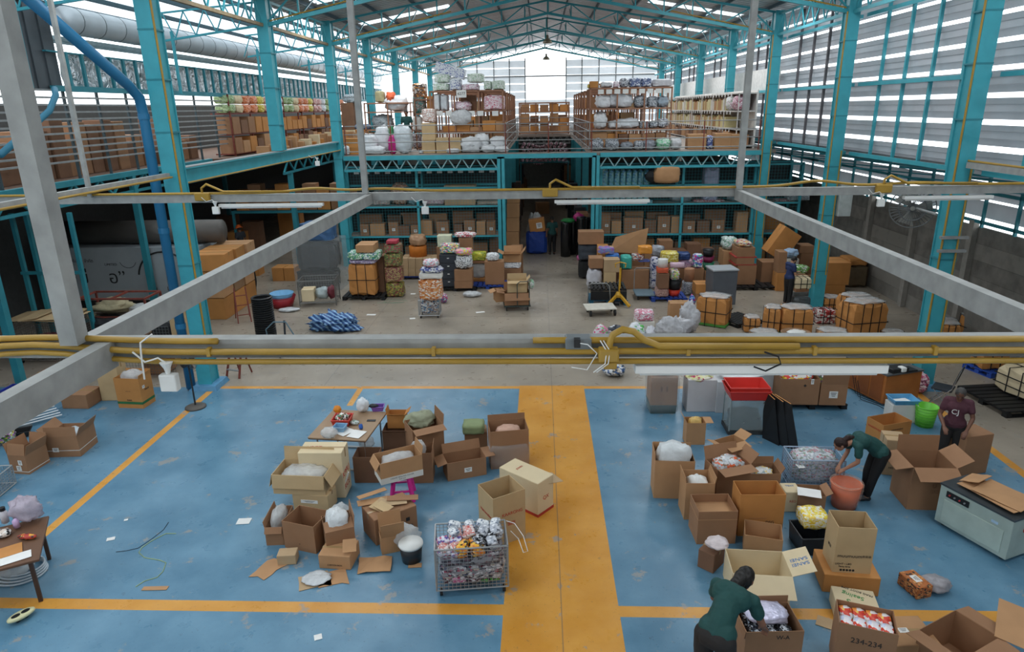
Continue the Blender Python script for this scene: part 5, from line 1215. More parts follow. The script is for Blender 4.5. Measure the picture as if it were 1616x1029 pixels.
# strapping machine
A, B = at(1473, 825), at(1584.6, 890); rz = math.atan2((B-A).y, (B-A).x); w = (B-A).length; d = .62; H = .74
c = (A+B)/2+Vector((-math.sin(rz), math.cos(rz), 0))*d/2
t = thing('strapping_machine', 'pale grey-green strapping machine on castors, with cardboard laid on its steel top', 'machine', (c.x, c.y, 0), rz)
MG = mat('A9B8B0', .45, .1, 1, .12, 3, name='grey_green_enamel')
mb = MB(); mb.b2((-w/2, -d/2, .06), (w/2, d/2, H-.03)); mb.build('cabinet', MG, t, bevel=.012)
mb = MB(); mb.b2((-w/2+.1, -d/2-.012, .12), (w/2-.1, -d/2, .5)); mb.build('front_panel', mat('B3C2B8', .45, .1, 1, .1, 3, name='panel_enamel'), t, bevel=.01)
mb = MB(); mb.b2((-w/2-.01, -d/2-.01, H-.03), (w/2+.01, d/2+.01, H)); mb.build('steel_top', mat('5A5F62', .3, .6, 1, .15, 5, name='worn_steel'), t)
mb = MB(); mb.b2((-w/2+.12, -d/2-.016, .56), (-w/2+.48, -d/2-.004, .66)); pn = mb.build('control_panel', BLK, t)
mb = MB(); mb.lathe([(.014, 0), (.014, .02)], n=10)
for i, cc in enumerate(('B03A3A', '8A8A8A', 'B03A3A', '8A8A8A')):
    m2 = MB(); m2.tube([(-w/2+.18+i*.08, -d/2-.016, .61), (-w/2+.18+i*.08, -d/2-.034, .61)], .013, 10); m2.build('button', mat(cc, .4), pn)
mb = MB(); mb.b2((w/2-.3, -d/2-.005, .54), (w/2-.2, -d/2-.001, .58)); mb.build('paper_label', mat('A8C4DC', .5), t)
mb = MB(); mb.lathe([(.05, 0), (.05, .015)], n=14); o = mb.build('emergency_knob', mat('B02A2A', .4, name='knob_red'), t); o.location = (w/2, 0, .5); o.rotation_euler = (0, PI/2, 0)
mb = MB(); mb.tube([(-.015, 0, .03), (.015, 0, .03)], .03, 10); reps('castor', mb, BLK, t, [(sx*(w/2-.1), sy*(d/2-.08), 0) for sx in (-1, 1) for sy in (-1, 1)])
nn = Matrix.Rotation(rz, 3, 'Z')
for i, (dx, dy, sw, sd, r, tl) in enumerate([(-.05, .1, .75, .4, .05, (0, 0)), (.05, .02, .9, .45, -.05, (.03, .0)), (.15, .08, .7, .5, .1, (.06, .02)), (-.32, .1, .3, .36, .1, (.05, -.35))]):
    v = nn @ Vector((dx, dy, 0)); sheet('%s cardboard piece up from the steel top of the strapping machine' % ORD[i], (c.x+v.x, c.y+v.y, H+.01+.03*i), sw, sd, 'tan', rz+r, tl, fold=.012, group='cardboard on the strapping machine')
# pallet with two big cartons
A = at(1228, 646); B = at(1335, 646); cpt = ((A.x+B.x)/2, A.y+.5)
pallet('black pallet under the two big brown cartons behind the desk', cpt, (B-A).length+.05, 1.0)
carton('big brown carton heaped with red and yellow goods, left one on the pallet', (1229, 638), (1290, 639), 598, .8, z=.145, col='brown', marks=[('f', .1, .45, '✦', .1, INK)], labels=[('f', .25, .55, .06, .12)])
inbag('red and yellow goods heaped in the left big carton', 'big brown carton heaped with red and yellow goods, left one on the pallet', .95, .5, patch_mat('toys', ['D83A2C', 'E8C23A', 'D8DADA', '4A8A9A', 'E8E4DE', 'C93A2C'], 7), 5, up=.1)
carton('big brown carton with green and pink bags, right one on the pallet', (1292, 639), (1334, 640), 606, .8, z=.145, col='brown', flaps={'f': 8}, flen=.3, labels=[('f', 0, .25, .18, .16)])
inbag('green and pink bags in the right big carton', 'big brown carton with green and pink bags, right one on the pallet', .9, .5, patch_mat('greenpink', ['9AC25A', 'C98AC9', 'DADADA', '5A6A5A'], 7), 5, up=.15)
# white bins row and wrapped stack
STK = carton('stack of brown cartons wrapped in clear film at the head of the right heap', (1026, 640), (1068, 640), 596, .55, z=.2, col='brown', closed=True, marks=[('f', 0, .4, '▮▮', .12, CB['dark'])])
b_ = BOXES['stack of brown cartons wrapped in clear film at the head of the right heap']
tub('dark green crate under the film wrapped stack', (b_[0].x, b_[0].y, 0), b_[2], .55, .195, mat('3A4A44', .5, name='dark_green_crate'), b_[1], name='plastic_crate', cat='crate', taper=.95)
mb = MB(); mb.lump((0, 0, -.19), (b_[2]+.1, .66, .9), 5, .06, 3, 16, 30, boxy=.94); mb.build('plastic_wrap', THIN, STK, smooth=True)
bag('white plastic bag on top of the film wrapped stack', (b_[0].x, b_[0].y, b_[5]+b_[4]+.005), (.6, .5, .2), mat('D8DADC', .35, 0, 1, .08, 8, name='white_bag2', bump=.6), 5)
def bin_(label, a, b, v, d, m, **k): return carton(label, a, b, v, d, col=m, name='storage_bin', cat='bin', closed=True, tape=False, **k)
bin_('white storage bin behind the small yellow carton, left of the glass tank', (1083, 650), (1128, 650), 600, .5, mat('C6C2C2', .5, 0, 1, .05, 3, name='offwhite_bin'))
bin_('narrower white storage bin touching the glass tank', (1129, 652), (1150, 652), 603, .5, mat('C2C4C6', .5, 0, 1, .05, 3, name='offwhite_bin2'))
bag('green and pink printed film on the left white bin', at(1102, 600, .68), (.62, .4, .14), patch_mat('filmprint', ['D8D49A', 'C23A64', '9A9E5A', 'B02A54', 'E0DCC8'], 5), 7, name='bagged_goods', cat='goods')
bin_('tall white bin behind the red basket', (1180, 632), (1228, 632), 588, .5, mat('D8D9D8', .5, 0, 1, .04, 3, name='white_bin'))
bag('white plastic sheet over the bins behind the red basket', at(1168, 596, .75), (1.0, .5, .14), mat('E4E6E6', .3, 0, 1, .05, 5, name='sheet_white', bump=.4), 7)
bag('pink and teal packs on the tall white bin', at(1222, 584, .8), (.5, .3, .12), patch_mat('pinkteal', ['B5547A', '3F8A8F', 'D8C8D0', '3F8A8F'], 7), 12, name='bagged_goods', cat='goods')
# glass tank with red basket
A, B = at(1150, 686), at(1206, 688); w = (B-A).length
t = thing('clear_bin', 'tall clear plastic bin with dark goods under the red basket', 'bin', ((A.x+B.x)/2, A.y+.26, 0))
mb = MB(); mb.box((0, 0, .42), (w, .5, .68)); mb.build('wall', mat('AEBABB', .1, 0, .45, .06, 4, name='clear_bin_wall', spec=.7), t, bevel=.02)
mb = MB(); mb.b2((-w/2-.02, -.27, 0), (w/2+.02, .27, .08)); mb.build('base', mat('3A3C3C', .5), t)
mb = MB()
for sx in (-1, 1):
    for sy in (-1, 1): mb.b2((sx*w/2-.012, sy*.25-.012, .08), (sx*w/2+.012, sy*.25+.012, .76))
mb.build('corner_frame', mat('8A9494', .3), t)
bag('dark grey goods at the bottom of the clear bin', ((A.x+B.x)/2, A.y+.26, .1), (w*.9, .44, .34), mat('3C3F40', .6, 0, 1, .3, 12, name='dark_goods', bump=.5), 6, .1, boxy=.7, name='bagged_goods', cat='goods')
RD = mat('C7322B', .35, 0, 1, .06, 4, name='bright_red_plastic')
tub('red open basket on top of the clear bin', ((A.x+B.x)/2, A.y+.26, .77), w*1.18, .62, .2, RD, name='plastic_basket', cat='basket')
tub('second red basket nested inside the red one', ((A.x+B.x)/2, A.y+.27, .84), w*1.12, .58, .2, mat('D23A32', .35, 0, 1, .06, 4, name='red_plastic_light'), name='plastic_basket', cat='basket')
for i, (ua, ub) in enumerate(((1213, 1226), (1222, 1240), (1230, 1248))):
    p = at(ua, 700+i*4); t_ = MB(); 
    t_.add([(0, 0, 0), (.22+.08*i, -.35, 0), (.12+.05*i, -.12, .9), (0.02, .25, .95), (.02, .02, 0), (.24+.08*i, -.33, 0), (.14+.05*i, -.10, .9), (.04, .27, .95)], [(0, 1, 2, 3), (7, 6, 5, 4), (0, 4, 5, 1), (1, 5, 6, 2), (2, 6, 7, 3), (3, 7, 4, 0)])
    t_.m = [1, 1, 0, 1, 0, 0]; o = t_.build('leaning_board', [CB['orange'], BLK]); o.location = (p.x-.05, p.y+.25, 0); tag(o, '%s thin black board with orange edge leaning beside the clear bin' % ('left', 'middle', 'right')[i], 'board', 'leaning boards')
# office desk, printer, chair
A, B = at(1394, 641), at(1449, 632); rz = math.atan2((B-A).y, (B-A).x); w = (B-A).length*1.05; d = 1.25
c = (A+B)/2+Vector((-math.sin(rz), math.cos(rz), 0))*d/2
t = thing('office_desk', 'brown wooden desk with a dark grey top and cables beside it', 'desk', (c.x, c.y, 0), rz)
WD = mat('A8652F', .5, 0, 1, .12, 3, name='desk_wood')
mb = MB(); mb.b2((-w/2, -d/2, .71), (w/2, d/2, .75)); mb.build('desktop', mat('55585A', .4, name='grey_top'), t, bevel=.008)
mb = MB(); mb.b2((-w/2+.02, -d/2+.03, .04), (w/2-.02, -d/2+.06, .71)).b2((-w/2+.02, -d/2+.06, .04), (-w/2+.05, d/2-.03, .71)).b2((w/2-.05, -d/2+.06, .04), (w/2-.02, d/2-.03, .71)).b2((-w/2+.02, d/2-.06, .04), (w/2-.02, d/2-.03, .71)); mb.build('cabinet', WD, t)
mb = MB()
for k in range(3): mb.b2((-w/2+.012, -d/2+.1+k*.38, .08), (-w/2+.02, -d/2+.44+k*.38, .68))
mb.build('door', mat('8A4E26', .5, 0, 1, .12, 3, name='desk_door'), t)
p = at(1415, 585, .75); t = thing('printer', 'black label printer lying on the desk', 'printer', (p.x, p.y, .75), .3)
mb = MB(); mb.b2((-.24, -.14, 0), (.2, .14, .1)); mb.build('body', BLK, t, bevel=.02); mb = MB(); mb.b2((-.02, -.18, .02), (.1, -.02, .13)); mb.build('paper_roll', WHT, t, bevel=.02); mb = MB(); mb.b2((.1, -.16, .0), (.42, .1, .03)); mb.build('keyboard', BLK, t)
mb = MB()
for k in range(4):
    p0 = at(1344+k*4, 615+k*5, .02); mb.tube([(p0.x, p0.y+.2, .4), (p0.x+.03, p0.y, .02), (p0.x+.15+.04*k, p0.y-.3, .012), (p0.x+.35, p0.y-.42-.05*k, .012), (p0.x+.6, p0.y-.3, .012)], .008, 6)
tag(mb.build('cable_tangle', BLK), 'tangle of black cables on the blue floor beside the desk', 'cables')
p = at(1483, 640); t = thing('folding_chair', 'black folding chair with chrome legs facing the desk', 'chair', (p.x, p.y, 0), rad(50))
mb = MB(); mb.box((0, 0, .44), (.42, .4, .05)); mb.build('seat', mat('23282F', .6, name='chair_vinyl'), t, bevel=.02)
mb = MB(); mb.box((0, -.25, .78), (.42, .035, .34), Matrix.Rotation(rad(14), 3, 'X')); mb.build('backrest', mat('23282F', .6), t, bevel=.015)
CH = mat('B0B2B4', .25, .9, 1, .04, 4, name='chrome')
for sx in (-1, 1):
    mb = MB(); mb.tube([(sx*.22, -.3, .98), (sx*.22, -.19, .5), (sx*.22, .26, 0)], .012, 8); mb.build('leg', CH, t); mb = MB(); mb.tube([(sx*.2, .16, .44), (sx*.2, -.26, 0)], .012, 8); mb.build('leg', CH, t)
mb = MB(); mb.tube([(-.22, .18, .1), (.22, .18, .1)], .01, 6); mb.build('stretcher', CH, t)
bag('pink and white striped cloth on the floor behind the desk', at(1452, 620, 0), (.3, .3, .5), patch_mat('pinkstripe', ['C9547A', 'E8DADA', '7A3A54', 'D8A8B8'], 9), 8, name='cloth', cat='cloth')
# pallet with cream strapped block
A, B = at(1572, 628), at(1655, 672); rz = math.atan2((B-A).y, (B-A).x)
pallet('black pallet under the cream strapped block at the right edge', ((A.x+B.x)/2-.1, (A.y+B.y)/2+.45), 1.5, 1.1, rz)
bale('cream cartons strapped in a block on the pallet at the right edge', (1566, 612), (1650, 650), 570, 1.0, z=.145, h=.62, col='cream', nx=3, nz=2, film=False, group=None)
pallet('blue pallet on the brown floor behind the folding chair', at(1565, 585), 1.0, .8, .3, col=mat('2A4FA8', .5, name='blue_pallet'))
bale('orange strapped bale on the blue pallet behind the folding chair', (1548, 584), (1590, 584), 556, .5, z=.145, col='orange', nx=2)

# ------------------------------------------------------------------ people in front
GRN = mat('1F4A47', .75, 0, 1, .08, 8, name='dark_green_cotton'); TRS = mat('2A2726', .8, 0, 1, .08, 8, name='charcoal_cloth')
# woman at the bottom, bending over the carton, seen from behind
J = dict(pelvis=(0, -.04, .90), neck=(.0, .40, 1.17), head=(.02, .54, 1.18), face=(.1, .75, -.65), sh_l=(-.18, .34, 1.13), sh_r=(.18, .34, 1.12), bow=(0, -.02, .05),
         el_l=(-.24, .44, .88), wr_l=(-.14, .60, .70), el_r=(.27, .40, .86), wr_r=(.24, .56, .70), hd_r=(0, .5, -.6), hd_l=(.2, .5, -.5),
         hp_l=(-.1, -.06, .87), hp_r=(.1, -.06, .87), kn_l=(-.12, -.02, .47), kn_r=(.12, .0, .47), an_l=(-.12, -.08, .085), an_r=(.13, -.06, .085))
person('person in a dark green shirt bending over a carton at the bottom of the picture', (1.92, 6.08, 0), rad(-38), J, GRN, TRS, 'long', .008, s=1.15, hairm=mat('16120F', .5, 0, 1, .2, 14, name='black_hair'))
J = dict(pelvis=(0, -.1, .88), neck=(.0, .42, 1.10), head=(.0, .60, 1.03), face=(0, .75, -.75), sh_l=(-.17, .36, 1.06), sh_r=(.17, .36, 1.06), bow=(0, -.02, .07),
         el_l=(-.2, .36, .80), wr_l=(-.08, .5, .60), el_r=(.2, .34, .78), wr_r=(.1, .50, .58),
         hp_l=(-.09, -.1, .85), hp_r=(.09, -.1, .85), kn_l=(-.1, .0, .46), kn_r=(.1, .0, .46), an_l=(-.1, .06, .085), an_r=(.1, .0, .085))
person('person in a dark green shirt and black trousers bending left over the orange bin', (5.62, 10.45, 0), rad(92), J, GRN, mat('141416', .8, 0, 1, .08, 8, name='black_cloth'), 'tail', .008, s=1.0, skin=mat('A87A62', .55, 0, 1, .05, 4, name='light_brown_skin'), hairm=mat('2A1814', .6, 0, 1, .2, 14, name='brown_hair'))
MAR = mat('54303A', .8, 0, 1, .08, 8, name='maroon_cotton')
J = stand(head=(0, .07, 1.53), face=(0, .8, -.55), neck=(0, .03, 1.38), el_l=(-.25, .06, 1.1), wr_l=(-.18, .26, .92), el_r=(.25, .06, 1.08), wr_r=(.16, .34, .96))
t = person('person in a maroon T-shirt with white letters reaching into the very large carton', (7.5, 11.45, 0), rad(150), J, MAR, TRS, 'short', .009, s=1.0, hairm=mat('4A4846', .7, 0, 1, .3, 20, name='grey_hair'), skin=mat('6E4A3A', .55, 0, 1, .05, 4, name='dark_brown_skin'))
text('CJ', .13, WHT, t, (.03, .155, 1.2), (PI/2, 0, PI), name='shirt_letters')
# ------------------------------------------------------------------ stacks of goods in the middle of the hall
def PM(name, cols, sc=12): return patch_mat(name, cols, sc, .4)
def stack(u0, u1, Y, d, items, z0=0.0, xs=None, rz=0):
    """goods piled on one another; each item: (front top row, kind, material, label[, inset left, inset right])"""
    z = z0
    for it in items:
        vt, kind, m, lab = it[:4]; a, b = (it[4] if len(it) > 4 else 0), (it[5] if len(it) > 5 else 0)
        um = (u0+u1)/2
        lo, hi = z+.03, 8.0
        for _ in range(30):
            q = (lo+hi)/2
            if px((atY(um, vt, Y).x, Y, q))[1] > vt: lo = q
            else: hi = q
        h = max(.05, lo-z); zz = z+h*.5
        x0 = atY(u0+a, px((0, Y, zz))[1], Y).x; x1 = atY(u1+b, px((0, Y, zz))[1], Y).x; w = max(.08, x1-x0); xc = (x0+x1)/2
        grp = it[6] if len(it) > 6 else None
        if kind in 'co':
            t = thing('carton', lab, 'box', (xc, Y+d/2, z+.001), rz, grp)
            carton_parts(t, w, d, h, m, closed=(kind == 'c'), flaps=({'f': 70, 'l': 60, 'r': 40, 'b': 15} if kind == 'o' else None), flen=min(w, d)*.4, tape=(h > .15))
        elif kind == 's':
            t = thing('strapped_bale', lab, 'bale', (xc, Y+d/2, z+.001), rz, grp); bale_parts(t, w, d, h, m, film=False)
        elif kind == 'p':
            mb = MB(); mb.lump((0, 0, 0), (w, d, h), seed=len(lab)+int(w*100), amp=.05, freq=2, n=10, m=20, boxy=.85); o = mb.build('goods_pack', CB.get(m) or m, smooth=False); o.location = (xc, Y+d/2, z+.001); tag(o, lab, 'pack', grp)
        elif kind == 'b':
            bag(lab, (xc, Y+d/2, z+.001), (w, d, h), CB.get(m) or m, seed=len(lab)+int(w*100), amp=.3, boxy=.4, freq=2.2, name='plastic_bag', cat='bag', group=grp)
        elif kind == 't':
            tub(lab, (xc, Y+d/2, z+.001), w, min(w, d), h, m, round_=True, taper=.8, name='round_tub', cat='tub')
        elif kind == 'r':
            mb = MB(); mb.tube([(-w/2, 0, h/2), (w/2, 0, h/2)], h/2, 14); o = mb.build('roll', CB.get(m) or m, smooth=True); o.location = (xc, Y+d/2, z+.001); tag(o, lab, 'roll', grp)
        elif kind == 'y':
            mb = MB(); mb.lathe([(w/2, 0), (w/2, h*.96), (w*.48, h), (.001, h)], n=20); o = mb.build('drum', CB.get(m) or m, smooth=True); o.location = (xc, Y+d/2, z+.001); tag(o, lab, 'drum', grp)
        z += h+.002
    return z
NAVY = mat('1E3F8E', .5, name='royal_blue_plastic')
# --- left of the aisle
pallet('black pallet under the orange bale with green packs on top', (atY(573, 470, 23.2).x, 23.8), 1.55, 1.1)
stack(549, 592, 23.3, .8, [(417, 's', 'orange', 'orange cartons strapped together on a black pallet, left of the wire cage'), (411, 'p', PM('lilac_packs', ['9A8CA8', 'C9C0D0', '7A6A8C'], 9), 'lilac pack lying on the strapped orange cartons'), (399, 'p', PM('green_packs', ['4F9A5A', 'DCE4DE', '3F7A8A', 'E8ECE8', '7FB88A'], 9), 'green and white packs on top of the strapped orange cartons', -3, 6), (387, 'c', 'tan', 'thin tan carton topping the green and white packs', 12, -3)], .145)
stack(594, 606, 23.9, .6, [(405, 'c', 'dark', 'tall dark carton squeezed behind the strapped orange cartons')])
t_ = stack(606, 634, 23.6, .55, [(447, 'p', PM('bundle1', ['B0A24A', '7A2F3A', '8A8A4A', '5A6A3A'], 10), 'lowest bundle of the leaning striped pillar', 2, 2), (422, 'p', PM('bundle2', ['8A3A48', '9A8A5A', '6A2A3A', 'B09A6A'], 12), 'second bundle up in the leaning striped pillar', 0, 0), (400, 'p', PM('bundle3', ['6A7A4A', '8A4A3A', '9A9A5A', '4A5A3A'], 10), 'third bundle up in the leaning striped pillar', -1, -2), (386, 'p', PM('bundle4', ['7A8A5A', 'A83A4A', '5A6A4A'], 10), 'green bundle near the top of the leaning striped pillar', -1, -3), (380, 'p', mat('A83444', .6, name='crimson_cloth'), 'crimson pack topping the leaning striped pillar', 2, -8)])
pallet('blue pallet under the row of tan cartons at the wire cage', (atY(664, 440, 26.3).x, 26.8), 1.9, 1.0, col=NAVY)
for r_, (va) in enumerate((424, 408)):
    pass
zz = .145
for tier, vt in enumerate((424, 408)):
    zt = None
    for k in range(5):
        u0 = 633+k*11.4
        ztmp = stack(u0, u0+11, 26.3, .8, [(vt, 'c', 'pale', '%s tan carton from the left in the %s tier on the blue pallet' % (ORD[k], ('bottom', 'top')[tier]), 0, 0, 'tan cartons on the blue pallet')], zz)
    zz = ztmp
stack(643, 671, 26.5, .7, [(390, 'y', mat('C9752A', .5, name='amber_jar'), 'amber drum wrapped in film on the tan cartons'), (372, 'b', mat('B08A6A', .4, 0, 1, .15, 8, name='brown_film', bump=.5), 'brown film crown on the amber drum', 1, -1)], zz)
BC = mat('2A2E34', .4, name='black_cabinet')
t = thing('drawer_cabinet', 'black plastic drawer cabinet standing on a low pallet left of the aisle', 'cabinet', (atY(708, 430, 24.6).x, 24.9, .12))
mb = MB(); mb.b2((-.33, -.3, 0), (.33, .3, 1.25)); mb.build('body', BC, t, bevel=.02)
for k in range(4):
    mb = MB(); mb.b2((-.3, -.315, .04+.3*k), (.3, -.3, .31+.3*k)); o = mb.build('drawer', mat('353A42', .35, name='black_drawer'), t); mb = MB(); mb.b2((-.04, -.33, .2+.3*k), (.04, -.315, .23+.3*k)); mb.build('handle', WHT, o)
pallet('black pallet under the drawer cabinet', (atY(718, 440, 24.6).x, 24.9), 1.6, .9, h=.115)
stack(693, 724, 24.65, .5, [(386, 'p', PM('cab_top', ['C94A6A', '4FA88A', 'E8D84A', '5A7AB8', 'E8E4E8'], 10), 'coloured packs on top of the black drawer cabinet')], 1.38)
stack(690, 712, 25.6, .4, [(390, 'c', 'brown', 'brown carton behind the black drawer cabinet'), (372, 'c', mat('D8DCC0', .5, name='price_card'), 'pale box with round black marks behind the drawer cabinet')])
stack(717, 745, 24.4, .55, [(444, 'c', 'brown', 'lower brown carton right of the black drawer cabinet'), (426, 'c', 'brown', 'upper brown carton right of the black drawer cabinet'), (404, 'b', PM('teeth', ['E4E4E4', '2E3238', 'D8DADC', 'C8CACC'], 14), 'clear bag of white and black goods on the brown cartons'), (394, 'b', PM('pinkyellow', ['E87AA8', 'E8C84A', 'F0A0B8', '9AD0B0'], 8), 'pink and yellow pack on the bag of white goods')], .12)
stack(724, 745, 25.6, .5, [(400, 'c', 'brown', 'brown carton standing behind the pink and yellow pack'), (376, 'c', 'brown', 'brown carton high up behind the pink and yellow pack'), (368, 'b', PM('redwhitebag', ['D8DADA', 'C94A5A', 'E8E4E0'], 9), 'red and white bag on the high brown carton', -8, 6)])
stack(743, 767, 25.4, .5, [(440, 'c', 'orange', 'small orange carton on the blue pallet near the aisle'), (416, 'b', CLEAR, 'clear bag above the small orange carton'), (412, 'c', 'brown', 'brown carton under the yellow green pack'), (399, 'p', PM('limepack', ['B8B83A', '8A9A3A', 'D0C84A'], 9), 'yellow green pack on a brown carton near the aisle')], .13)
stack(765, 795, 24.9, .5, [(413, 'c', 'brown', 'tall brown carton on the blue pallet beside the aisle'), (401, 'b', PM('stripewhite', ['E0E2E4', 'A8AAAC', 'EEEEEE'], 14), 'ball of white striped plastic on the tall brown carton', 2, -8)], .13)
pallet('blue pallet beside the aisle under the tall brown carton', (atY(770, 460, 24.9).x, 25.2), 1.5, .9, col=NAVY, h=.125)
stack(794, 822, 25.8, .6, [(424, 'c', 'brown', 'brown carton under the white packs near the aisle'), (414, 'p', PM('whitepacks', ['E4E6EA', 'B8BCC4', 'F0F0F2'], 12), 'white packs on the brown carton near the aisle'), (402, 'o', 'tan', 'open tan carton with flaps on top of the white packs')])
stack(806, 825, 26.9, .6, [(398, 'o', 'brown', 'open brown carton farthest back near the aisle')], .0)
bag('white film lying on the concrete by the blue pallet', at(745, 468), (.65, .45, .2), MILKY, 15)
# platform trolley of open cartons
p = at(815, 492); t = thing('platform_trolley', 'small trolley of green rods loaded with open cartons beside the aisle', 'trolley', (p.x, p.y+.4, 0), .1)
GRD = mat('3F4A48', .5, .3, name='dark_green_rod')
mb = MB(); mb.b2((-.45, -.32, .14), (.45, .32, .18)); mb.build('platform', GRD, t)
mb = MB(); mb.tube([(.0, -.34, .16), (.0, -.34, .95), (.1, -.34, 1.02), (.34, -.34, 1.02), (.4, -.34, .95), (.4, -.34, .16)], .016, 8); mb.build('handle', GRD, t)
mb = MB(); mb.tube([(-.02, 0, .06), (.02, 0, .06)], .06, 12); reps('wheel', mb, BLK, t, [(sx*.36, sy*.26, 0) for sx in (-1, 1) for sy in (-1, 1)])
box3('large open carton with flaps at the bottom of the small trolley', (p.x, p.y+.42, .185), (.85, .56, .42), .1, col='brown', flaps={'f': 150, 'l': 80, 'b': 10}, flen=.26)
box3('beige open carton on top of the small trolley load', (p.x+.02, p.y+.42, .61), (.66, .42, .4), .05, col='beige', flaps={'f': 110, 'r': 40, 'b': 5}, flen=.16)
box3('narrow carton hanging off the left of the small trolley', (p.x-.62, p.y+.7, .2), (.3, .42, .4), .3, col='tan', flaps={'l': 110, 'f': 80}, flen=.2)
bag('clear bag with green goods at the right of the small trolley', (p.x+.5, p.y+.5, .65), (.2, .3, .34), PM('greenclear', ['C9D4CE', '5FB87A', 'DADEDC'], 10), 5)
# trolley of bags
wire_cage('small wire trolley of mixed bags standing alone on the concrete', (at(677, 503).x, at(677, 503).y+.3, 0), .68, .55, .62, .05, z0=.1, s=.07, name='wire_trolley')
q = (at(677, 503).x, at(677, 503).y+.3)
bag('mixed bags inside the small wire trolley', (q[0], q[1], .12), (.62, .5, .5), PM('mixbag', ['D8DADA', '4A8AB0', '5A4048', 'E8E4E0', 'B89A80', '3A5A8A'], 9), 44, .15, name='bagged_goods', cat='goods', boxy=.4)
stack(660, 697, 20.9, .45, [(441, 'p', PM('orangefilm', ['C9803F', 'D8A070', 'E0D8D0', 'B8642E'], 8), 'orange pack over the rim of the small wire trolley'), (432, 'p', 'white', 'white flat box on the orange pack of the small trolley'), (423, 'b', PM('bluepurple', ['4A5AA0', 'D8DADA', '3A4A8A', 'E8E8EC'], 10), 'blue and white bag on the small trolley load', 2, 2), (411, 'b', PM('pinkwhite', ['E8E4E4', 'D88A9A', 'B8D0D8', 'F0ECEC'], 10), 'pink and white bag topping the small trolley load', 6, -6)], .63)
bag('pink and blue bag leaning behind the small wire trolley', at(700, 478), (.3, .3, .36), PM('pinkblue2', ['C95A7A', 'D8DADA', '5A6AA0'], 9), 9)
mb = MB(); p = at(624, 476); mb.tube([(p.x+.42*math.cos(a*PI/16), p.y+.2*math.sin(a*PI/16), .008) for a in range(30)]+[(p.x-.6, p.y-.2, .008)], .006, 5, cap=False); tag(mb.build('plastic_twine', mat('7F9A84', .5, name='faded_twine')), 'loop of green twine on the concrete floor', 'twine')
for i, (u, v) in enumerate(((586, 497), (652, 464), (651, 503), (758, 493))): paper('white paper scrap on the concrete floor, %s from the left' % ORD[i], at(u, v), .3 if i in (0, 3) else .18, .14, .1*i)
# left bay: wrapped stack, cage trolley, bowl, tarp
stack(466, 528, 24.8, 1.0, [(428, 'p', BLK, 'dark lower part of the big film wrapped stack'), (383, 'p', mat('2B2D31', .4, 0, 1, .2, 4, name='charcoal_pack'), 'black carton block in the big film wrapped stack'), (352, 'p', mat('3D5F86', .4, 0, 1, .25, 3, name='blue_film_pack', bump=.4), 'blue film topped block on the big wrapped stack', 4, -6)])
mb = MB(); p0 = atY(497, 400, 24.7); mb.box((0, 0, .95), (1.75, 1.2, 1.9)); o = mb.build('plastic_wrap', THIN); o.location = (p0.x, 25.3, .004); tag(o, 'clear film round the big black stack left of the wire cage', 'film')
t = thing('cage_trolley', 'grey metal frame trolley with loose goods, left of the strapped orange cartons', 'trolley', (at(500, 486).x, at(500, 486).y+.45, 0), .12)
mb = MB(); w2, d2 = .62, .42
for sx in (-1, 1):
    for sy in (-1, 1): mb.tube([(sx*w2, sy*d2, .06), (sx*w2, sy*d2, .95)], .02, 6)
for z in (.18, .95):
    mb.tube([(-w2, -d2, z), (w2, -d2, z), (w2, d2, z), (-w2, d2, z), (-w2, -d2, z)], .02, 6)
mb.build('frame', mat('6F6F6C', .5, .4, 1, .1, 5, name='dull_steel'), t)
mb = MB(); wire_panel(mb, (-w2, d2, .18), (1, 0, 0), (0, 0, 1), w2*2, .77, .09); wire_panel(mb, (-w2, -d2, .18), (0, 1, 0), (0, 0, 1), d2*2, .77, .09); wire_panel(mb, (w2, -d2, .18), (0, 1, 0), (0, 0, 1), d2*2, .77, .09); wire_panel(mb, (-w2, -d2, .18), (1, 0, 0), (0, 1, 0), w2*2, d2*2, .12); mb.build('wire_mesh', mat('7F7F7C', .5, .4, 1, .1, 5, name='dull_wire'), t)
q = t.location
box3('cream carton inside the grey frame trolley', (q.x-.35, q.y-.08, .2), (.42, .5, .42), .12, col='cream', closed=True)
bag('pale clear bag inside the grey frame trolley', (q.x+.12, q.y, .2), (.5, .5, .45), mat('A8B4B4', .3, 0, .9, .15, 6, name='greenish_film', bump=.5), 6)
bag('dark red goods inside the grey frame trolley', (q.x+.42, q.y+.05, .2), (.3, .5, .5), mat('6A2A34', .5, 0, 1, .2, 6, name='dark_red_goods', bump=.4), 9)
tub('red bowl on the floor of the left bay', at(447, 484), .92, .92, .38, mat('9A2430', .35, name='deep_red_plastic'), round_=True, taper=.7, name='plastic_bowl', cat='bowl')
tub('light blue bowl nested in the red bowl', (at(447, 484).x, at(447, 484).y, .28), .8, .8, .22, mat('6FA8D0', .35, name='light_blue_plastic'), round_=True, taper=.75, name='plastic_bowl', cat='bowl')
bag('flat white film beside the red bowl', at(456, 491), (.7, .4, .12), MILKY, 8)
stack(429, 447, 26.2, .7, [(423, 'c', 'orange', 'orange carton in the left bay, left one of the pair')]); stack(448, 465, 26.2, .7, [(423, 'c', 'orange', 'orange carton in the left bay, right one of the pair')])
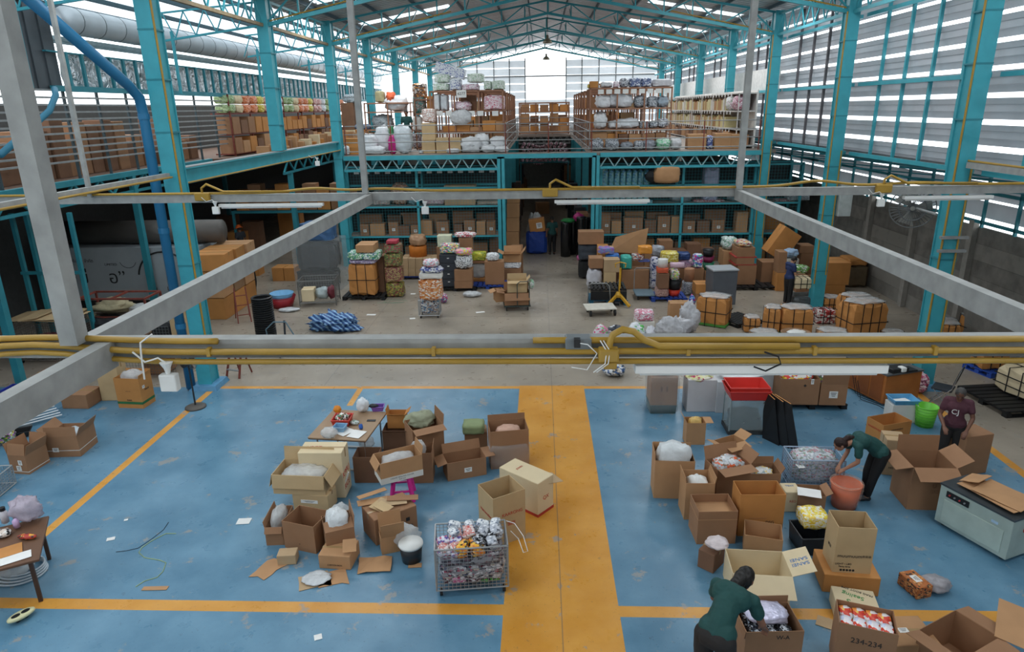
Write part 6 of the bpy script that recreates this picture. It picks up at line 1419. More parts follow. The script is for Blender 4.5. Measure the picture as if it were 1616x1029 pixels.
def tarp():
    m = bpy.data.materials.new('blue_check_tarp'); m.use_nodes = True; nt = m.node_tree; b = nt.nodes['Principled BSDF']; b.inputs['Roughness'].default_value = .45
    N = nt.nodes.new; tc = N('ShaderNodeTexCoord'); w1 = N('ShaderNodeTexWave'); w1.inputs['Scale'].default_value = 3.2; w1.inputs['Distortion'].default_value = 2.5; w1.bands_direction = 'DIAGONAL'
    nt.links.new(tc.outputs['Object'], w1.inputs[0]); r = N('ShaderNodeValToRGB'); r.color_ramp.interpolation = 'CONSTANT'; nt.links.new(w1.outputs['Fac'], r.inputs[0])
    e = r.color_ramp.elements; e.new(.5); e[0].color = hx('274E86')+(1,); e[0].position = 0; e[1].position = .45; e[1].color = hx('3F74B0')+(1,); e[2].position = .72; e[2].color = hx('8FB4D4')+(1,)
    nt.links.new(r.outputs[0], b.inputs['Base Color']); return m
p = at(528, 520); mb = MB(); mb.lump((0, 0, 0), (1.35, .8, .5), 51, .55, 2.4, 26, 40); mb.lump((.5, -.15, 0), (.7, .4, .2), 52, .5, 2.4, 14, 24); mb.lump((-.5, -.05, 0), (.5, .5, .28), 53, .5, 2.4, 14, 24)
o = mb.build('tarpaulin', tarp(), smooth=True); o.location = p; tag(o, 'crumpled blue checked tarpaulin lying on the concrete', 'tarpaulin')
# black ribbed basket tower
p = at(418, 545); mb = MB(); prof = []
for k in range(22): prof += [(.27, k*.065), (.3, k*.065+.02), (.3, k*.065+.045)]
mb.lathe(prof+[(.27, 1.43), (.24, 1.40), (.24, 1.2), (.001, 1.2)], n=22); o = mb.build('stacked_baskets', mat('17191B', .4, name='gloss_black'), smooth=False); o.location = (p.x, p.y+.2, 0); tag(o, 'tall stack of nested black round baskets behind the near cable beam', 'basket')
t = thing('metal_stand', 'curved grey metal stand beside the black basket tower', 'stand', (at(448, 560).x, at(448, 560).y, 0))
MS = mat('5F7A88', .4, .4, name='blue_grey_rod')
mb = MB(); mb.tube([(-.35, 0, .05), (-.42, 0, .75), (-.2, .05, .95), (.15, .05, .95), (.35, 0, .6), (.4, 0, .05)], .02, 8).tube([(-.3, -.1, .5), (0, -.15, .3), (.3, 0, .5)], .018, 8); mb.build('frame', MS, t)
mb = MB(); mb.tube([(0, -.3, .03), (.05, .1, .35), (.05, .2, .95)], .03, 8); mb.build('leg', mat('2A3038', .4), t)
mb = MB(); mb.tube([(-.4, -.05, .03), (.5, .1, .03)], .03, 8); mb.build('foot_bar', BLK, t)
# stack of orange cartons by the near left column
OR3 = [('kraft carton wrapped in brown film', 'pale'), ('orange carton', 'orange'), ('orange carton', 'orange')]
bx0, by0 = -10.95, 20.95
CB2 = {'orange': mat('AE7840', .8, 0, 1, .1, 2, name='orange_card_worn'), 'tan': mat('8F6E50', .6, 0, 1, .15, 4, name='tan_card_worn')}
for k in range(3):
    for j, (zz, hh, nm, cc) in enumerate([(0, .72, 'orange', 'orange'), (.73, .5, 'film wrapped kraft', 'tan'), (1.24, .38, 'orange', 'orange'), (1.63, .56, 'orange' if k < 2 else 'tan', 'orange' if k < 2 else 'tan')]):
        box3('%s carton, %s tier, %s from the front, tall left stack' % (nm, ('bottom', 'second', 'third', 'top')[j], ORD[k]), (bx0+.06*j, by0+.45+k*.88, zz+.001), (1.15-.1*(j == 1), .82, hh-.015), .03*j, col=cc if (j+k) % 2 else CB2[cc], closed=True, tape=j > 1, group='tall stack of cartons left of the hall')
mb = MB(); mb.b2((-.6, -.02, 0), (.6, 2.62, .03)); o = mb.build('strap', BLK); o.location = (bx0, by0, 1.05); bpy.data.objects.remove(o)
t = thing('step_ladder', 'dark red folding ladder standing open behind the carton stack', 'ladder', (at(385, 505).x, at(385, 505).y, 0), .5)
for sx in (-1, 1):
    mb = MB(); mb.bar((sx*.2, -.35, 0), (sx*.17, 0, 1.1), .035); mb.build('rail', RUST, t); mb = MB(); mb.bar((sx*.22, .35, 0), (sx*.17, 0, 1.1), .03); mb.build('rail', RUST, t)
for k in range(3): mb = MB(); mb.bar((-.19, -.27+.1*k, .25+.3*k), (.19, -.27+.1*k, .25+.3*k), .05, .02); mb.build('rung', RUST, t)
bag('black umbrella cloth hanging by the red ladder', (at(395, 470).x, at(395, 470).y+.3, .0), (.35, .3, 1.3), BLK, 5, name='umbrella', cat='umbrella')
t = thing('step_ladder', 'small reddish step stool beside the foot of the near left column', 'ladder', (at(367, 600).x, at(367, 600).y+.35, 0), -.3)
for sx in (-1, 1):
    mb = MB(); mb.bar((sx*.2, -.2, 0), (sx*.17, .05, .75), .04); mb.build('rail', RUST, t); mb = MB(); mb.bar((sx*.2, .28, 0), (sx*.17, .08, .75), .03); mb.build('rail', RUST, t)
for k in range(3): mb = MB(); mb.bar((-.18, -.15+.07*k, .2+.22*k), (.18, -.15+.07*k, .2+.22*k), .08, .02); mb.build('tread', GREYST, t)
# --- annex at ground level: white banner panel, roller, red frame, cage, gate
Yp = 22.2; xl, xr = atY(75, 430, Yp).x, atY(318, 430, Yp).x
t = thing('container_box', 'long white container side with black Thai lettering and a black ring in the left annex', 'container', ((xl+xr)/2, Yp, 0))
w = xr-xl; WPAN = mat('9DA3A6', .6, 0, 1, .06, 2, name='dull_white_panel')
mb = MB(); mb.b2((-w/2, 0, .35), (w/2, 2.2, 2.2)); mb.build('side_panel', WPAN, t)
text('“ใหม่    อ”', .62, INK, t, (-w/2+1.5, -.006, 1.15), (PI/2, 0, 0)); text('บริษัท • จำกัด', .15, INK, t, (-w/2+1.3, -.006, 1.75), (PI/2, 0, 0)); text('LIMITED', .12, INK, t, (-w/2+2.3, -.006, 1.62), (PI/2, 0, 0)); text('ใน      LDAWON', .2, INK, t, (w/2-1.1, -.006, .75), (PI/2, 0, 0))
mb = MB(); mb.tube([(1.45+.95*math.cos(rad(a)), -.01, 1.1+.95*math.sin(rad(a))) for a in range(10, 171, 8)], .03, 6); mb.build('printed_ring', INK, t)
mb = MB(); mb.tube([(.2+.3*math.cos(rad(a)), -.008, 1.8+.3*math.sin(rad(a))) for a in range(200, 341, 10)], .008, 4); mb.build('printed_arc', INK, t)
mb = MB(); mb.b2((-w/2, .1, 0), (w/2, 2.1, .34)); mb.build('base', mat('2A2A2A', .6), t)
mb = MB(); mb.tube([(atY(70, 370, 22.6).x, 22.9, 2.62), (atY(345, 370, 22.6).x, 22.9, 2.62)], .4, 20); o = mb.build('storage_tank', mat('5A5652', .5, .2, 1, .1, 3, name='dusty_tank'), smooth=True); tag(o, 'long dusty grey tank lying on top of the white container', 'tank')
t = thing('frame_table', 'rust red metal frame table with an open box frame on top, in the left annex', 'table', (atY(175, 470, 18.2).x, 18.6, 0), 0)
mb = MB(); W2 = .98; D2 = .42
for z in (.95, 1.5):
    for (p0, p1) in (((-W2, -D2), (W2, -D2)), ((W2, -D2), (W2, D2)), ((W2, D2), (-W2, D2)), ((-W2, D2), (-W2, -D2))): mb.bar((p0[0], p0[1], z), (p1[0], p1[1], z), .05)
mb.bar((0, -D2, 1.5), (0, D2, 1.5), .05); mb.build('frame', RUST, t)
mb = MB(); mb.box((0, 0, .75), (.05, .05, 1.5)); reps('leg', mb, RUST, t, [(sx*W2, sy*D2, 0) for sx in (-1, 1) for sy in (-1, 1)])
mb = MB(); mb.b2((-W2, -D2, .93), (W2, D2, .95)); mb.build('shelf_board', mat('8A8074', .7, name='board_grey'), t)
q = t.location
bag('beige canvas sack slumped on the red frame table', (q.x-.2, q.y, .98), (1.1, .75, .42), mat('A89C7C', .8, 0, 1, .12, 6, name='canvas', bump=.6), 61, .5, name='canvas_sack', cat='sack')
bag('roll of clear film lying on the red frame table', (q.x+.6, q.y, .98), (.7, .5, .26), CLEAR, 62)
bag('beige canvas hanging off the left end of the red frame table', (q.x-.85, q.y-.3, .62), (.4, .3, .5), mat('A89C7C', .8, 0, 1, .12, 6), 63, .5, name='canvas_sack', cat='sack')
bag('magenta bag on the dark goods under the red frame table', (q.x-.6, q.y-.3, .62), (.4, .3, .2), mat('8A2A6A', .5, name='magenta'), 6)
stack(130, 190, 17.9, .8, [(505, 'p', mat('262628', .5, 0, 1, .2, 5, name='dark_goods2'), 'dark goods under the red frame table')])
stack(236, 284, 17.6, .6, [(510, 'p', BLK, 'black cabinet standing beside the blue drain pipe')]); stack(204, 234, 17.7, .5, [(528, 'c', 'dark', 'low dark carton left of the black cabinet')])
stack(272, 290, 16.9, .3, [(492, 'o', 'beige', 'narrow beige wooden box leaning at the blue drain pipe')])
wire_cage('wire cage with cardboard on top in the left annex', (atY(55, 500, 16.9).x, 17.4, 0), 1.6, .9, 1.15, 0, z0=.1, s=.07, name='wire_cage', m=mat('6F6A64', .5, .3, name='old_wire'), cat='cage')
q = (atY(55, 500, 16.9).x, 17.4)
bag('crimson goods inside the left wire cage', (q[0]-.15, q[1], .12), (1.1, .7, .6), mat('9A2F44', .6, 0, 1, .2, 7, name='crimson_goods', bump=.4), 7, .2, name='bagged_goods', cat='goods')
for i, (dx, w3, tl) in enumerate(((-.45, 1.1, -.12), (.3, 1.2, .05), (.2, 1.3, 0))): sheet('%s beige cardboard sheet from the left on the left wire cage' % ORD[i], (q[0]+dx, q[1]-.05, 1.2+.04*i+(.06 if i == 0 else 0)), w3, 1.1, 'beige', .06*i, (0, tl), fold=.02)
t = thing('teal_gate', 'tall teal gate of upright bars at the far left edge', 'gate', (0, 0, 0))
for k in range(5):
    a = atY(-20+k*24, 330, 17.2-.0*k); mb = MB(); mb.b2((a.x-.05, 17.9, 0), (a.x+.05, 18.0, 4.0)); mb.build('bar', TEALD, t)
mb = MB(); mb.b2((atY(-25, 330, 17.2).x, 17.88, 2.3), (atY(78, 330, 17.2).x, 17.98, 2.38)).b2((atY(-25, 330, 17.2).x, 17.88, .9), (atY(78, 330, 17.2).x, 17.98, .98)); mb.build('rail', TEALD, t)
mb = MB(); wire_panel(mb, (-10.9, 15.9, .1), (1, 0, 0), (0, 0, 1), 1.5, 1.3, .08); tag(mb.build('wire_screen', mat('5F6464', .5, .3, name='grey_wire')), 'grey wire mesh screen behind the wrapped brown parcel', 'screen')
stack(226, 262, 16.1, .5, [(590, 'c', 'dark', 'dark red-brown carton behind the green-banded orange carton'), (572, 'o', 'brown', 'open brown carton on the dark one behind the hanging socket')])
# dark goods at the back of the annex, under the deck
random.seed(4)
for k in range(16):
    x = -16.6+random.random()*5.4; y = 25.5+random.random()*10; h = .5+random.random()*1.5; w = .7+random.random()*.6
    if x > -12 and y < 28: x -= 3
    box3('brown carton stacked in the dark under the left deck', (x, y, 0), (w, .6, h), 0, col=random.choice(['brown', 'dark', 'orange', 'brown']), closed=True, tape=False, group='cartons in the dark under the left deck')
for k in range(9):
    box3('large brown carton on the dark shelf behind the orange hat', (-13.4+k*.62, 30.5, 2.3), (.58, .6, .9+.25*(k % 2)), 0, col='orange' if k % 3 == 0 else 'brown', closed=True, tape=False, group='cartons on the dark annex shelf')
mb = MB(); mb.b2((-13.9, 30.1, 2.18), (-8.1, 30.95, 2.29)).b2((-13.9, 30.1, 0), (-13.8, 30.2, 2.2)).b2((-8.2, 30.1, 0), (-8.1, 30.2, 2.2)).b2((-11, 30.1, 0), (-10.9, 30.2, 2.2)); tag(mb.build('shelf_rack', TEALD), 'teal shelf carrying large cartons in the dark of the left annex', 'rack')
# --- right of the aisle: the big mixed pile
WSK = mat('C4C2C8', .4, 0, 1, .08, 7, name='white_sack', bump=.4)
stack(913, 953, 26.2, .6, [(412, 'p', BLK, 'black drums behind the left end of the mixed pile'), (386, 'p', mat('3A4048', .5), 'dark grey goods under the long brown carton of the mixed pile'), (366, 'c', 'brown', 'long brown carton high at the left end of the mixed pile')])
stack(926, 951, 24.3, .6, [(424, 'b', WSK, 'white sack at the left front of the mixed pile'), (408, 'c', 'brown', 'brown carton above the white sack in the mixed pile', 4, 1)])
stack(953, 972, 24.2, .5, [(430, 'c', 'beige', 'small beige carton behind the yellow pallet jack'), (410, 'c', 'pale', 'khaki carton above the beige one in the mixed pile', 0, 6)])
stack(946, 976, 25.0, .5, [(416, 'c', 'dark', 'hidden brown carton under the blue gift box'), (402, 'p', mat('3F78C0', .35, 0, 1, .2, 12, name='gift_blue'), 'blue gift-like box on the mixed pile', 10, 2), (391, 'p', PM('rainbowpack', ['9A6AB0', 'C8A06A', '7A8AC0'], 4), 'purple and brown pack on the mixed pile', -2, -6)])
stack(943, 960, 25.8, .4, [(388, 'c', 'orange', 'orange brown carton with a white label high in the mixed pile')], .9)
stack(981, 1024, 24.6, .6, [(426, 'c', 'brown', 'wide brown carton in the middle of the mixed pile'), (405, 'p', mat('3FA89A', .45, 0, 1, .08, 9, name='teal_box'), 'teal box on the wide brown carton of the mixed pile', 0, -26)])
stack(1000, 1026, 24.7, .4, [(414, 'p', mat('5A6AB0', .35, 0, 1, .15, 9, name='violet_basket'), 'violet blue basket in the mixed pile', 8, 0), (402, 'p', PM('redmix', ['B04A3A', 'D8D0C8', '6A8A9A'], 9), 'small red and white goods on the violet basket', -2, -10), (389, 'p', mat('E0953A', .4, 0, 1, .08, 9, name='orange_basket'), 'orange basket at the top of the mixed pile', 8, 4)], BOXES and 1.0)
mb = MB(); p0 = atY(990, 384, 26.4); mb.add([(-.75, 0, 0), (.6, 0, -.1), (.75, .1, .9), (-.5, .1, .55), (-.75, .012, 0), (.6, .012, -.1), (.75, .112, .9), (-.5, .112, .55)], [(0, 1, 2, 3), (7, 6, 5, 4), (0, 4, 5, 1), (1, 5, 6, 2), (2, 6, 7, 3), (3, 7, 4, 0)]); o = mb.build('cardboard_sheet', CB['tan']); o.location = (p0.x, 26.0, p0.z-.25); tag(o, 'large slanting cardboard panel standing behind the mixed pile', 'cardboard')
stack(968, 1015, 26.2, .5, [(398, 'c', 'brown', 'brown carton holding up the slanting cardboard panel')])
stack(1026, 1041, 24.6, .4, [(407, 'p', PM('lilacwhite', ['B8B8CC', '3A4A7A', 'C9C8D4', 'D4D4DC'], 6), 'tall white and lilac pack in the mixed pile')])
stack(1029, 1050, 25.4, .5, [(407, 'c', 'brown', 'brown carton under the silver bag of the mixed pile'), (389, 'b', mat('A8ACB4', .25, .2, 1, .2, 8, name='silver_bag', bump=.6), 'silver bag near the top of the mixed pile')])
pallet('blue pallet under the front of the mixed pile', (atY(1056, 480, 22.9).x, 23.3), 1.25, .9, col=NAVY)
stack(1036, 1056, 22.9, .5, [(456, 'p', PM('pinkpattern', ['A8807A', 'C9A89A', '8A6A64'], 18), 'pinkish patterned pack at the foot of the mixed pile'), (432, 'c', 'dark', 'dark brown tall box in the mixed pile', 3, 0), (424, 'p', mat('C8583A', .4, name='coral_plastic'), 'coral red basket on the dark brown box', 2, 0), (411, 'y', WHT, 'white roll on the coral basket of the mixed pile', 4, 0)], .145)
stack(1056, 1078, 22.9, .6, [(460, 't', mat('D83F2C', .35, name='tomato_plastic'), 'red tub at the foot of the mixed pile', 0, -2), (444, 't', BLK, 'black tub stacked on the red tub'), (426, 'b', PM('clearcolours', ['C8CCC8', '8AC0A0', 'D8A8C0', '6A6A70', 'C9C94A'], 9), 'clear bag of coloured goods in the black tub', 2, -4), (417, 'r', mat('D8B8C8', .6, name='pink_roll'), 'pink roll lying on the bag of coloured goods', 4, 4)], .145)
stack(1045, 1072, 24.4, .6, [(416, 'c', 'brown', 'brown carton under the yellow pack'), (399, 'p', PM('yellowpack2', ['D8C84A', 'E8E0A0', 'C8A83A'], 9), 'yellow pack near the top of the mixed pile')])
stack(1079, 1096, 23.6, .5, [(446, 'p', PM('silverpat', ['9AA0A8', '5A6068', 'B8BCC4', '7A8088'], 16), 'silver patterned pack right of the tubs'), (426, 'y', mat('B08060', .6, name='tan_drum'), 'tan drum on the silver patterned pack', 3, 2)])
stack(1071, 1095, 24.8, .5, [(424, 'c', 'brown', 'brown carton under the lilac pack'), (411, 'p', PM('lilacpink', ['B890B0', 'D8B0B8', '8A7A94'], 9), 'lilac and pink pack in the mixed pile'), (400, 'p', mat('2F4678', .4, 0, 1, .15, 7, name='navy_pack'), 'navy pack on the lilac one in the mixed pile', 0, -5)])
stack(1095, 1110, 24.4, .4, [(424, 'c', 'brown', 'narrow brown carton under the striped towels'), (402, 'p', PM('towels', ['4A9A8A', '8A4A9A', 'D84A8A', '5A7AC8', 'E8E4E8'], 5), 'stack of striped towels in the mixed pile')])
stack(1111, 1129, 24.9, .5, [(428, 'c', 'brown', 'brown carton under the black tubs at the back right of the mixed pile'), (416, 't', mat('3A8A6A', .4, name='green_tub'), 'green tub near the back right of the mixed pile'), (407, 't', mat('8A2A54', .4, name='plum_tub'), 'plum tub on the green tub'), (396, 't', BLK, 'black tub topping the green and plum ones')])
# filler behind the pile
random.seed(9)
for k in range(8):
    box3('brown carton half hidden behind the mixed pile', (atY(960+k*22, 430, 27.2).x, 27.4, 0), (.55, .6, .7+random.random()*.7), 0, col=random.choice(['brown', 'tan', 'dark']), closed=True, tape=False, group='cartons behind the mixed pile')
# platform trolley, pallets on trolley, pallet jack
t = thing('platform_trolley', 'empty blue grey platform trolley with a folded bar handle', 'trolley', (atY(1018, 470, 23.2).x, 23.5, 0), 0)
mb = MB(); mb.b2((-.34, -.45, .14), (.34, .45, .19)); mb.build('platform', mat('5F7480', .5, name='slate_blue'), t, bevel=.02)
mb = MB(); mb.tube([(-.3, .42, .19), (-.3, .44, .9), (-.24, .44, .96), (.24, .44, .96), (.3, .44, .9), (.3, .42, .19)], .016, 8); mb.build('handle', GREYST, t)
mb = MB(); mb.tube([(-.02, 0, .06), (.02, 0, .06)], .06, 12); reps('wheel', mb, BLK, t, [(sx*.26, sy*.36, 0) for sx in (-1, 1) for sy in (-1, 1)])
cx_ = atY(961, 470, 22.4).x
pallet('teal blue pallet at the bottom of the black crates behind the pallet jack', (cx_, 22.9), 1.3, .9, col=mat('1F5F7A', .5, name='petrol_plastic'), h=.2); 
t = thing('plastic_pallet', 'black slotted pallet lying on the teal blue one', 'pallet', (cx_, 22.9, .201))
mb = MB()
for k in range(9): mb.b2((-.62+k*.14, -.48, .34), (-.54+k*.14, .48, .4))
for y in (-.45, -.15, .15, .42): mb.b2((-.62, y, .31), (.6, y+.05, .36))
mb.b2((-.62, -.48, 0), (.6, -.44, .3)); mb.build('deck', BLK, t)
mb = MB(); mb.tube([(cx_-.72, 22.3, .0), (cx_-.72, 22.3, .75), (cx_-.6, 22.3, .82), (cx_-.1, 22.3, .82), (cx_, 22.3, .72), (cx_+.05, 22.3, 0)], .018, 8); tag(mb.build('trolley_handle', GREYST, smooth=True), 'bent grey bar handle in front of the black slotted pallet', 'handle')
pj = at(972, 482); t = thing('pallet_jack', 'yellow hand pallet jack with its tall handle upright', 'pallet jack', (pj.x, pj.y, 0))
YJ = mat('C9982A', .4, 0, 1, .08, 5, name='jack_yellow')
mb = MB(); mb.tube([(.1, 0, .3), (.12, .05, 1.3)], .035, 10); mb.build('handle_shaft', YJ, t)
mb = MB(); mb.tube([(-.04, .05, 1.32), (-.06, .05, 1.45), (.12, .05, 1.5), (.3, .05, 1.45), (.28, .05, 1.32)], .022, 8); mb.build('grip', YJ, t)
mb = MB(); mb.lathe([(.1, .3), (.12, .38), (.06, .5)], (.06, 0, 0), 14); mb.build('pump', YJ, t)
mb = MB(); mb.bar((.05, 0, .4), (-.35, -.3, .06), .08, .08); mb.build('fork', YJ, t); mb = MB(); mb.bar((.1, 0, .4), (.42, -.35, .06), .08, .08); mb.build('fork', YJ, t)
mb = MB(); mb.tube([(-.06, 0, .08), (.1, 0, .08)], .08, 14); mb.build('wheel', BLK, t)
t = thing('platform_trolley', 'white topped flat trolley in front of the pallet jack', 'trolley', (at(950, 500).x, at(950, 500).y+.35, 0), .12)
mb = MB(); mb.b2((-.55, -.36, .22), (.45, .36, .27)); mb.build('platform', mat('CFCBBE', .5, name='off_white_deck'), t, bevel=.02)
mb = MB(); mb.tube([(-.03, 0, .1), (.03, 0, .1)], .1, 14); reps('wheel', mb, BLK, t, [(sx*.4, sy*.26, 0) for sx in (-1, 1) for sy in (-1, 1)])
# near right group just behind the cable beam
Yg = at(960, 545).y
bag('heart shaped pink and green bag left of the black white bag', at(948, 538), (.42, .35, .5), PM('heart', ['6AC86A', 'E89AB8', 'D8D8DC', 'D85A8A', 'E0E0E4'], 7), 3)
bag('black bag with a white top near the flat trolley', at(972, 534), (.52, .4, .42), PM('navywhite', ['1F2836', '1F2836', 'DADCE0', '1F2836'], 3), 9)
bag('white bag with green foot right of the black bag', at(1003, 542), (.5, .4, .62), PM('whitegreen', ['D8DCE0', 'E8EAEE', 'C8D4DC', '5AC05A', 'DDE0E4'], 6), 12)
bag('white tall bag next to the green footed one', at(1027, 543), (.36, .36, .55), mat('D4D4DC', .35, 0, 1, .08, 8, name='lilac_white', bump=.5), 14)
stack(1003, 1033, at(1015, 522).y, .5, [(508, 'c', 'white', 'white carton under the pink white pack'), (493, 'p', PM('pinkwhite3', ['E8E0E4', 'D0708A', 'E8E4E8', 'D8A0B0'], 9), 'pink and white pack in front of the pallet jack')])
FILM = mat('C8C8CC', .25, 0, .8, .12, 9, name='film_heap', bump=.8, spec=.6)
bag('tall heap of white film left of the large strapped bale', at(1062, 545), (1.05, .7, .85), FILM, 71, .5, n=24)
bag('smaller heap of white film at the foot of the large strapped bale', at(1085, 525), (.6, .5, .85), FILM, 72, .5, n=22)
stack(1057, 1090, at(1070, 505).y, .4, [(479, 'c', 'tan', 'small tan carton behind the film heap')])
bag('blue and pink printed bag in front of the large strapped bale', at(1124, 552), (.75, .5, .42), PM('bluepink', ['C8CCE0', '4A6AC8', 'D86A9A', 'E0E0EC', '6A8AD8', 'E8E4EC'], 8), 73)
bag('clear bubble wrap heap right of the blue printed bag', at(1166, 550), (1.0, .5, .36), mat('BFC2C6', .2, 0, .75, .15, 12, name='bubble_wrap', bump=.9, spec=.7), 74, .5)
bag('blue and white bag on the floor under the near cable beam', at(969, 592), (.6, .45, .3), PM('bluewhite4', ['C8CCD0', '3A5A8A', 'E0E0E2', '2A3A4A', 'B8A890'], 8), 75)
# strapped bales
bale('largest strapped orange bale right of the film heap', (1096, 512), (1144, 519), 468, .75, col='orange', nx=2, band=True)
stack(1098, 1128, at(1110, 478).y+.3, .6, [(464, 'c', 'brown', 'brown carton hidden under the orange one behind the largest bale'), (449, 'c', 'orange', 'orange carton standing behind the largest strapped bale')])
bag('blue and magenta printed packet leaning on the largest bale', at(1091, 487, .5), (.2, .25, .45), PM('magentablue', ['3A4AA0', 'B83A7A', '6AA0D0'], 7), 8, name='packet', cat='packet')
t = thing('storage_box', 'tall grey box with a pale lid right of the mixed pile', 'box', (at(1140, 482).x, at(1140, 482).y+.4, 0), .12)
mb = MB(); mb.b2((-.42, -.36, 0), (.42, .36, 1.18)); mb.build('body', mat('5A5F66', .5, 0, 1, .08, 3, name='slate_grey'), t, bevel=.015); mb = MB(); mb.b2((-.45, -.39, 1.18), (.45, .39, 1.23)); mb.build('lid', mat('A8ACB0', .4, 0, 1, .06, 3, name='pale_lid'), t, bevel=.01)
pallet('black pallet beside the foot of the largest bale', (at(1165, 508).x, at(1165, 508).y), 1.0, 1.0, .5)
bale('small low orange bale left of the middle bales', (1174, 525), (1199, 526), 503, .5, nx=2)
bale('orange bale with green band in the middle row', (1201, 527), (1229, 530), 487, .6, nx=2, band=True)
bale('large rounded orange bale with film on top', (1233, 532), (1281, 533), 489, .7, nx=2, band=True)
stack(1290, 1319, at(1300, 512).y, .45, [(490, 's', PM('whitered', ['C9C4C0', 'A83A3A', 'DAD6D2', '8A2A2A'], 8), 'white and red strapped pack between the orange bales')])
bale('small orange bale behind the white and red pack', (1300, 490), (1329, 490), 472, .6, nx=3)
bale('biggest orange bale on the right with green band', (1342, 541), (1396, 537), 482, .8, nx=3, nz=1, band=True)
bale('orange bale behind the biggest one on the right', (1331, 520), (1372, 518), 470, .6, nx=2)
for i, (a, b, v) in enumerate((((1288, 548), (1336, 552), 524), ((1186, 548), (1230, 549), 528), ((1394, 546), (1430, 548), 528), ((1236, 556), (1286, 557), 536), ((1100, 556), (1160, 556), 538))):
    bale('flat strapped layer of cartons on the floor, %s listed right of the aisle' % ORD[i] if 0 else ('flat strapped cartons in front of the %s' % ('biggest orange bale', 'green banded middle bale', 'teal column', 'rounded orange bale', 'film heap')[i]), a, b, v, .6, col='tan', nx=3, nz=1, film=True, group=None)
tub('round brown basket with white cloth in front of the rounded bale', at(1254, 545)+Vector((0, 0, .16)), .8, .8, .22, mat('9A7A5E', .7, name='wicker'), round_=True, taper=.85, name='round_basket', cat='basket')
bag('white cloth in the round brown basket', at(1254, 545)+Vector((0, 0, .34)), (.5, .4, .1), WHT, 8, name='cloth', cat='cloth')
bale('orange bale right of the near right column, left one', (1471, 548), (1512, 552), 512, .9, nx=3, nz=1)
bale('orange bale right of the near right column, right one', (1524, 536), (1556, 534), 500, .7, nx=2, nz=1)
bale('low orange cartons behind the cream block at the right edge', (1528, 556), (1580, 556), 540, .6, col='orange', nx=2, nz=1, film=False)
# right bay goods
pallet('black pallet under the cartons at the right cage', (atY(1193, 455, 24.3).x, 24.9), 1.9, 1.2)
stack(1163, 1193, 24.6, .8, [(419, 'c', 'brown', 'big brown carton on the black pallet at the right cage'), (391, 'c', 'brown', 'brown carton with red bands on the big one at the right cage', 0, -2), (382, 'b', PM('topgoods', ['D8D0C0', 'E0B86A', 'B84A5A', 'D8DADA'], 8), 'mixed goods heaped on the red banded carton', 2, -4)], .145)
bx_r = [o for o in COL.objects if o.get('label') == 'brown carton with red bands on the big one at the right cage'][0]
mb = MB(); mb.box((0, 0, .3), (.79, .81, .04)); mb.box((0, 0, .02), (.79, .81, .03)); mb.build('band', mat('A83A34', .5, name='red_tape'), bx_r)
stack(1141, 1162, 25.4, .7, [(420, 'c', 'brown', 'brown carton left of the red banded one'), (396, 'c', 'tan', 'tan carton topped with silver bag left of the red banded one'), (376, 'b', PM('silvergreen', ['C0CCC8', '8AB09A', 'E0E4E4'], 8), 'silver green bag on the tan carton', 2, 4)])
box3('orange carton tipped steeply over the brown cartons at the right cage', (atY(1222, 420, 25.6).x, 26.0, .95), (.75, .7, 1.15), rot=(0, rad(32), 0), col='orange', closed=True)
stack(1201, 1228, 25.0, .7, [(414, 'c', 'brown', 'brown carton under the tipped orange one')], .0)
stack(1225, 1241, 24.2, .5, [(431, 'c', 'orange', 'narrow orange carton behind the man in navy'), (398, 'c', 'brown', 'tall narrow brown carton above the narrow orange one', 3, 0)])
stack(1240, 1262, 24.8, .5, [(420, 'c', 'brown', 'brown carton under the pale blue bag'), (408, 'p', 'white', 'white pack under the pale blue bag'), (395, 'b', mat('9AB4D0', .35, 0, 1, .1, 8, name='pale_blue_bag', bump=.5), 'pale blue bag behind the head of the man in navy')])
stack(1257, 1279, 24.0, .5, [(434, 'c', 'brown', 'brown carton under the green bag'), (421, 'b', PM('greenbag', ['7AAE5A', '4F8A3A', 'D8DCD8'], 7), 'green bag right of the man in navy')])
stack(1262, 1284, 25.8, .6, [(400, 'c', 'brown', 'brown carton high behind the pale blue bag'), (388, 'c', 'brown', 'topmost brown carton behind the teal column')])
stack(1254, 1296, 22.0, .9, [(470, 'p', mat('4A4E50', .4, name='dark_table'), 'dark packing bench beside the man in navy')])
stack(1254, 1283, 22.1, .6, [(440, 's', 'cream', 'cream strapped carton under the hands of the man in navy')], zat(at(1275, 500), 470) and .62)
bag('magenta bag beside the teal column on the right', atY(1291, 462, 22.6), (.3, .3, .25), mat('C2337A', .4, name='magenta2'), 5)
stack(1297, 1341, 23.6, 1.0, [(450, 'c', 'orange', 'orange carton with a round mark right of the second right column', 4, -8), (415, 'c', 'orange', 'long orange carton lying on the round marked one')])
stack(1336, 1372, 24.6, .8, [(420, 'p', mat('6A5A44', .6, name='bench_dark'), 'dark bench behind the long orange carton'), (408, 'p', CB['orange'], 'thin orange board lying on the dark bench')])
k = 0
for (u, Y, vt) in ((1372, 26.2, 385), (1396, 26.4, 380), (1420, 26.0, 374), (1376, 24.8, 418), (1404, 24.9, 410), (1428, 24.6, 402)):
    stack(u-11, u+11, Y, .8, [(vt, 'y', BLK, 'black wrapped drum in the dark right bay, %s of six' % ORD[k])]); k += 1
stack(1425, 1447, 23.2, .5, [(455, 'c', 'dark', 'low dark crate by the foot of the plank wall'), (448, 'c', 'pale', 'small open crate on the low dark crate')])
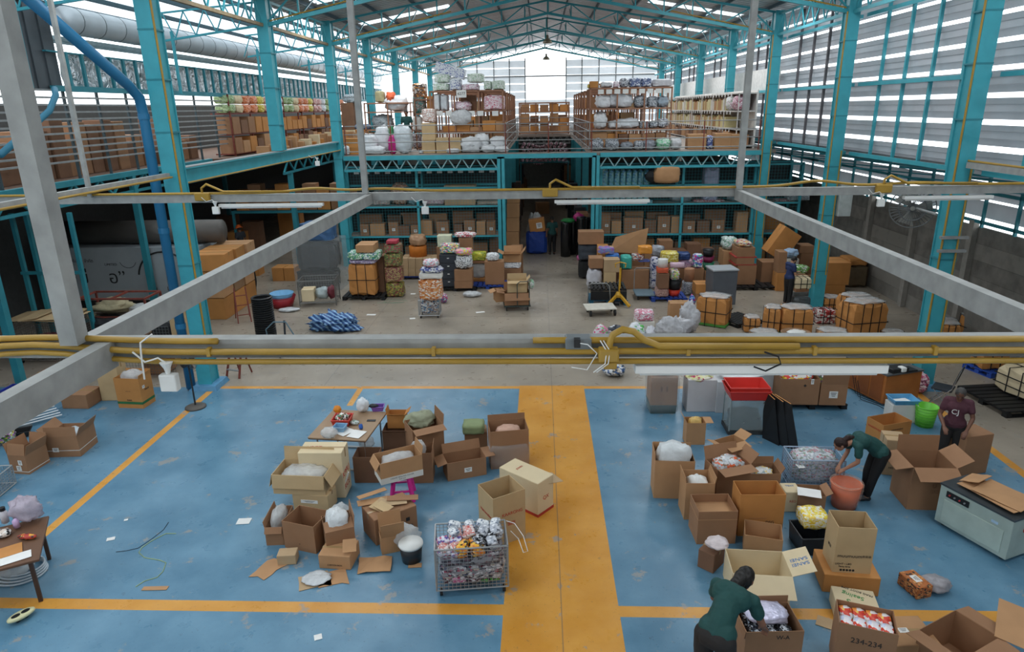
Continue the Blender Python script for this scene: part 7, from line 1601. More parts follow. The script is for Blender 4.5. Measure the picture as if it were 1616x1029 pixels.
# wall fan on the right
p = atY(1440, 327, 16.4); t = thing('wall_fan', 'large grey round wire fan fixed beside the near right column', 'fan', p, 0)
fan_head(t, Vector((0, 0, 0)), Vector((-.45, -1, -.15)), .48, mat('8A8A84', .4, .2, name='fan_grey'))
mb = MB(); mb.tube([(0, .15, 0), (RX-p.x-.2, 15.6-p.y+.0, -.05)], .03, 8); mb.build('bracket', GREYST, t)
for (z, x0) in ((3.3, 0), (3.6, 0)):
    mb = MB(); mb.b2((RX-.3, 15.1, z), (RX+.3, 15.18, z+.06)); tag(mb.build('pipe_clamp', GREYST), 'grey clamp bar round the near right column, %s one' % ('lower' if z < 3.5 else 'upper'), 'clamp')
mb = MB(); mb.b2((RX-.36, 15.0, 1.05), (RX-.2, 15.12, 1.25)); o = mb.build('wall_socket', WHT, bevel=.01); tag(o, 'white socket box low on the near right column', 'socket')
p = atY(1247+0, 300, 21.5); mb = MB(); mb.b2((RX+.2, 21.6, 3.1), (RX+.6, 22.0, 4.1)); tag(mb.build('panel_box', mat('A8B0AE', .5, name='panel_grey'), bevel=.02), 'tall pale electrical panel box beside the second right column', 'panel')
# --- corridor under the mezzanine
for k, (z, h) in enumerate(((0, .62), (.63, .62), (1.26, .62), (1.89, .62), (2.52, .55))):
    box3('tall kraft carton in the tower left of the aisle, %s from the floor' % ORD[k], (atY(808, 360, 30.0).x+.02*k, 30.3, z+.001), (.56, .55, h), 0, col='tan', closed=True, tape=False, group='kraft carton tower at the aisle')
stack(830, 864, 31.0, .7, [(366, 'p', NAVY, 'dark blue bin at the aisle under a tilted carton')])
box3('tilted orange brown carton with a white sheet on the blue bin', (atY(849, 362, 31.2).x, 31.4, 1.02), (.72, .5, .6), rot=(0, rad(-8), 0), col='orange', closed=True, labels=[('f', .1, .3, .26, .26)])
bag('clear film behind the tilted carton on the blue bin', (atY(845, 345, 32).x, 32.3, 0), (.8, .5, 1.75), CLEAR, 5)
k = 0
for (u, Y, vt) in ((893, 30.3, 352), (905, 30.8, 350), (918, 30.2, 344), (925, 31.2, 345)):
    stack(u-8, u+8, Y, .6, [(vt, 'y', mat('1A1C1E', .25, 0, 1, .1, 6, name='gloss_roll', spec=.7), 'shiny black upright roll at the right post of the aisle, %s from the left' % ORD[k], 0, 0, 'black rolls at the aisle')]); k += 1
bag('green net bag on the black rolls', (atY(897, 345, 30.5).x, 30.6, zat(atY(897, 400, 30.5), 352)), (.6, .5, .2), mat('2F8A4A', .5, name='green_net'), 5); bag('magenta bag on the black rolls', (atY(913, 337, 31).x, 31.1, zat(atY(913, 400, 31), 352)), (.5, .4, .45), mat('B8307A', .5), 7)
bag('pink white bag on the floor beside the black rolls', (atY(915, 402, 29.6).x, 29.7, 0), (.3, .3, .25), mat('C86A9A', .5, name='pinkbag'), 7)
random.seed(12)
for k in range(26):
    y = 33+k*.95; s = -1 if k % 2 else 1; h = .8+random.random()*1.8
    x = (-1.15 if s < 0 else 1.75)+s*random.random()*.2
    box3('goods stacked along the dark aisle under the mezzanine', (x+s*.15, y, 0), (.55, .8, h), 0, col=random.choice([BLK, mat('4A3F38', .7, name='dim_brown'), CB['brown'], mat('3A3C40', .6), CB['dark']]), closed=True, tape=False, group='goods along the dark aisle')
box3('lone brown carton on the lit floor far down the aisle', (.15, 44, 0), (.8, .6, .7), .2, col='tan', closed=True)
# people in the middle
NV = mat('26345C', .8, 0, 1, .08, 8, name='navy_cotton')
J = stand(head=(0, .1, 1.50), face=(0, .7, -.6), neck=(0, .05, 1.38), el_l=(-.22, .06, 1.08), wr_l=(-.12, .34, 1.08), el_r=(.22, .05, 1.08), wr_r=(.14, .34, 1.06), hd_l=(0, 1, 0), hd_r=(0, 1, 0))
person('person in a navy T-shirt and black mask standing at the cream strapped carton', (atY(1244, 470, 22.2).x, 22.3, 0), rad(-75), J, NV, BLK, 'short', .014, s=1.04, mask=True, skin=mat('B08468', .55, 0, 1, .05, 4, name='tan_skin'))
person('person in dark green seen from behind in the aisle under the mezzanine', (.55, 31.0, 0), rad(15), stand(face=(0, 1, -.4)), GRN, BLK, 'short', .02, s=1.06)
person('person in a wide orange sun hat behind the tall carton stack', (atY(383, 400, 29.3).x, 29.3, 0), rad(60), stand(face=(0, 1, -.3)), mat('2E3238', .8, name='dark_shirt'), BLK, 'short', .02, s=1.05, cap_=mat('E0662A', .6, name='orange_straw'))
# ------------------------------------------------------------------ wire cages under the mezzanine
CAGEY = 28.9
SHZ = [1.29, 2.57, 3.35, 4.15]
def cage(x0, x1, xm, label):
    t = thing('wire_cage', label, 'cage', (0, CAGEY, 0), 0, 'caged racks under the mezzanine')
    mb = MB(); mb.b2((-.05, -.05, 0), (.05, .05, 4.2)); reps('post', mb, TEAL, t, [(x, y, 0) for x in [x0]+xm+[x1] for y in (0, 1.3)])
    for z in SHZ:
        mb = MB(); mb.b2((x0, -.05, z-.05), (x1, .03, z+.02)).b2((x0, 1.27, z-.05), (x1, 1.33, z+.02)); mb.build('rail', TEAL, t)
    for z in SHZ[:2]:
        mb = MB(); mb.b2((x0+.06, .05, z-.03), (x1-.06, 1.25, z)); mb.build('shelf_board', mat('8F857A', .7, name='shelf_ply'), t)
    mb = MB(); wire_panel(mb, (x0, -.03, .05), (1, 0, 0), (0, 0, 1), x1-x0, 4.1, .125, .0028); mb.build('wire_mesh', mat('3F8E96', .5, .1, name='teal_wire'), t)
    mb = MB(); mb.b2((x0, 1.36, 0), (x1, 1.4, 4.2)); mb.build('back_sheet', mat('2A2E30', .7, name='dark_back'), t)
    return t
cage(-8.5, -1.75, [-5.2], 'teal wire mesh cage with shelves of cartons, left of the aisle')
cage(2.55, 10.8, [5.95, 8.9], 'teal wire mesh cage with shelves of cartons, right of the aisle')
lowL = [(485, 540, 475), (545, 635, 472), (655, 715, 462), (712, 785, 485), (790, 845, 480), (850, 920, 452), (945, 1020, 458), (1050, 1105, 476), (1110, 1180, 450), (1186, 1243, 458), (1247, 1300, 458)]
def shelf_row(rng, sc, ou, ov, z, tag_, grp, Y=CAGEY+.2, cols=('brown', 'tan', 'brown', 'dark'), lab=True, d=.55):
    for i, (a, b, top) in enumerate(rng):
        u0, u1 = ou+a/sc, ou+b/sc; vt = ov+top/sc
        p0, p1 = atY(u0, vt, Y), atY(u1, vt, Y); h = max(.12, p0.z-z)
        t = thing('carton', '%s carton from the left on %s' % (ORD[i], tag_), 'box', ((p0.x+p1.x)/2, Y+d/2, z+.002), 0, grp)
        carton_parts(t, p1.x-p0.x-.02, d, h, cols[i % len(cols)], closed=True, tape=False, labels=([('f', .02, h*.45, .14, .12)] if lab and i % 2 == 0 else ()))
shelf_row(lowL, 3.81, 440, 230, SHZ[0], 'the lower shelf of the left wire cage', 'cartons on the lower left cage shelf')
lowR = [(572, 625, 420), (628, 690, 455), (705, 820, 435), (830, 900, 450), (908, 985, 425), (990, 1048, 428), (1060, 1135, 455), (1145, 1222, 455), (1235, 1310, 450), (1385, 1455, 400), (1465, 1524, 445)]
shelf_row(lowR, 3.81, 800, 230, SHZ[0], 'the lower shelf of the right wire cage', 'cartons on the lower right cage shelf')
for i, (x, w, h, c, k) in enumerate([(-7.5, 1.0, .5, 'brown', 'c'), (-6.4, .7, .45, 'dark', 'c'), (-5.7, .9, .55, 'brown', 'c'), (-4.5, .8, .5, 'tan', 'c'), (-3.4, .9, .6, 'brown', 'c'), (-2.4, .8, .5, 'dark', 'c')]):
    box3('%s larger carton, back row of the lower left cage shelf' % ORD[i], (x, CAGEY+1.02, SHZ[0]+.002), (w, .4, h+.35), 0, col=c, closed=True, tape=False, group='back row of the lower left cage shelf')
for i, (x, w, h, c) in enumerate([(3.1, .9, .8, 'brown'), (4.1, .8, .85, 'tan'), (5.1, .9, .8, 'brown'), (6.6, .7, .7, 'dark'), (7.6, .9, .9, 'brown'), (9.4, .8, .9, 'orange'), (10.2, .8, .8, 'orange')]):
    box3('%s larger carton, back row of the lower right cage shelf' % ORD[i], (x, CAGEY+1.02, SHZ[0]+.002), (w, .4, h), 0, col=c, closed=True, tape=False, group='back row of the lower right cage shelf')
# upper shelf goods
def up(u0, u1, vt, m, lab, kind='p', Y=CAGEY+.3, z=SHZ[1], d=.7):
    stack(u0, u1, Y, d, [(vt, kind, m, lab)], z+.003)
up(585, 614, 302, PM('paperpile', ['B0A8A0', 'C8C0BC', 'A89088'], 9), 'pale paper pile on the upper shelf of the left cage'); up(615, 643, 290, PM('kraftbag', ['A87A60', 'C8A890', '8A6A5A'], 6), 'kraft bag pile beside the pale papers in the left cage', 'b')
up(643, 660, 305, mat('8AA8B0', .4, name='dusty_blue'), 'dusty blue bag in the left cage', 'b'); up(665, 700, 299, PM('pinkpaper', ['C8A8B0', 'D8D0CC', 'B898A0'], 7), 'pink and white paper pile in the left cage'); up(701, 750, 293, 'pale', 'long tan carton on the upper shelf of the left cage', 'c')
up(752, 786, 318, PM('flatpaper', ['A89A8A', 'B8AA98'], 7), 'flat paper pile at the right end of the left cage'); up(535, 583, 322, PM('flatpaper2', ['988A7E', 'B0A294'], 7), 'flat paper pile at the left end of the left cage')
CUP = PM('cups', ['6FA8B8', '8AC0C8', '4A88B0', 'A8D0C8', '5A9A8A', '7AB0D8'], 5)
for i in range(8):
    u = 951+i*9.3; up(u, u+8.6, 268, CUP, '%s stack of blue green cups from the left, upper right cage shelf' % ORD[i], 'p', d=.5)
for i in range(4): up(952+i*20, 970+i*20, 316, CUP, '%s low pack of clear cups on the lower part of the right cage' % ORD[i], 'p', Y=CAGEY+.2, z=SHZ[1]-.01, d=.08)
bag('brown kraft parcel hung on the front of the right cage', (atY(1052, 274, CAGEY-.3).x, CAGEY-.35, atY(1052, 289, CAGEY-.3).z), (1.05, .45, .72), CB['tan'], 9, .12, boxy=.6, name='kraft_parcel', cat='parcel'); bag('dark bag behind the brown kraft parcel on the right cage', (atY(1035, 274, CAGEY-.3).x, CAGEY-.2, atY(1035, 290, CAGEY-.3).z), (.8, .3, .6), BLK, 19)
up(1095, 1145, 316, PM('redpaper', ['C8B0B0', '9A3A4A', 'D8D4D0', 'B86A74'], 8), 'red and white print pile in the right cage'); up(1112, 1135, 262, mat('A8ACC4', .4, 0, 1, .08, 8, name='lilac_bale'), 'lilac wrapped block high in the right cage', z=SHZ[1]); up(1060, 1093, 308, mat('8A8F94', .4, 0, 1, .1, 8, name='grey_film2', bump=.4), 'grey film bag in the right cage', 'b')
up(1150, 1180, 300, mat('7F868C', .4, 0, 1, .15, 8, name='grey_film3', bump=.4), 'grey crumpled bag right of the lilac block', 'b'); up(1225, 1250, 318, PM('redpaper', [], 8) if 0 else MATS['redpaper'], 'red print pile at the right end of the right cage'); up(1244, 1280, 300, PM('clearcups', ['9AA4A8', 'B8C0C4', '7A8488'], 12), 'clear cup stacks at the right end of the cage')
for i in range(14):
    mb = MB(); mb.box((0, 0, 0), (.22, .01, .16)); o = mb.build('price_card', PAPER); o.location = (-7.9+i*.45, CAGEY+.6, 3.98); tag(o, 'small white card hanging in the dark at the top of the left cage', 'card', 'hanging cards in the left cage')
mb = MB(); mb.b2((-8.0, CAGEY+.61, 4.06), (-1.9, CAGEY+.63, 4.1)); tag(mb.build('card_rail', GREYST), 'thin rail carrying the hanging cards at the top of the left cage', 'rail')
# below the lower shelf, dark filling
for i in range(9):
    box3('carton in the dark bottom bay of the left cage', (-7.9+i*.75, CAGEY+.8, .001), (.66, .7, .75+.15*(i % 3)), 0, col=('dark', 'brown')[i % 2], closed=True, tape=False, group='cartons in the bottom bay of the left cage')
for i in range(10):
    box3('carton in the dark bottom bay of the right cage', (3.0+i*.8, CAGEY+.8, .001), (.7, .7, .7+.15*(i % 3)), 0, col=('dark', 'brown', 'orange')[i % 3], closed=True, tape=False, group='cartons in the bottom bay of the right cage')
# ------------------------------------------------------------------ racks on the mezzanine
WOOD = mat('9A7058', .7, 0, 1, .1, 4, name='rack_wood')
def rack(x0, x1, y, d, shelves, label, ny=2, m=WOOD, nb=3):
    t = thing('storage_rack', label, 'rack', (0, y, DZ), 0)
    mb = MB(); mb.b2((-.03, -.03, 0), (.03, .03, shelves[-1])); n = nb
    reps('post', mb, m, t, [(x0+(x1-x0)*k/n, q, 0) for k in range(n+1) for q in (0, d)])
    for z in shelves:
        mb = MB(); mb.b2((x0-.03, -.03, z-.06), (x1+.03, d+.03, z)); mb.build('shelf', m, t)
    return t
RZ = [.12, .84, 1.68, 2.5]
rack(-4.62, -1.55, 30.0, .9, RZ, 'wooden rack with the number board, left of the opening on the mezzanine')
rack(2.12, 5.5, 30.0, .9, RZ, 'wooden rack of grey bagged goods, right of the opening on the mezzanine')
def rk(u0, u1, v0, zs, m, lab, kind='p', Y=30.05, d=.7, grp=None):
    stack(u0, u1, Y, d, [(v0, kind, m, lab, 0, 0, grp)] if grp else [(v0, kind, m, lab)], DZ+zs+.003)
def C6(x): return 640+x/6.43
def V6(y): return 90+y/6.43
ND = PM('nappy_green', ['C8D8C8', 'DCE4DC', 'A8C4A8', 'E8ECE8'], 9); NB = PM('nappy_blue', ['D8DCE8', 'E8ECF0', '5A6AA8', 'E4E8EC'], 11); NP = PM('nappy_pink', ['E0C8D4', 'E8E0E4', 'C890A8', 'EEE8EA'], 9)
WB = mat('DADCDE', .35, 0, 1, .07, 8, name='white_bag3', bump=.6)
top = DZ+RZ[3]
for (u0, u1, v, m, lab, zz) in [(C6(270), C6(435), V6(265), ND, 'lower green white nappy pack at the left of the rack top', 0), (C6(285), C6(445), V6(170), ND, 'upper green white nappy pack at the left of the rack top', 1), (C6(440), C6(560), V6(225), NB, 'blue white nappy pack second on the rack top', 0), (C6(570), C6(740), V6(270), NP, 'pink nappy pack under the large green white one', 0), (C6(620), C6(790), V6(165), ND, 'large green white nappy pack on the pink one', 1), (C6(790), C6(870), V6(240), ND, 'small green nappy pack on the rack top', 0), (C6(875), C6(1005), V6(235), ND, 'green white nappy pack at the right end of the rack top', 0)]:
    zb = top if not zz else atY(u0, V6(265), 30.1).z+.01
    stack(u0, u1, 30.05, .8, [(v, 'p', m, lab)], zb+.003)
box3('big white and blue nappy pack lying tilted on top of the left rack', (atY(C6(440), V6(150), 30.4).x, 30.5, atY(C6(440), V6(190), 30.4).z), (1.25, .6, .42), rot=(0, rad(16), 0), col=NB, closed=True, tape=False, name='goods_pack', cat='pack')
t = thing('number_board', 'white number board 6277 hanging on the front of the left rack', 'sign', (atY(728, 148, 29.93).x, 29.93, atY(728, 148, 29.93).z))
mb = MB(); mb.box((0, 0, 0), (.42, .012, .3)); mb.build('board', WHT, t); text('6277', .16, INK, t, (0, -.009, 0), (PI/2, 0, 0))
rk(C6(285), C6(342), V6(370), RZ[2], WB, 'first white roll from the left on the second shelf down of the left rack'); rk(C6(350), C6(425), V6(380), RZ[2], mat('C8CED2', .4, name='pale_grey_pack'), 'second white roll from the left on the second shelf down of the left rack')
rk(C6(470), C6(665), V6(450), RZ[2], NP, 'pink white pack in the middle of the left rack', 'b'); rk(C6(560), C6(715), V6(390), RZ[2], 'dark', 'brown carton behind the pink pack on the left rack', 'c', Y=30.5, d=.3); rk(C6(790), C6(1005), V6(385), RZ[2], PM('nappy_pink2', ['E0B8C4', 'E8D8DC', 'C86A80', 'EEE4E6'], 10), 'wide pink pack at the right of the left rack')
rk(C6(380), C6(510), V6(700), RZ[1], 'orange', 'low orange carton on the third shelf of the left rack', 'c'); rk(C6(515), C6(650), V6(640), RZ[1], 'orange', 'square orange carton in the middle of the third shelf', 'c'); rk(C6(655), C6(775), V6(710), RZ[1], 'tan', 'low tan carton right of the square orange one', 'c'); rk(C6(780), C6(910), V6(645), RZ[1], 'orange', 'orange carton near the right of the third shelf', 'c'); rk(C6(915), C6(1010), V6(655), RZ[1], 'tan', 'tan carton at the right end of the third shelf', 'c')
bag('clear bag drooping below the pink pack on the left rack', (atY(C6(560), V6(600), 29.9).x, 29.85, atY(C6(560), V6(690), 29.9).z), (.95, .3, .62), MILKY, 77)
for i, x in enumerate((345, 440, 670, 760, 910)):
    mb = MB(); mb.box((0, 0, 0), (.26, .008, .2)); o = mb.build('price_card', WHT); o.location = atY(C6(x), V6(572), 29.9); tag(o, '%s white shelf card from the left on the left rack' % ORD[i], 'card', 'white shelf cards on the left rack')
# floor level in front of the rack
rk(C6(165), C6(300), V6(850), 0, 'beige', 'lower beige carton in the tower at the left of the rack', 'c', Y=29.2, d=.5); 
zb = atY(C6(200), V6(850), 29.2).z-DZ; rk(C6(165), C6(300), V6(670), zb+.005, 'beige', 'upper beige carton in the tower at the left of the rack', 'c', Y=29.2, d=.5)
zb2 = atY(C6(200), V6(670), 29.2).z-DZ; rk(C6(160), C6(295), V6(525), zb2+.005, PM('giraffe', ['E8E0DC', 'C8A090', 'E8E4E0', 'B08A80'], 12), 'pale patterned pack on the beige carton tower', Y=29.2, d=.5)
rk(C6(310), C6(436), V6(820), 0, 'beige', 'beige carton right of the tower, left one of two', 'c', Y=29.1, d=.5); rk(C6(440), C6(560), V6(820), 0, 'beige', 'beige carton right of the tower, right one of two', 'c', Y=29.1, d=.5); rk(C6(565), C6(700), V6(820), 0, 'pale', 'tan carton behind the white sacks', 'c', Y=29.5, d=.3)
for (a, b, v, y, s, lab) in ((560, 760, 815, 28.95, 1, 'white bag at the left front under the left rack'), (690, 850, 780, 29.25, 2, 'white bag with pink print under the left rack'), (850, 1015, 805, 29.3, 3, 'white bag at the right back under the left rack'), (765, 910, 890, 28.85, 4, 'white bag at the right front under the left rack'), (900, 1040, 905, 28.8, 5, 'rightmost pinkish white bag under the left rack'), (410, 540, 930, 28.8, 6, 'low white bag before the beige cartons'), (130, 170, 950, 28.9, 7, 'small white bag at the foot of the beige tower')):
    rk(C6(a), C6(b), V6(v), 0, WB, lab, 'b', Y=y, d=.45)
# left part of the mezzanine, behind the columns
def C4(x): return 480+x/4.253
def V4(y): return 80+y/4.253
rack(-8.2, -4.95, 33.0, .8, [.12, .9, 1.7, 2.1], 'low wooden rack behind the left columns on the mezzanine')
rk(C4(365), C4(480), V4(560), 0, WB, 'white sack beside the guard rail at the left', 'b', Y=28.9, d=.5); rk(C4(470), C4(570), V4(505), 0, WB, 'tall white sack standing at the left of the mezzanine', 'b', Y=29.3, d=.5)
rk(C4(595), C4(720), V4(505), 0, mat('C4CCD0', .35, 0, 1, .06, 6, name='bluish_sack', bump=.5), 'large pale sack near the person on the mezzanine', 'b', Y=28.95, d=.5); rk(C4(560), C4(612), V4(570), 0, mat('C22A80', .5, name='magenta3'), 'magenta bag between the white sacks on the mezzanine', 'b', Y=28.9, d=.35)
rk(C4(570), C4(597), V4(505), 0, mat('3F8A5A', .5, name='green_cloth'), 'green pack between the white sacks on the mezzanine', 'p', Y=29.4, d=.3)
rk(C4(270), C4(360), V4(590), 0, 'orange', 'orange brown carton at the left end of the mezzanine', 'c', Y=29.0, d=.5); rk(C4(395), C4(540), V4(640), 0, WB, 'low white sack at the left of the mezzanine front', 'b', Y=28.8, d=.3); rk(C4(262), C4(300), V4(640), 0, WB, 'small white sack at the foot of the left column', 'b', Y=28.75, d=.2)
for (a, b, v, m, z, lab, k) in ((250, 370, 290, MATS['clearcups'], 2.1, 'grey clear pack on the low rack top', 'b'), (470, 530, 270, mat('A8A07A', .6, name='khaki'), 2.1, 'khaki pack on the low rack top', 'p'), (540, 605, 275, mat('D8633A', .5, name='coral'), 2.1, 'coral pack on the low rack top', 'b'), (530, 690, 300, WB, 1.7, 'white bags on the low rack', 'b'), (320, 440, 495, mat('7A8EB0', .5, 0, 1, .2, 9, name='blue_cloth', bump=.4), .9, 'blue cloth bundle on the low rack', 'b'), (250, 330, 350, 'dark', .9, 'dark carton on the low rack', 'c'), (450, 590, 430, MATS['clearcups'], .9, 'clear mixed bag on the low rack', 'b'), (340, 460, 550, 'tan', .12, 'tan carton at the bottom of the low rack', 'c')):
    rk(C4(a), C4(b), V4(v), z, m, lab, k, Y=33.05, d=.6)
rack(-5.5, -4.7, 31.2, .7, [.12, .85, 1.6, 2.2], 'narrow wooden rack beside the numbered rack on the mezzanine', nb=1)
rk(C4(722), C4(815), V4(215), 2.2, PM('framedbox', ['8A5A3A', 'E0D8D0', 'C8823A', '5A4A40'], 5), 'brown and orange boxes on top of the narrow rack', 'p', Y=31.25, d=.6); rk(C4(725), C4(810), V4(300), 1.6, PM('greygoods', ['8A7A74', '3A8A84', 'B8B0A8', '6A6058'], 8), 'grey and teal goods high on the narrow rack', 'p', Y=31.25, d=.6); rk(C4(822), C4(866), V4(305), 1.6, 'orange', 'orange carton beside the narrow rack', 'c', Y=31.25, d=.4)
rk(C4(725), C4(785), V4(440), .85, WHT, 'white box in the middle of the narrow rack', 'p', Y=31.25, d=.5); rk(C4(720), C4(780), V4(560), .12, PM('greygoods2', ['B8B0B4', '7A6A74', 'D8D4D8'], 8), 'lilac grey goods at the bottom of the narrow rack', 'p', Y=31.25, d=.5)
person('person in a green polo shirt standing on the mezzanine behind the white sacks', (atY(641, 200, 30.2).x, 30.4, DZ), rad(170), stand(face=(0, 1, -.4)), GRN, BLK, 'short', .02, s=1.05, skin=mat('8A5E48', .55, 0, 1, .05, 4))
# right rack goods
def V8(y): return 80+y/4.253
def C8(x): return 850+x/4.253
SG = PM('steel_goods', ['8A9098', 'B8BCC2', '5A6068', 'D0D4D8', '70767E'], 13)
topi = [(240, 330, 225, mat('D8C05A', .5, 0, 1, .15, 10, name='yellow_net', bump=.4), 'yellow net bag', 'b'), (340, 400, 205, 'orange', 'small orange carton with green leaves', 'c'), (410, 500, 210, WB, 'white bag', 'b'), (505, 540, 205, NP, 'pink pack', 'p'), (545, 610, 185, MATS['silver_bags'], 'silver bag', 'b'), (612, 690, 180, PM('navysilver', ['4A5A8A', 'D8DCE4', '6A7AA0'], 8), 'navy and white pack', 'p'), (690, 760, 180, PM('navysilver2', ['3A4A7A', 'E0E2E8', '7A8AA8'], 8), 'blue and white pack', 'p'), (765, 900, 188, mat('C8C8CC', .3, 0, 1, .1, 10, name='silver_white', bump=.4), 'long silver white roll', 'p')]
for i, (a, b, v, m, lab, k) in enumerate(topi): rk(max(C8(a), 931), C8(b), V8(v), RZ[3], m, lab+' on top of the right rack, %s from the left' % ORD[i], k, d=.6)
for zi, (row, zs) in enumerate(((1, RZ[2]), (2, RZ[1]), (3, RZ[0]))):
    v0 = (300, 425, 600)[zi]
    items = [[(385, 490, 300, WB, 'b'), (470, 640, 290, mat('D0D2D6', .3, 0, 1, .1, 8, name='foil_white', bump=.6), 'b'), (645, 735, 300, SG, 'b'), (735, 800, 305, SG, 'p'), (800, 875, 305, mat('9AA8B4', .3, 0, 1, .15, 8, name='blue_grey_bag', bump=.5), 'b')],
             [(375, 460, 415, WB, 'b'), (470, 570, 470, WB, 'b'), (520, 680, 455, mat('D4D8DC', .3, 0, 1, .1, 8, name='white_long', bump=.5), 'b'), (680, 740, 475, SG, 'p'), (745, 805, 470, SG, 'b'), (805, 875, 455, MATS['silver_bags'], 'b')],
             [(350, 440, 590, SG, 'b'), (450, 545, 595, SG, 'b'), (550, 640, 615, mat('8E949C', .35, .1, 1, .2, 10, name='grey_bag5', bump=.6), 'b'), (645, 710, 605, SG, 'b'), (700, 790, 600, mat('8A8E96', .35, .1, 1, .2, 10, name='grey_bag6', bump=.6), 'b'), (790, 890, 590, PM('greenwhite6', ['6AB88A', 'A8D4B8', 'C8D0CC'], 8), 'b'), (890, 965, 590, mat('C8C8CA', .3, 0, 1, .15, 10, name='grey_white7', bump=.5), 'b')]][zi]
    for i, (a, b, v, m, k) in enumerate(items):
        rk(C8(a), C8(b), V8(v), zs if zi < 2 else 0, m, '%s grey or white bag from the left, %s of the right rack' % (ORD[i], ('upper shelf', 'middle shelf', 'foot')[zi]), k, Y=30.05 if zi < 2 else 29.0, d=.6, grp='bags of the right rack, row %s' % ORD[zi])
for i, (a, b, v, m) in enumerate([(360, 460, 545, 'tan'), (462, 530, 555, 'orange'), (535, 600, 560, 'dark'), (605, 720, 560, 'tan'), (725, 780, 555, 'brown'), (785, 850, 550, 'brown')]):
    rk(C8(a), C8(b), V8(v), RZ[0], m, '%s carton from the left on the bottom shelf of the right rack' % ORD[i], 'c', Y=30.1, d=.6, grp='bottom shelf cartons of the right rack')
for i in range(9):
    mb = MB(); mb.box((0, 0, 0), (.24, .008, .18)); o = mb.build('price_card', WHT); o.location = (2.55+i*.34, 29.93, DZ+RZ[3]-.16); tag(o, '%s white card from the left under the top board of the right rack' % ORD[i], 'card', 'white cards under the top of the right rack')
for i, (a, b, v, m, k, lab) in enumerate([(1000, 1125, 560, 'tan', 'c', 'kraft bag with a blue pattern'), (1130, 1172, 570, PM('bluebag7', ['4A5A9A', 'D0D4E0', '3A4A80'], 9), 'p', 'blue patterned bag'), (1180, 1290, 555, 'tan', 'c', 'open kraft box'), (1290, 1345, 560, 'tan', 'c', 'kraft box at the foot of the wall rack')]):
    rk(C8(a), C8(b), V8(v), 0, m, lab+' at the right front of the mezzanine', k, Y=29.2, d=.5)
# more racks running back on both sides of the opening
random.seed(21); CN = ['brown', 'tan', 'dark', 'orange', 'pale', 'beige']
for i in range(6):
    y = 32.4+i*2.5
    for (x0, x1, nm) in ((-4.62, -1.6, 'left'), (2.2, 5.5, 'right')):
        rack(x0, x1, y, .9, RZ, 'wooden rack %s of the mezzanine opening, %s row back' % (nm, ORD[i+1]))
        for zi, zs in enumerate(RZ[:3]):
            for k in range(3):
                xx = (x1-.35-k*.72) if nm == 'left' else (x0+.35+k*.72)
                box3('carton on the racks %s of the mezzanine opening' % nm, (xx, y+.42, DZ+zs+.003), (.6, .7, .35+random.random()*.3), 0, col=random.choice(CN), closed=True, tape=False, group='cartons on the back racks, %s side' % nm)
for j, y in enumerate((48.4, 52.0)):
    rack(-1.4, 2.0, y, .9, [.12, .8, 1.5, 2.1], 'wide wooden rack facing the far end of the opening, %s one' % ('nearer' if j == 0 else 'farther'))
    for zi, zs in enumerate((.12, .8, 1.5)):
        for k in range(5):
            box3('brown carton on the racks beyond the mezzanine opening', (-1.05+k*.68, y+.42, DZ+zs+.003), (.58, .7, .3+random.random()*.28), 0, col=random.choice(['brown', 'dark', 'tan', 'orange']), closed=True, tape=False, group='cartons beyond the mezzanine opening')
# pink and white rolls heaped low at the far end of the opening
mb = MB(); mb.b2((VX0+.1, 45.8, 0), (VX1-.1, 47.2, .1)); 
mb = MB(); mb.b2((VX0+.12, 45.6, 3.05), (VX1-.12, 47.3, 3.12)); 
for x in (VX0+.15, VX1-.2):
    for y in (45.62, 47.25): mb.b2((x, y, 0), (x+.05, y+.05, 3.05))
tag(mb.build('steel_shelf', TEALD), 'high shelf of pink and white rolls at the far end of the opening', 'rack')
PW_ = PM('pinkwhiteroll', ['E0D8DC', 'A84A74', 'E8E4E6', '7A3A5A', 'E0C0CC'], 9)
mb = MB(); mb.tube([(0, -.25, .11), (0, .25, .11)], .11, 10); o = mb.build('cloth_roll', PW_, smooth=True); first = True
for r_ in range(6):
    for k in range(13 - (r_ % 2)):
        q = o if first else o.copy()
        if not first: COL.objects.link(q)
        first = False
        q.location = (VX0+.3+k*.235+(.11 if r_ % 2 else 0), 45.95, 3.125+r_*.2); q.rotation_euler = (0, k*.7, 0); tag(q, 'pink and white roll heaped on the high shelf at the far end of the opening', 'roll', 'pink and white rolls')
# wall rack on the right, shelves running along the wall
t = thing('long_rack', 'long white shelf rack along the right wall of the mezzanine, packed with pale boxes', 'rack', (8.55, 0, DZ))
mb = MB()
for z in (.12, .78, 1.5, 2.2): mb.b2((-.45, 29.4, z-.05), (.3, 47, z))
mb.build('shelf', mat('C8C2BC', .5, name='pale_shelf'), t)
mb = MB(); mb.b2((-.45, 0, 0), (-.41, .04, 2.2)).b2((.26, 0, 0), (.3, .04, 2.2)); reps('post', mb, mat('C8C2BC', .5), t, [(0, 29.4+k*2.2, 0) for k in range(9)])
mb = MB(); mb.b2((.3, 29.4, 0), (.34, 47, 2.3)); mb.build('back_sheet', mat('D8D4CE', .6, name='white_sheet'), t)
random.seed(31)
YB = [mat('D8CC98', .5, name='cream_box'), mat('C8B47A', .5, name='straw_box'), mat('D8D4C8', .5, name='ivory_box'), CB['tan'], mat('C8BC8A', .5, name='khaki_box'), CB['tan']]
base_b = MB(); base_b.box((0, 0, .23), (.5, .17, .46)); protos = [base_b.build('file_box', m) for m in YB]; used = [False]*len(protos)
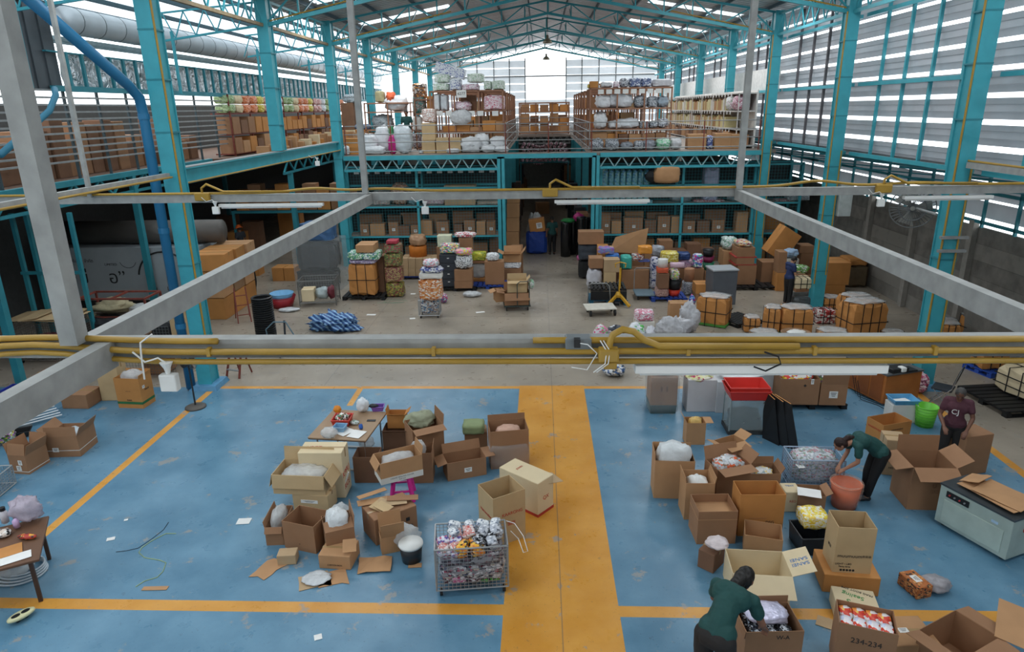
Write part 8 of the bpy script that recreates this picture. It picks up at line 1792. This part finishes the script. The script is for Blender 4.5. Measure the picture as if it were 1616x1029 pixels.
for zi, zs in enumerate((.78, 1.5)):
    for k in range(66):
        i = random.randrange(len(YB)); q = protos[i] if not used[i] else protos[i].copy()
        if used[i]: COL.objects.link(q)
        used[i] = True
        q.location = (8.42, 31.6+k*.225, DZ+zs+.002); q.scale = (1, 1, .8+random.random()*.35); tag(q, 'pale upright box filed on the %s wall shelf at the right of the mezzanine' % ('lower', 'upper')[zi], 'box', 'pale boxes on the %s wall shelf' % ('lower', 'upper')[zi])
for i in range(len(protos)):
    if not used[i]: bpy.data.objects.remove(protos[i])
for k in range(16): box3('kraft box on the bottom wall shelf at the right of the mezzanine', (8.4, 30+k*1.02, DZ+.123), (.6, .85, .42+.1*(k % 3)), 0, col=CN[k % 3], closed=True, tape=False, group='kraft boxes on the bottom wall shelf')
mb = MB(); mb.lump((0, 0, 0), (.7, 1.0, .62), 3, .1, 2, boxy=.5)
for i, (y, m, lab) in enumerate(((30.0, PM('redtubes', ['A83A5A', 'D8C8D0', '8A2A4A', 'E0D4DA'], 12), 'crimson and white tubes at the near end of the wall shelf'), (31.0, PM('whitetubes', ['E0DCDE', 'C8A8B4', 'E8E4E6', '9AB8A0'], 10), 'white bags next to the crimson tubes on the wall shelf'))):
    bag(lab, (8.38, y, DZ+1.503), (.62, .9, .62), m, 3+i, .15, boxy=.5)
random.seed(5)
mb = MB(); mb.box((0, 0, 0), (.01, .1, .14)); o = mb.build('price_card', WHT); first = True
for zs in (.7, 1.42, 2.14):
    for k in range(30):
        q = o if first else o.copy()
        if not first: COL.objects.link(q)
        first = False; q.location = (8.09, 30.5+k*.52, DZ+zs); tag(q, 'small white card hanging from a wall shelf edge at the right of the mezzanine', 'card', 'cards on the wall shelf edges')
mb = MB(); mb.b2((RX+.42, 29, 6.9), (RX+.46, 60, 7.9)); struct('trim_2', mb, mat('D6D4D0', .6, name='white_band'))
# ------------------------------------------------------------------ annex deck goods
random.seed(77)
for j in range(2):
    y0 = 29.2+j*9
    t = thing('storage_rack', 'long steel rack on the left annex deck, %s half' % ('nearer' if j == 0 else 'farther'), 'rack', (-13.3, 0, DZ))
    mb = MB()
    for z in (.1, .9, 1.75): mb.b2((-.5, y0, z-.05), (.35, y0+8.6, z))
    mb.build('shelf', RUST, t); mb = MB(); mb.b2((.3, 0, 0), (.36, .06, 2.5)); reps('post', mb, RUST, t, [(0, y0+k*2.1, 0) for k in range(5)])
COLP = [('green', PM('p_green', ['9AB07A', 'B8C89A', '7A945A'], 6)), ('white', WB), ('pink', PM('p_pink', ['D8A8A0', 'E8C8C0', 'C88A84'], 6)), ('yellow', PM('p_yellow', ['D8C44A', 'E8DC8A', 'C0A83A'], 6)), ('orange', PM('p_orange', ['E0885A', 'E8A88A', 'C8683A'], 6)), ('cream', CB['cream'])]
for k in range(22):
    nm, m = COLP[(k*5+k//3) % 6]; y = 29.5+k*.8
    for r_ in range(2):
        mb = MB(); mb.lump((0, 0, 0), (.75, .74, .36), k+r_*30, .06, 2, 8, 14, boxy=.75); o = mb.build('goods_pack', m); o.location = (-13.25, y, DZ+1.752+r_*.37); tag(o, '%s pack, %s from the near end, %s row atop the annex racks' % (nm, ORD[k] if k < 20 else ('last but one' if k == 20 else 'last'), ('lower', 'upper')[r_]), 'pack', 'coloured packs on the annex racks')
for zi, zs in enumerate((.1, .9)):
    for k in range(22):
        box3('carton on the lower shelves of the annex racks', (-13.25, 29.6+k*.8, DZ+zs+.002), (.7, .68, .45+random.random()*.25), 0, col=random.choice(['orange', 'tan', 'brown', 'orange', 'dark']), closed=True, tape=False, group='cartons on the lower annex shelves')
for k in range(34):
    y = 29+k*.55; x = -11.3-.5*random.random()
    box3('carton heaped on the annex deck in front of the racks', (x, y, DZ+.002), (.5, .48, .3+random.random()*.4), random.random()*.4, col=random.choice(['orange', 'tan', 'brown', 'tan', 'orange', 'cream']), closed=True, tape=False, group='cartons heaped on the annex deck')
for k in range(26):
    y = 12.5+k*.62; box3('brown carton stacked behind the slatted barrier', (-14.2-.4*random.random(), y, DZ+.002), (.6, .56, .6+random.random()*1.1), 0, col=random.choice(['brown', 'dark', 'dark', 'brown']), closed=True, tape=False, group='cartons behind the slatted barrier')
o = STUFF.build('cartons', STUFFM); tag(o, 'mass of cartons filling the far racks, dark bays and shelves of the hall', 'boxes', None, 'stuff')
for o in COL.objects:
    if 'h_' in o: del o['h_']
